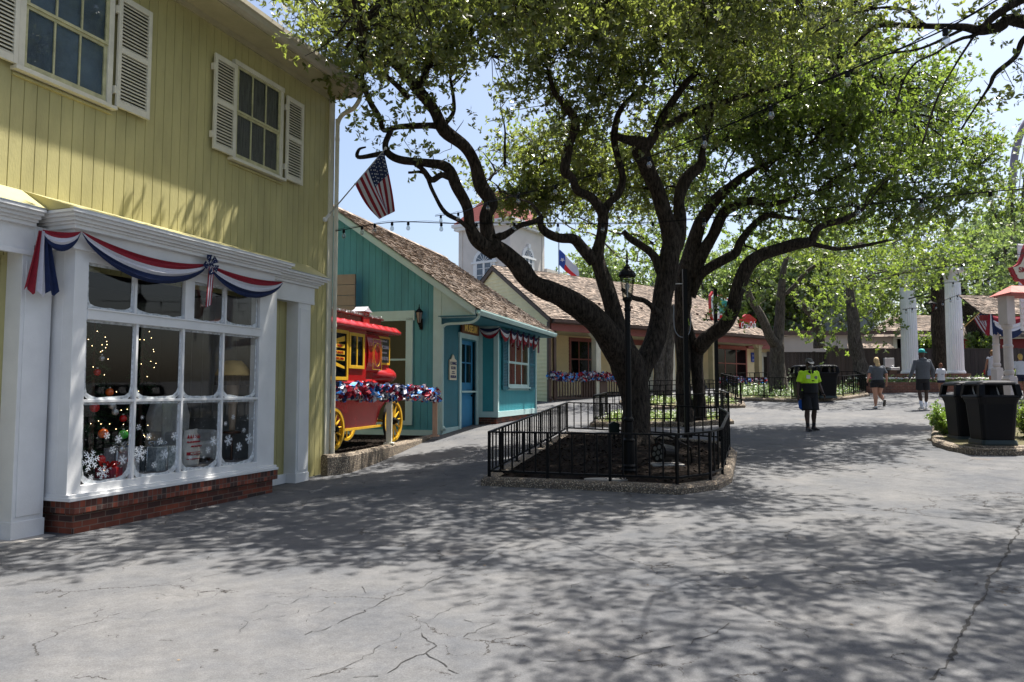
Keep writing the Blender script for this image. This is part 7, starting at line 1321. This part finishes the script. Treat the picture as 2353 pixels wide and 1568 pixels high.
# the shops across the path, outside the view: they shade it and are what the display glass mirrors
op_ = thing("shingled_shop", "brown timber shop with a shingle roof outside the picture across the path", "building", (10.8, -6, 0), az=20)
b = MB(); b.box(0, 17, -7, 0, -.5, 3.4); b.build("wall", mat("brown_shop_wall", (.10, .07, .05), .8, .2, 2, .2), op_)
for x in (2, 5.5, 9, 12.5): b = MB(); b.box(x, x + 1.4, .0, .04, .9, 2.6); b.build("window", CREAM, op_)
b = MB(); b.add([(-.5, 1.2, 3.0), (17.5, 1.2, 3.0), (17.5, -4, 6.6), (-.5, -4, 6.6), (17.5, -8, 3.4), (-.5, -8, 3.4)], [(0, 1, 2, 3), (3, 2, 4, 5)]); b.build("roof", UNDER, op_)
for x in (0, 4, 8, 12, 16.5): b = MB(); b.box(x, x + .14, .9, 1.04, 0, 3.2); b.build("porch_post", CREAM, op_)
# ------------------------------------------------------------------ people
def remeshed(mb, name, m, parent, vox, mats=None, split=None):
    o = mb.build(name, m if not mats else mats, None); md = o.modifiers.new("r", 'REMESH'); md.mode = 'VOXEL'; md.voxel_size = vox; sm = o.modifiers.new("s", 'SMOOTH'); sm.iterations = 2; sm.factor = .5
    bpy.context.view_layer.update(); me = bpy.data.meshes.new_from_object(o.evaluated_get(bpy.context.evaluated_depsgraph_get())); old = o.data; o.modifiers.clear(); o.data = me; bpy.data.meshes.remove(old); me.name = name
    me.materials.clear(); [me.materials.append(q) for q in (mats or [m])]; me.polygons.foreach_set("use_smooth", [True] * len(me.polygons))
    if split:
        for p in me.polygons: p.material_index = split(p.center)
    else: me.polygons.foreach_set("material_index", [0] * len(me.polygons))
    o.parent = parent; return o
SHOEW = mat("white_trainer", (.60, .58, .55), .6, .1, 20, .1); SHOEB = mat("black_trainer", (.012, .012, .014), .5)
def E_(cx, cy, z, rx, ry, n=20, dent=0.): return [(cx + rx * math.cos(2 * math.pi * i / n), cy + ry * math.sin(2 * math.pi * i / n), z) for i in range(n)]
def person(label, pos, rz, H, skin, P):
    """local frame: faces -Y; P holds joint positions for a 1.75 m template"""
    t = thing("person", label, "person", pos, rotz=rz); t.scale = (H / 1.75,) * 3; w = P.get("w", 1.0); hp = P.get("hips", 1.0); belly = P.get("belly", 0.); V = Vector
    hipL, hipR = V((.095 * hp, 0, .90)), V((-.095 * hp, 0, .90)); kL, kR = V(P["kL"]), V(P["kR"]); aL, aR = V(P["aL"]), V(P["aR"]); fL, fR = V(P["fL"]), V(P["fR"])
    sL, sR = V((.178 * w, 0, 1.415)), V((-.178 * w, 0, 1.415)); eL, eR = V(P["eL"]), V(P["eR"]); wL, wR = V(P["wL"]), V(P["wR"]); hd = V(P.get("head", (0, -.015, 1.645)))
    b = MB(); by = -belly
    b.rings([E_(0, 0, .82, .10 * hp, .085), E_(0, .005, .88, .165 * hp, .115 * hp), E_(0, .005, .96, .165 * hp, .115 * hp), E_(0, by * .5, 1.06, .145 * w, .10 + belly), E_(0, by * .5, 1.16, .145 * w, .10 + belly), E_(0, 0, 1.30, .17 * w, .115), E_(0, .005, 1.40, .175 * w, .10), E_(0, .01, 1.455, .12 * w, .075), E_(0, .005, 1.49, .06, .06), E_(0, -.005, 1.56, .056, .06)])
    b.ell(hd, (.076, .096, .118), 18, 12); face = V(P.get("face", (0, -1, 0))); q = V((-face.y, face.x, 0))
    b.ell(hd + face * .030 + V((0, 0, -.055)), (.056, .060, .062), 14, 8); b.ell(hd + face * .098 + V((0, 0, -.012)), (.015, .015, .026), 8, 6); b.ell(hd + face * .088 + V((0, 0, -.062)), (.026, .016, .010), 8, 6); b.ell(hd + face * .085 + V((0, 0, .028)), (.05, .018, .012), 8, 6)
    for s in (-1, 1): b.ell(hd + q * s * .078 + V((0, 0, -.01)), (.014, .022, .032), 8, 6)
    for h, k, a, f in ((hipL, kL, aL, fL), (hipR, kR, aR, fR)):
        lt = P.get("leg", 1.0); c = k.lerp(a, .33) + V((0, .018, 0)); b.tube([h, h.lerp(k, .4), k.lerp(h, .12), k, c, a.lerp(k, .2), a], [.092 * lt, .082 * lt, .060 * lt, .056 * lt, .060 * lt, .040 * lt, .036], 14); b.tube([a, a + (f - a) * .5 + V((0, 0, -.01)), f], [.036, .034, .024], 10); b.ell(a, (.038, .042, .04), 10, 6)
    for s, e, wr, sg in ((sL, eL, wL, 1), (sR, eR, wR, -1)):
        at_ = P.get("arm", 1.0); b.ell(s, (.060 * w, .062, .066), 12, 8); b.tube([s, s.lerp(e, .5), e, e.lerp(wr, .35), wr], [.054 * at_, .048 * at_, .040 * at_, .038 * at_, .026], 12)
        d = (wr - e).normalized(); d = (d + V((0, -.1, 0))).normalized(); ac = V((0, 1, 0)); ac = (ac - d * ac.dot(d)).normalized(); nn = d.cross(ac).normalized() # palm spans ac, faces nn
        pc = wr + d * .045; b.rings([[tuple(wr + d * t_ + ac * (hw * math.cos(u)) + nn * (.013 * math.sin(u))) for u in np.linspace(0, 2 * math.pi, 13)[:-1]] for t_, hw in ((-.01, .024), (.02, .032), (.06, .040), (.088, .038))])
        for i, (o_, ln) in enumerate(((-.030, .068), (-.010, .078), (.010, .073), (.029, .058))):
            r0 = wr + d * .082 + ac * o_ * -1; inn = nn * (-sg if nn.x * sg > 0 else sg); inw = V((-sg, 0, 0)) * .35 + V((0, -1, 0)) * .15
            b.tube([r0, r0 + (d + inw * .3).normalized() * ln * .45, r0 + (d + inw * .5).normalized() * ln * .75, r0 + (d + inw * 1.1).normalized() * ln], [.0105, .010, .009, .008], 8)
        r0 = wr + d * .025 - ac * .030; b.tube([r0, r0 + (d * .7 - ac * .7).normalized() * .035, r0 + (d * .9 - ac * .45).normalized() * .068], [.013, .012, .009], 8)
    body = remeshed(b, "body", skin, t, .0085)
    # shoes and socks
    for k, a, f in ((kL, aL, fL), (kR, aR, fR)):
        s = MB(); d = (f - a); fd = V((d.x, d.y, 0)); L_ = fd.length; fdn = fd.normalized() if L_ > 1e-4 else V((0, -1, 0)); dn = d.normalized(); 
        tl = V(P.get("toe_tilt", {}).get(tuple(f), (0, 0, 0))) if isinstance(P.get("toe_tilt"), dict) else V((0, 0, 0)); side = V((-fdn.y, fdn.x, 0)); up = V((0, 0, 1)); lng = fdn
        if d.z < -.13: lng = d.normalized(); up = side.cross(lng) * -1; up = up if up.z > 0 else -up
        base = a + up * -.085 if d.z >= -.13 else a - up * .05
        R4 = []
        for t_, hw, hh in ((-.065, .022, .035), (-.055, .036, .075), (-.01, .040, .10), (.04, .041, .085), (.10, .046, .062), (.155, .042, .048), (.185, .026, .034)): R4.append([tuple(base + lng * t_ + side * (hw * math.cos(u)) + up * (hh / 2 + hh / 2 * math.sin(u))) for u in np.linspace(0, 2 * math.pi, 15)[:-1]])
        s.rings(R4); o = s.build("shoe", P.get("shoe", SHOEW), t, smooth=True); s = MB()
        R4 = [[tuple(base + lng * t_ + side * (hw * math.cos(u)) + up * (-.004 + .013 * (1 + math.sin(u)))) for u in np.linspace(0, 2 * math.pi, 15)[:-1]] for t_, hw in ((-.07, .03), (-.05, .041), (.04, .045), (.10, .050), (.16, .045), (.19, .028))]; s.rings(R4); s.build("sole", P.get("sole", SHOEW), o)
        if P.get("sock"): s = MB(); s.tube([a + (k - a).normalized() * P.get("sockh", .10), a, a + (f - a) * .2], [.047, .044, .042], 12); s.build("sock", P["sock"], t, smooth=True)
    # shorts
    s = MB(); n_ = P.get("short", .55); s.rings([E_(0, .005, .80, .125 * hp, .11), E_(0, .005, .88, .182 * hp, .135 * hp), E_(0, .003, .96, .175 * hp, .13 * hp), E_(0, by * .3, 1.03, .155 * max(w, hp * .95), .115 + belly * .7)])
    for h, k in ((hipL, kL), (hipR, kR)): s.tube([h + V((0, 0, -.01)), h.lerp(k, n_ * .5), h.lerp(k, n_)], [.108 * P.get("leg", 1) * hp ** .3, .108 * P.get("leg", 1), .112 * P.get("leg", 1)], 16)
    remeshed(s, "shorts", P["bottom"], t, .012)
    # top
    s = MB(); g = .018 + P.get("loose", .0); s.rings([E_(0, by * .4 + .003, P.get("hem", .93), .160 * max(w, hp) + g, .115 + g + belly), E_(0, by * .5, 1.06, .150 * w + g, .108 + g + belly), E_(0, by * .5, 1.16, .150 * w + g, .108 + g + belly), E_(0, 0, 1.30, .176 * w + g, .120 + g), E_(0, .005, 1.40, .178 * w + g * .9, .105 + g), E_(0, .008, 1.462, .12 * w + g * .6, .078 + g * .6), E_(0, .004, 1.492, .070, .070)])
    for sh_, e, wr in ((sL, eL, wL), (sR, eR, wR)):
        s.ell(sh_, (.066 * w, .070, .072), 12, 8)
        if P.get("sleeve") == "long": s.tube([sh_, sh_.lerp(e, .5), e, e.lerp(wr, .5), wr], [.066, .062, .055, .050, .036], 12)
        elif P.get("sleeve") == "none": pass
        else: s.tube([sh_, sh_.lerp(e, .4), sh_.lerp(e, .78)], [.068, .070, .076], 14)
    if P.get("hood"): s.ell((0, .085, 1.475), (.105, .055, .055), 12, 8); s.ell((0, .10, 1.43), (.07, .04, .06), 12, 8)
    top = remeshed(s, "shirt" if not P.get("hood") else "hooded_top", None, t, .012, mats=P["top"], split=P.get("split"))
    # hair / cap
    if P.get("hair"):
        s = MB(); s.ell(hd + V((0, 0, .018)) - face * .012, (.086, .104, .118), 16, 10); 
        for e in P.get("hairx", []): s.ell(hd + V(e[:3]), e[3:], 12, 8)
        hb = remeshed(s, "hair", P["hair"], t, .010)
        # keep the face clear
        bm = bmesh.new(); bm.from_mesh(hb.data); dl = [v for v in bm.verts if (v.co - hd).dot(face) > .045 and v.co.z < hd.z + .065 and v.co.z > hd.z - .2 and abs((v.co - hd).dot(q)) < .075]; bmesh.ops.delete(bm, geom=dl, context='VERTS'); bm.to_mesh(hb.data); bm.free()
    if P.get("cap"):
        s = MB(); cf = V(P.get("capf", face)); n = 16; s.rings([[tuple(hd + V((math.cos(u) * .088 * k_, math.sin(u) * .106 * k_, z))) for u in np.linspace(0, 2 * math.pi, n + 1)[:-1]] for k_, z in ((1, .035), (1.0, .07), (.9, .11), (.6, .14), (.1, .15))]); cp = s.build("cap", P["cap"], t, smooth=True)
        s = MB(); sd_ = V((-cf.y, cf.x, 0)); ar = [hd + cf * (.085 + .085 * math.sin(u)) * 1.0 + sd_ * (.078 * math.cos(u)) + V((0, 0, .050 - P.get('droop', .022) * math.sin(u))) for u in np.linspace(0, math.pi, 11)]; s.add([tuple(p) for p in ar] + [tuple(p + V((0, 0, .006))) for p in ar], [tuple(range(11)), tuple(range(21, 10, -1))] + [(i, i + 1, i + 12, i + 11) for i in range(10)] + [(10, 0, 11, 21)]); s.build("brim", P.get("brim", P["cap"]), cp)
    eye = MB(); 
    for sg in (-1, 1): eye.ell(hd + face * .090 + q * sg * .032 + V((0, 0, .008)), (.012, .012, .007), 8, 5)
    eye.build("eyes", P.get("eyes", IRON), body); return t
S1 = mat("deep_brown_skin", (.055, .028, .018), .5, .1, 8, .05); S2 = mat("fair_skin", (.42, .22, .15), .5, .1, 8, .05); S3 = mat("brown_skin", (.10, .05, .032), .5, .1, 8, .05); S4 = mat("tan_skin", (.30, .15, .09), .5, .1, 8, .05)
BLK = mat("black_fabric", (.009, .009, .011), .85, .2, 6, .2); HV = mat("hi_vis_yellow", (.46, .74, .02), .75, .06, 6, .2); GRY = mat("charcoal_heather", (.075, .085, .10), .9, .15, 30, .2); TEE = mat("white_tee", (.62, .64, .70), .9, .05, 10, .2)
stand = dict(kL=(.10, -.02, .49), kR=(-.10, .0, .49), aL=(.10, .0, .09), aR=(-.10, .02, .09), fL=(.12, -.16, .03), fR=(-.12, -.14, .03))
op = gp(1862, 990); po = person("person in hi-vis yellow and black polo, black shorts and grey cap walking towards the camera", op, R(8), 1.80, S1,
  dict(w=1.12, hips=1.08, belly=.045, leg=1.05, kL=(.105, -.03, .49), kR=(-.10, -.06, .50), aL=(.11, .03, .10), aR=(-.11, -.08, .09), fL=(.13, -.12, .03), fR=(-.13, -.24, .03), eL=(.285, .03, 1.14), eR=(-.275, .02, 1.13), wL=(.335, -.06, .90), wR=(-.325, -.04, .88), top=[HV, BLK], split=lambda c: 0 if c.z > 1.17 + (.0 if abs(c.x) < .2 else -.2) else 1, droop=.06, hem=.92, loose=.014, bottom=BLK, short=.98, shoe=SHOEB, sole=SHOEB, sock=BLK, cap=mat("grey_cap_cloth", (.10, .095, .085), .8, .2, 8, .2), brim=mat("pale_cap_brim", (.55, .5, .44), .8)))
b = MB(); b.ell((0, -.072, 1.575), (.056, .05, .045), 12, 8); b.build("grey_beard", mat("grey_beard_hair", (.16, .15, .14), .9, .3, 60, .5), po, smooth=True)
b = MB(); [b.ell((s * .035, -.108, 1.655), (.028, .012, .018), 10, 6) for s in (-1, 1)]; b.beam((-.09, -.06, 1.66), (.09, -.06, 1.66), .05, .012); b.build("sunglasses", IRON, po)
b = MB(); b.prism([(.10, 1.35), (.14, 1.33), (.13, 1.28), (.10, 1.26), (.07, 1.28), (.06, 1.33)], 'y', -.155, -.145); b.build("badge", mat("badge_grey", (.25, .27, .25), .3, .1, 5, 0, metal=.5), po); b = MB(); b.box(-.15, -.05, -.155, -.146, 1.28, 1.37); b.build("name_tag", SHOEW, po)
b = MB(); b.box(-.03, .04, -.185, -.15, 1.15, 1.24); b.build("radio_microphone", IRON, po, bev=.008); b = MB(); [b.hexa([(s * .01, -.13, 1.40), (s * .06, -.12, 1.38), (s * .07, -.11, 1.47), (s * .02, -.11, 1.49), (s * .01, -.115, 1.40), (s * .06, -.105, 1.38), (s * .07, -.09, 1.47), (s * .02, -.09, 1.49)]) for s in (-1, 1)]; b.build("collar", BLK, po)
b = MB(); b.lathe([(.163, .95), (.166, .97), (.163, 1.0)], n=20, ax=(1.12, .95)); b.build("belt", IRON, po); b = MB(); b.box(-.235, -.175, -.09, .03, .80, .98); b.build("radio_pouch", IRON, po, bev=.01); b = MB(); b.tube([(.334, -.058, .895), (.332, -.05, .925)], .034, 10); b.build("wrist_watch", IRON, po)
b = MB(); b.prism([(-.27, .55), (-.17, .48), (-.15, .74), (-.29, .78)], 'y', .0, .03); o = b.build("blue_cloth", mat("bright_blue_cloth", (.01, .08, .35), .7), po)
wp = gp(2018, 939); pw = person("person with long blonde hair, grey t-shirt and black shorts walking away, one heel lifted", wp, R(180), 1.69, S2,
  dict(w=1.12, hips=1.28, leg=1.22, arm=1.15, kL=(-.0 + .085, .0, .49), kR=(-.10, -.08, .50), aL=(.075, -.02, .09), aR=(-.12, .20, .26), fL=(.08, -.17, .03), fR=(-.13, .12, .10), eL=(.30, .04, 1.15), eR=(-.30, .05, 1.15), wL=(.30, -.10, .92), wR=(-.335, -.02, .90), face=(-.75, -.66, 0), top=[GRY], hem=.90, loose=.012, bottom=BLK, short=.42, shoe=SHOEW, sole=mat("dark_sole", (.05, .045, .04)), hair=mat("blonde_hair", (.50, .36, .18), .6, .25, 3, .8, 12, stretch=(9, 9, .6)), hairx=[(.0, .06, -.06, .075, .05, .12), (.0, .09, -.17, .085, .035, .12), (.01, .10, -.24, .075, .03, .08)]))
b = MB(); b.box(.27, .33, -.16, -.10, .78, .94); b.build("dark_bottle", IRON, pw, bev=.01)
mp = gp(2123, 942); pm = person("tall person in charcoal hooded top, black shorts and turquoise cap walking away", mp, R(176), 1.93, S1,
  dict(w=1.06, hips=.98, leg=.88, kL=(.09, -.05, .50), kR=(-.09, .0, .49), aL=(.085, .06, .11), aR=(-.075, -.05, .09), fL=(.09, -.10, .03), fR=(-.08, -.2, .03), eL=(.30, .06, 1.16), eR=(-.29, .02, 1.16), wL=(.36, -.02, .93), wR=(-.34, -.10, .96), face=(-.5, -.86, 0), top=[GRY], sleeve="long", hood=1, hem=.90, loose=.02, bottom=BLK, short=.80, shoe=SHOEW, sock=TEE, sockh=.16, cap=mat("turquoise_cap", (.01, .34, .33), .6), capf=(-.93, -.2, 0)))
cp_ = gp(2164, 912); pc_ = person("small person in white t-shirt with a navy number 2 and dark shorts walking away", cp_, R(180), 1.32, S4,
  dict(w=.95, hips=.95, leg=.92, kL=(.08, -.05, .50), kR=(-.08, .03, .49), aL=(.07, .05, .12), aR=(-.07, -.02, .09), fL=(.075, -.10, .03), fR=(-.08, -.17, .03), eL=(.25, .03, 1.15), eR=(-.25, .03, 1.15), wL=(.24, -.10, .95), wR=(-.25, -.12, .98), top=[TEE], hem=.86, loose=.02, bottom=mat("navy_shorts", (.012, .015, .04)), short=.42, shoe=SHOEW, sock=TEE, hair=mat("auburn_curls", (.16, .06, .03), .8, .4, 30, 1., 40), hairx=[(0, .08, .05, .06, .055, .06), (0, .03, .08, .06, .06, .06), (.03, .07, -.01, .05, .05, .06), (-.03, .07, -.01, .05, .05, .06)]))
text("2", .24, "shirt_number", nv, pc_, (0, .142, 1.24), (R(90), 0, R(180)), bold=.006)
def onground(px, Y): x = (px - 1176.5) / FPX * Y; return Vector((x, Y, G(x, Y)))
base5 = dict(kL=(.09, -.02, .49), kR=(-.09, .0, .49), aL=(.09, .02, .09), aR=(-.09, .0, .09), fL=(.1, -.14, .03), fR=(-.1, -.16, .03), eL=(.26, .02, 1.14), eR=(-.26, .02, 1.14))
p5 = person("person in white sleeveless hooded top and pale shorts left of the kiosk posts", onground(2281, 31.5), R(170), 1.76, S4, dict(base5, w=.95, wL=(.27, -.05, .90), wR=(-.28, -.05, .90), top=[TEE], sleeve="none", hood=1, hem=.92, bottom=mat("pale_blue_shorts", (.40, .46, .58)), short=.5, hair=mat("brown_top_hair", (.22, .12, .05), .8, .3, 20, .6), hairx=[(0, .0, .06, .07, .08, .06)]))
b = MB(); b.lathe([(.03, 0), (.035, .03), (.035, .17), (.02, .2)], (.30, -.07, .74), 10); b.build("red_bottle", RED, p5)
person("person in white t-shirt with straw blonde hair right of the kiosk post", onground(2345, 27.5), R(165), 1.66, S4, dict(base5, w=1.0, wL=(.30, -.12, .95), wR=(-.28, -.05, .90), top=[TEE], hem=.92, bottom=MATS["navy_shorts"], short=.5, hair=mat("straw_hair", (.55, .38, .12), .8, .3, 20, .6), hairx=[(0, .05, -.05, .07, .06, .08)]))
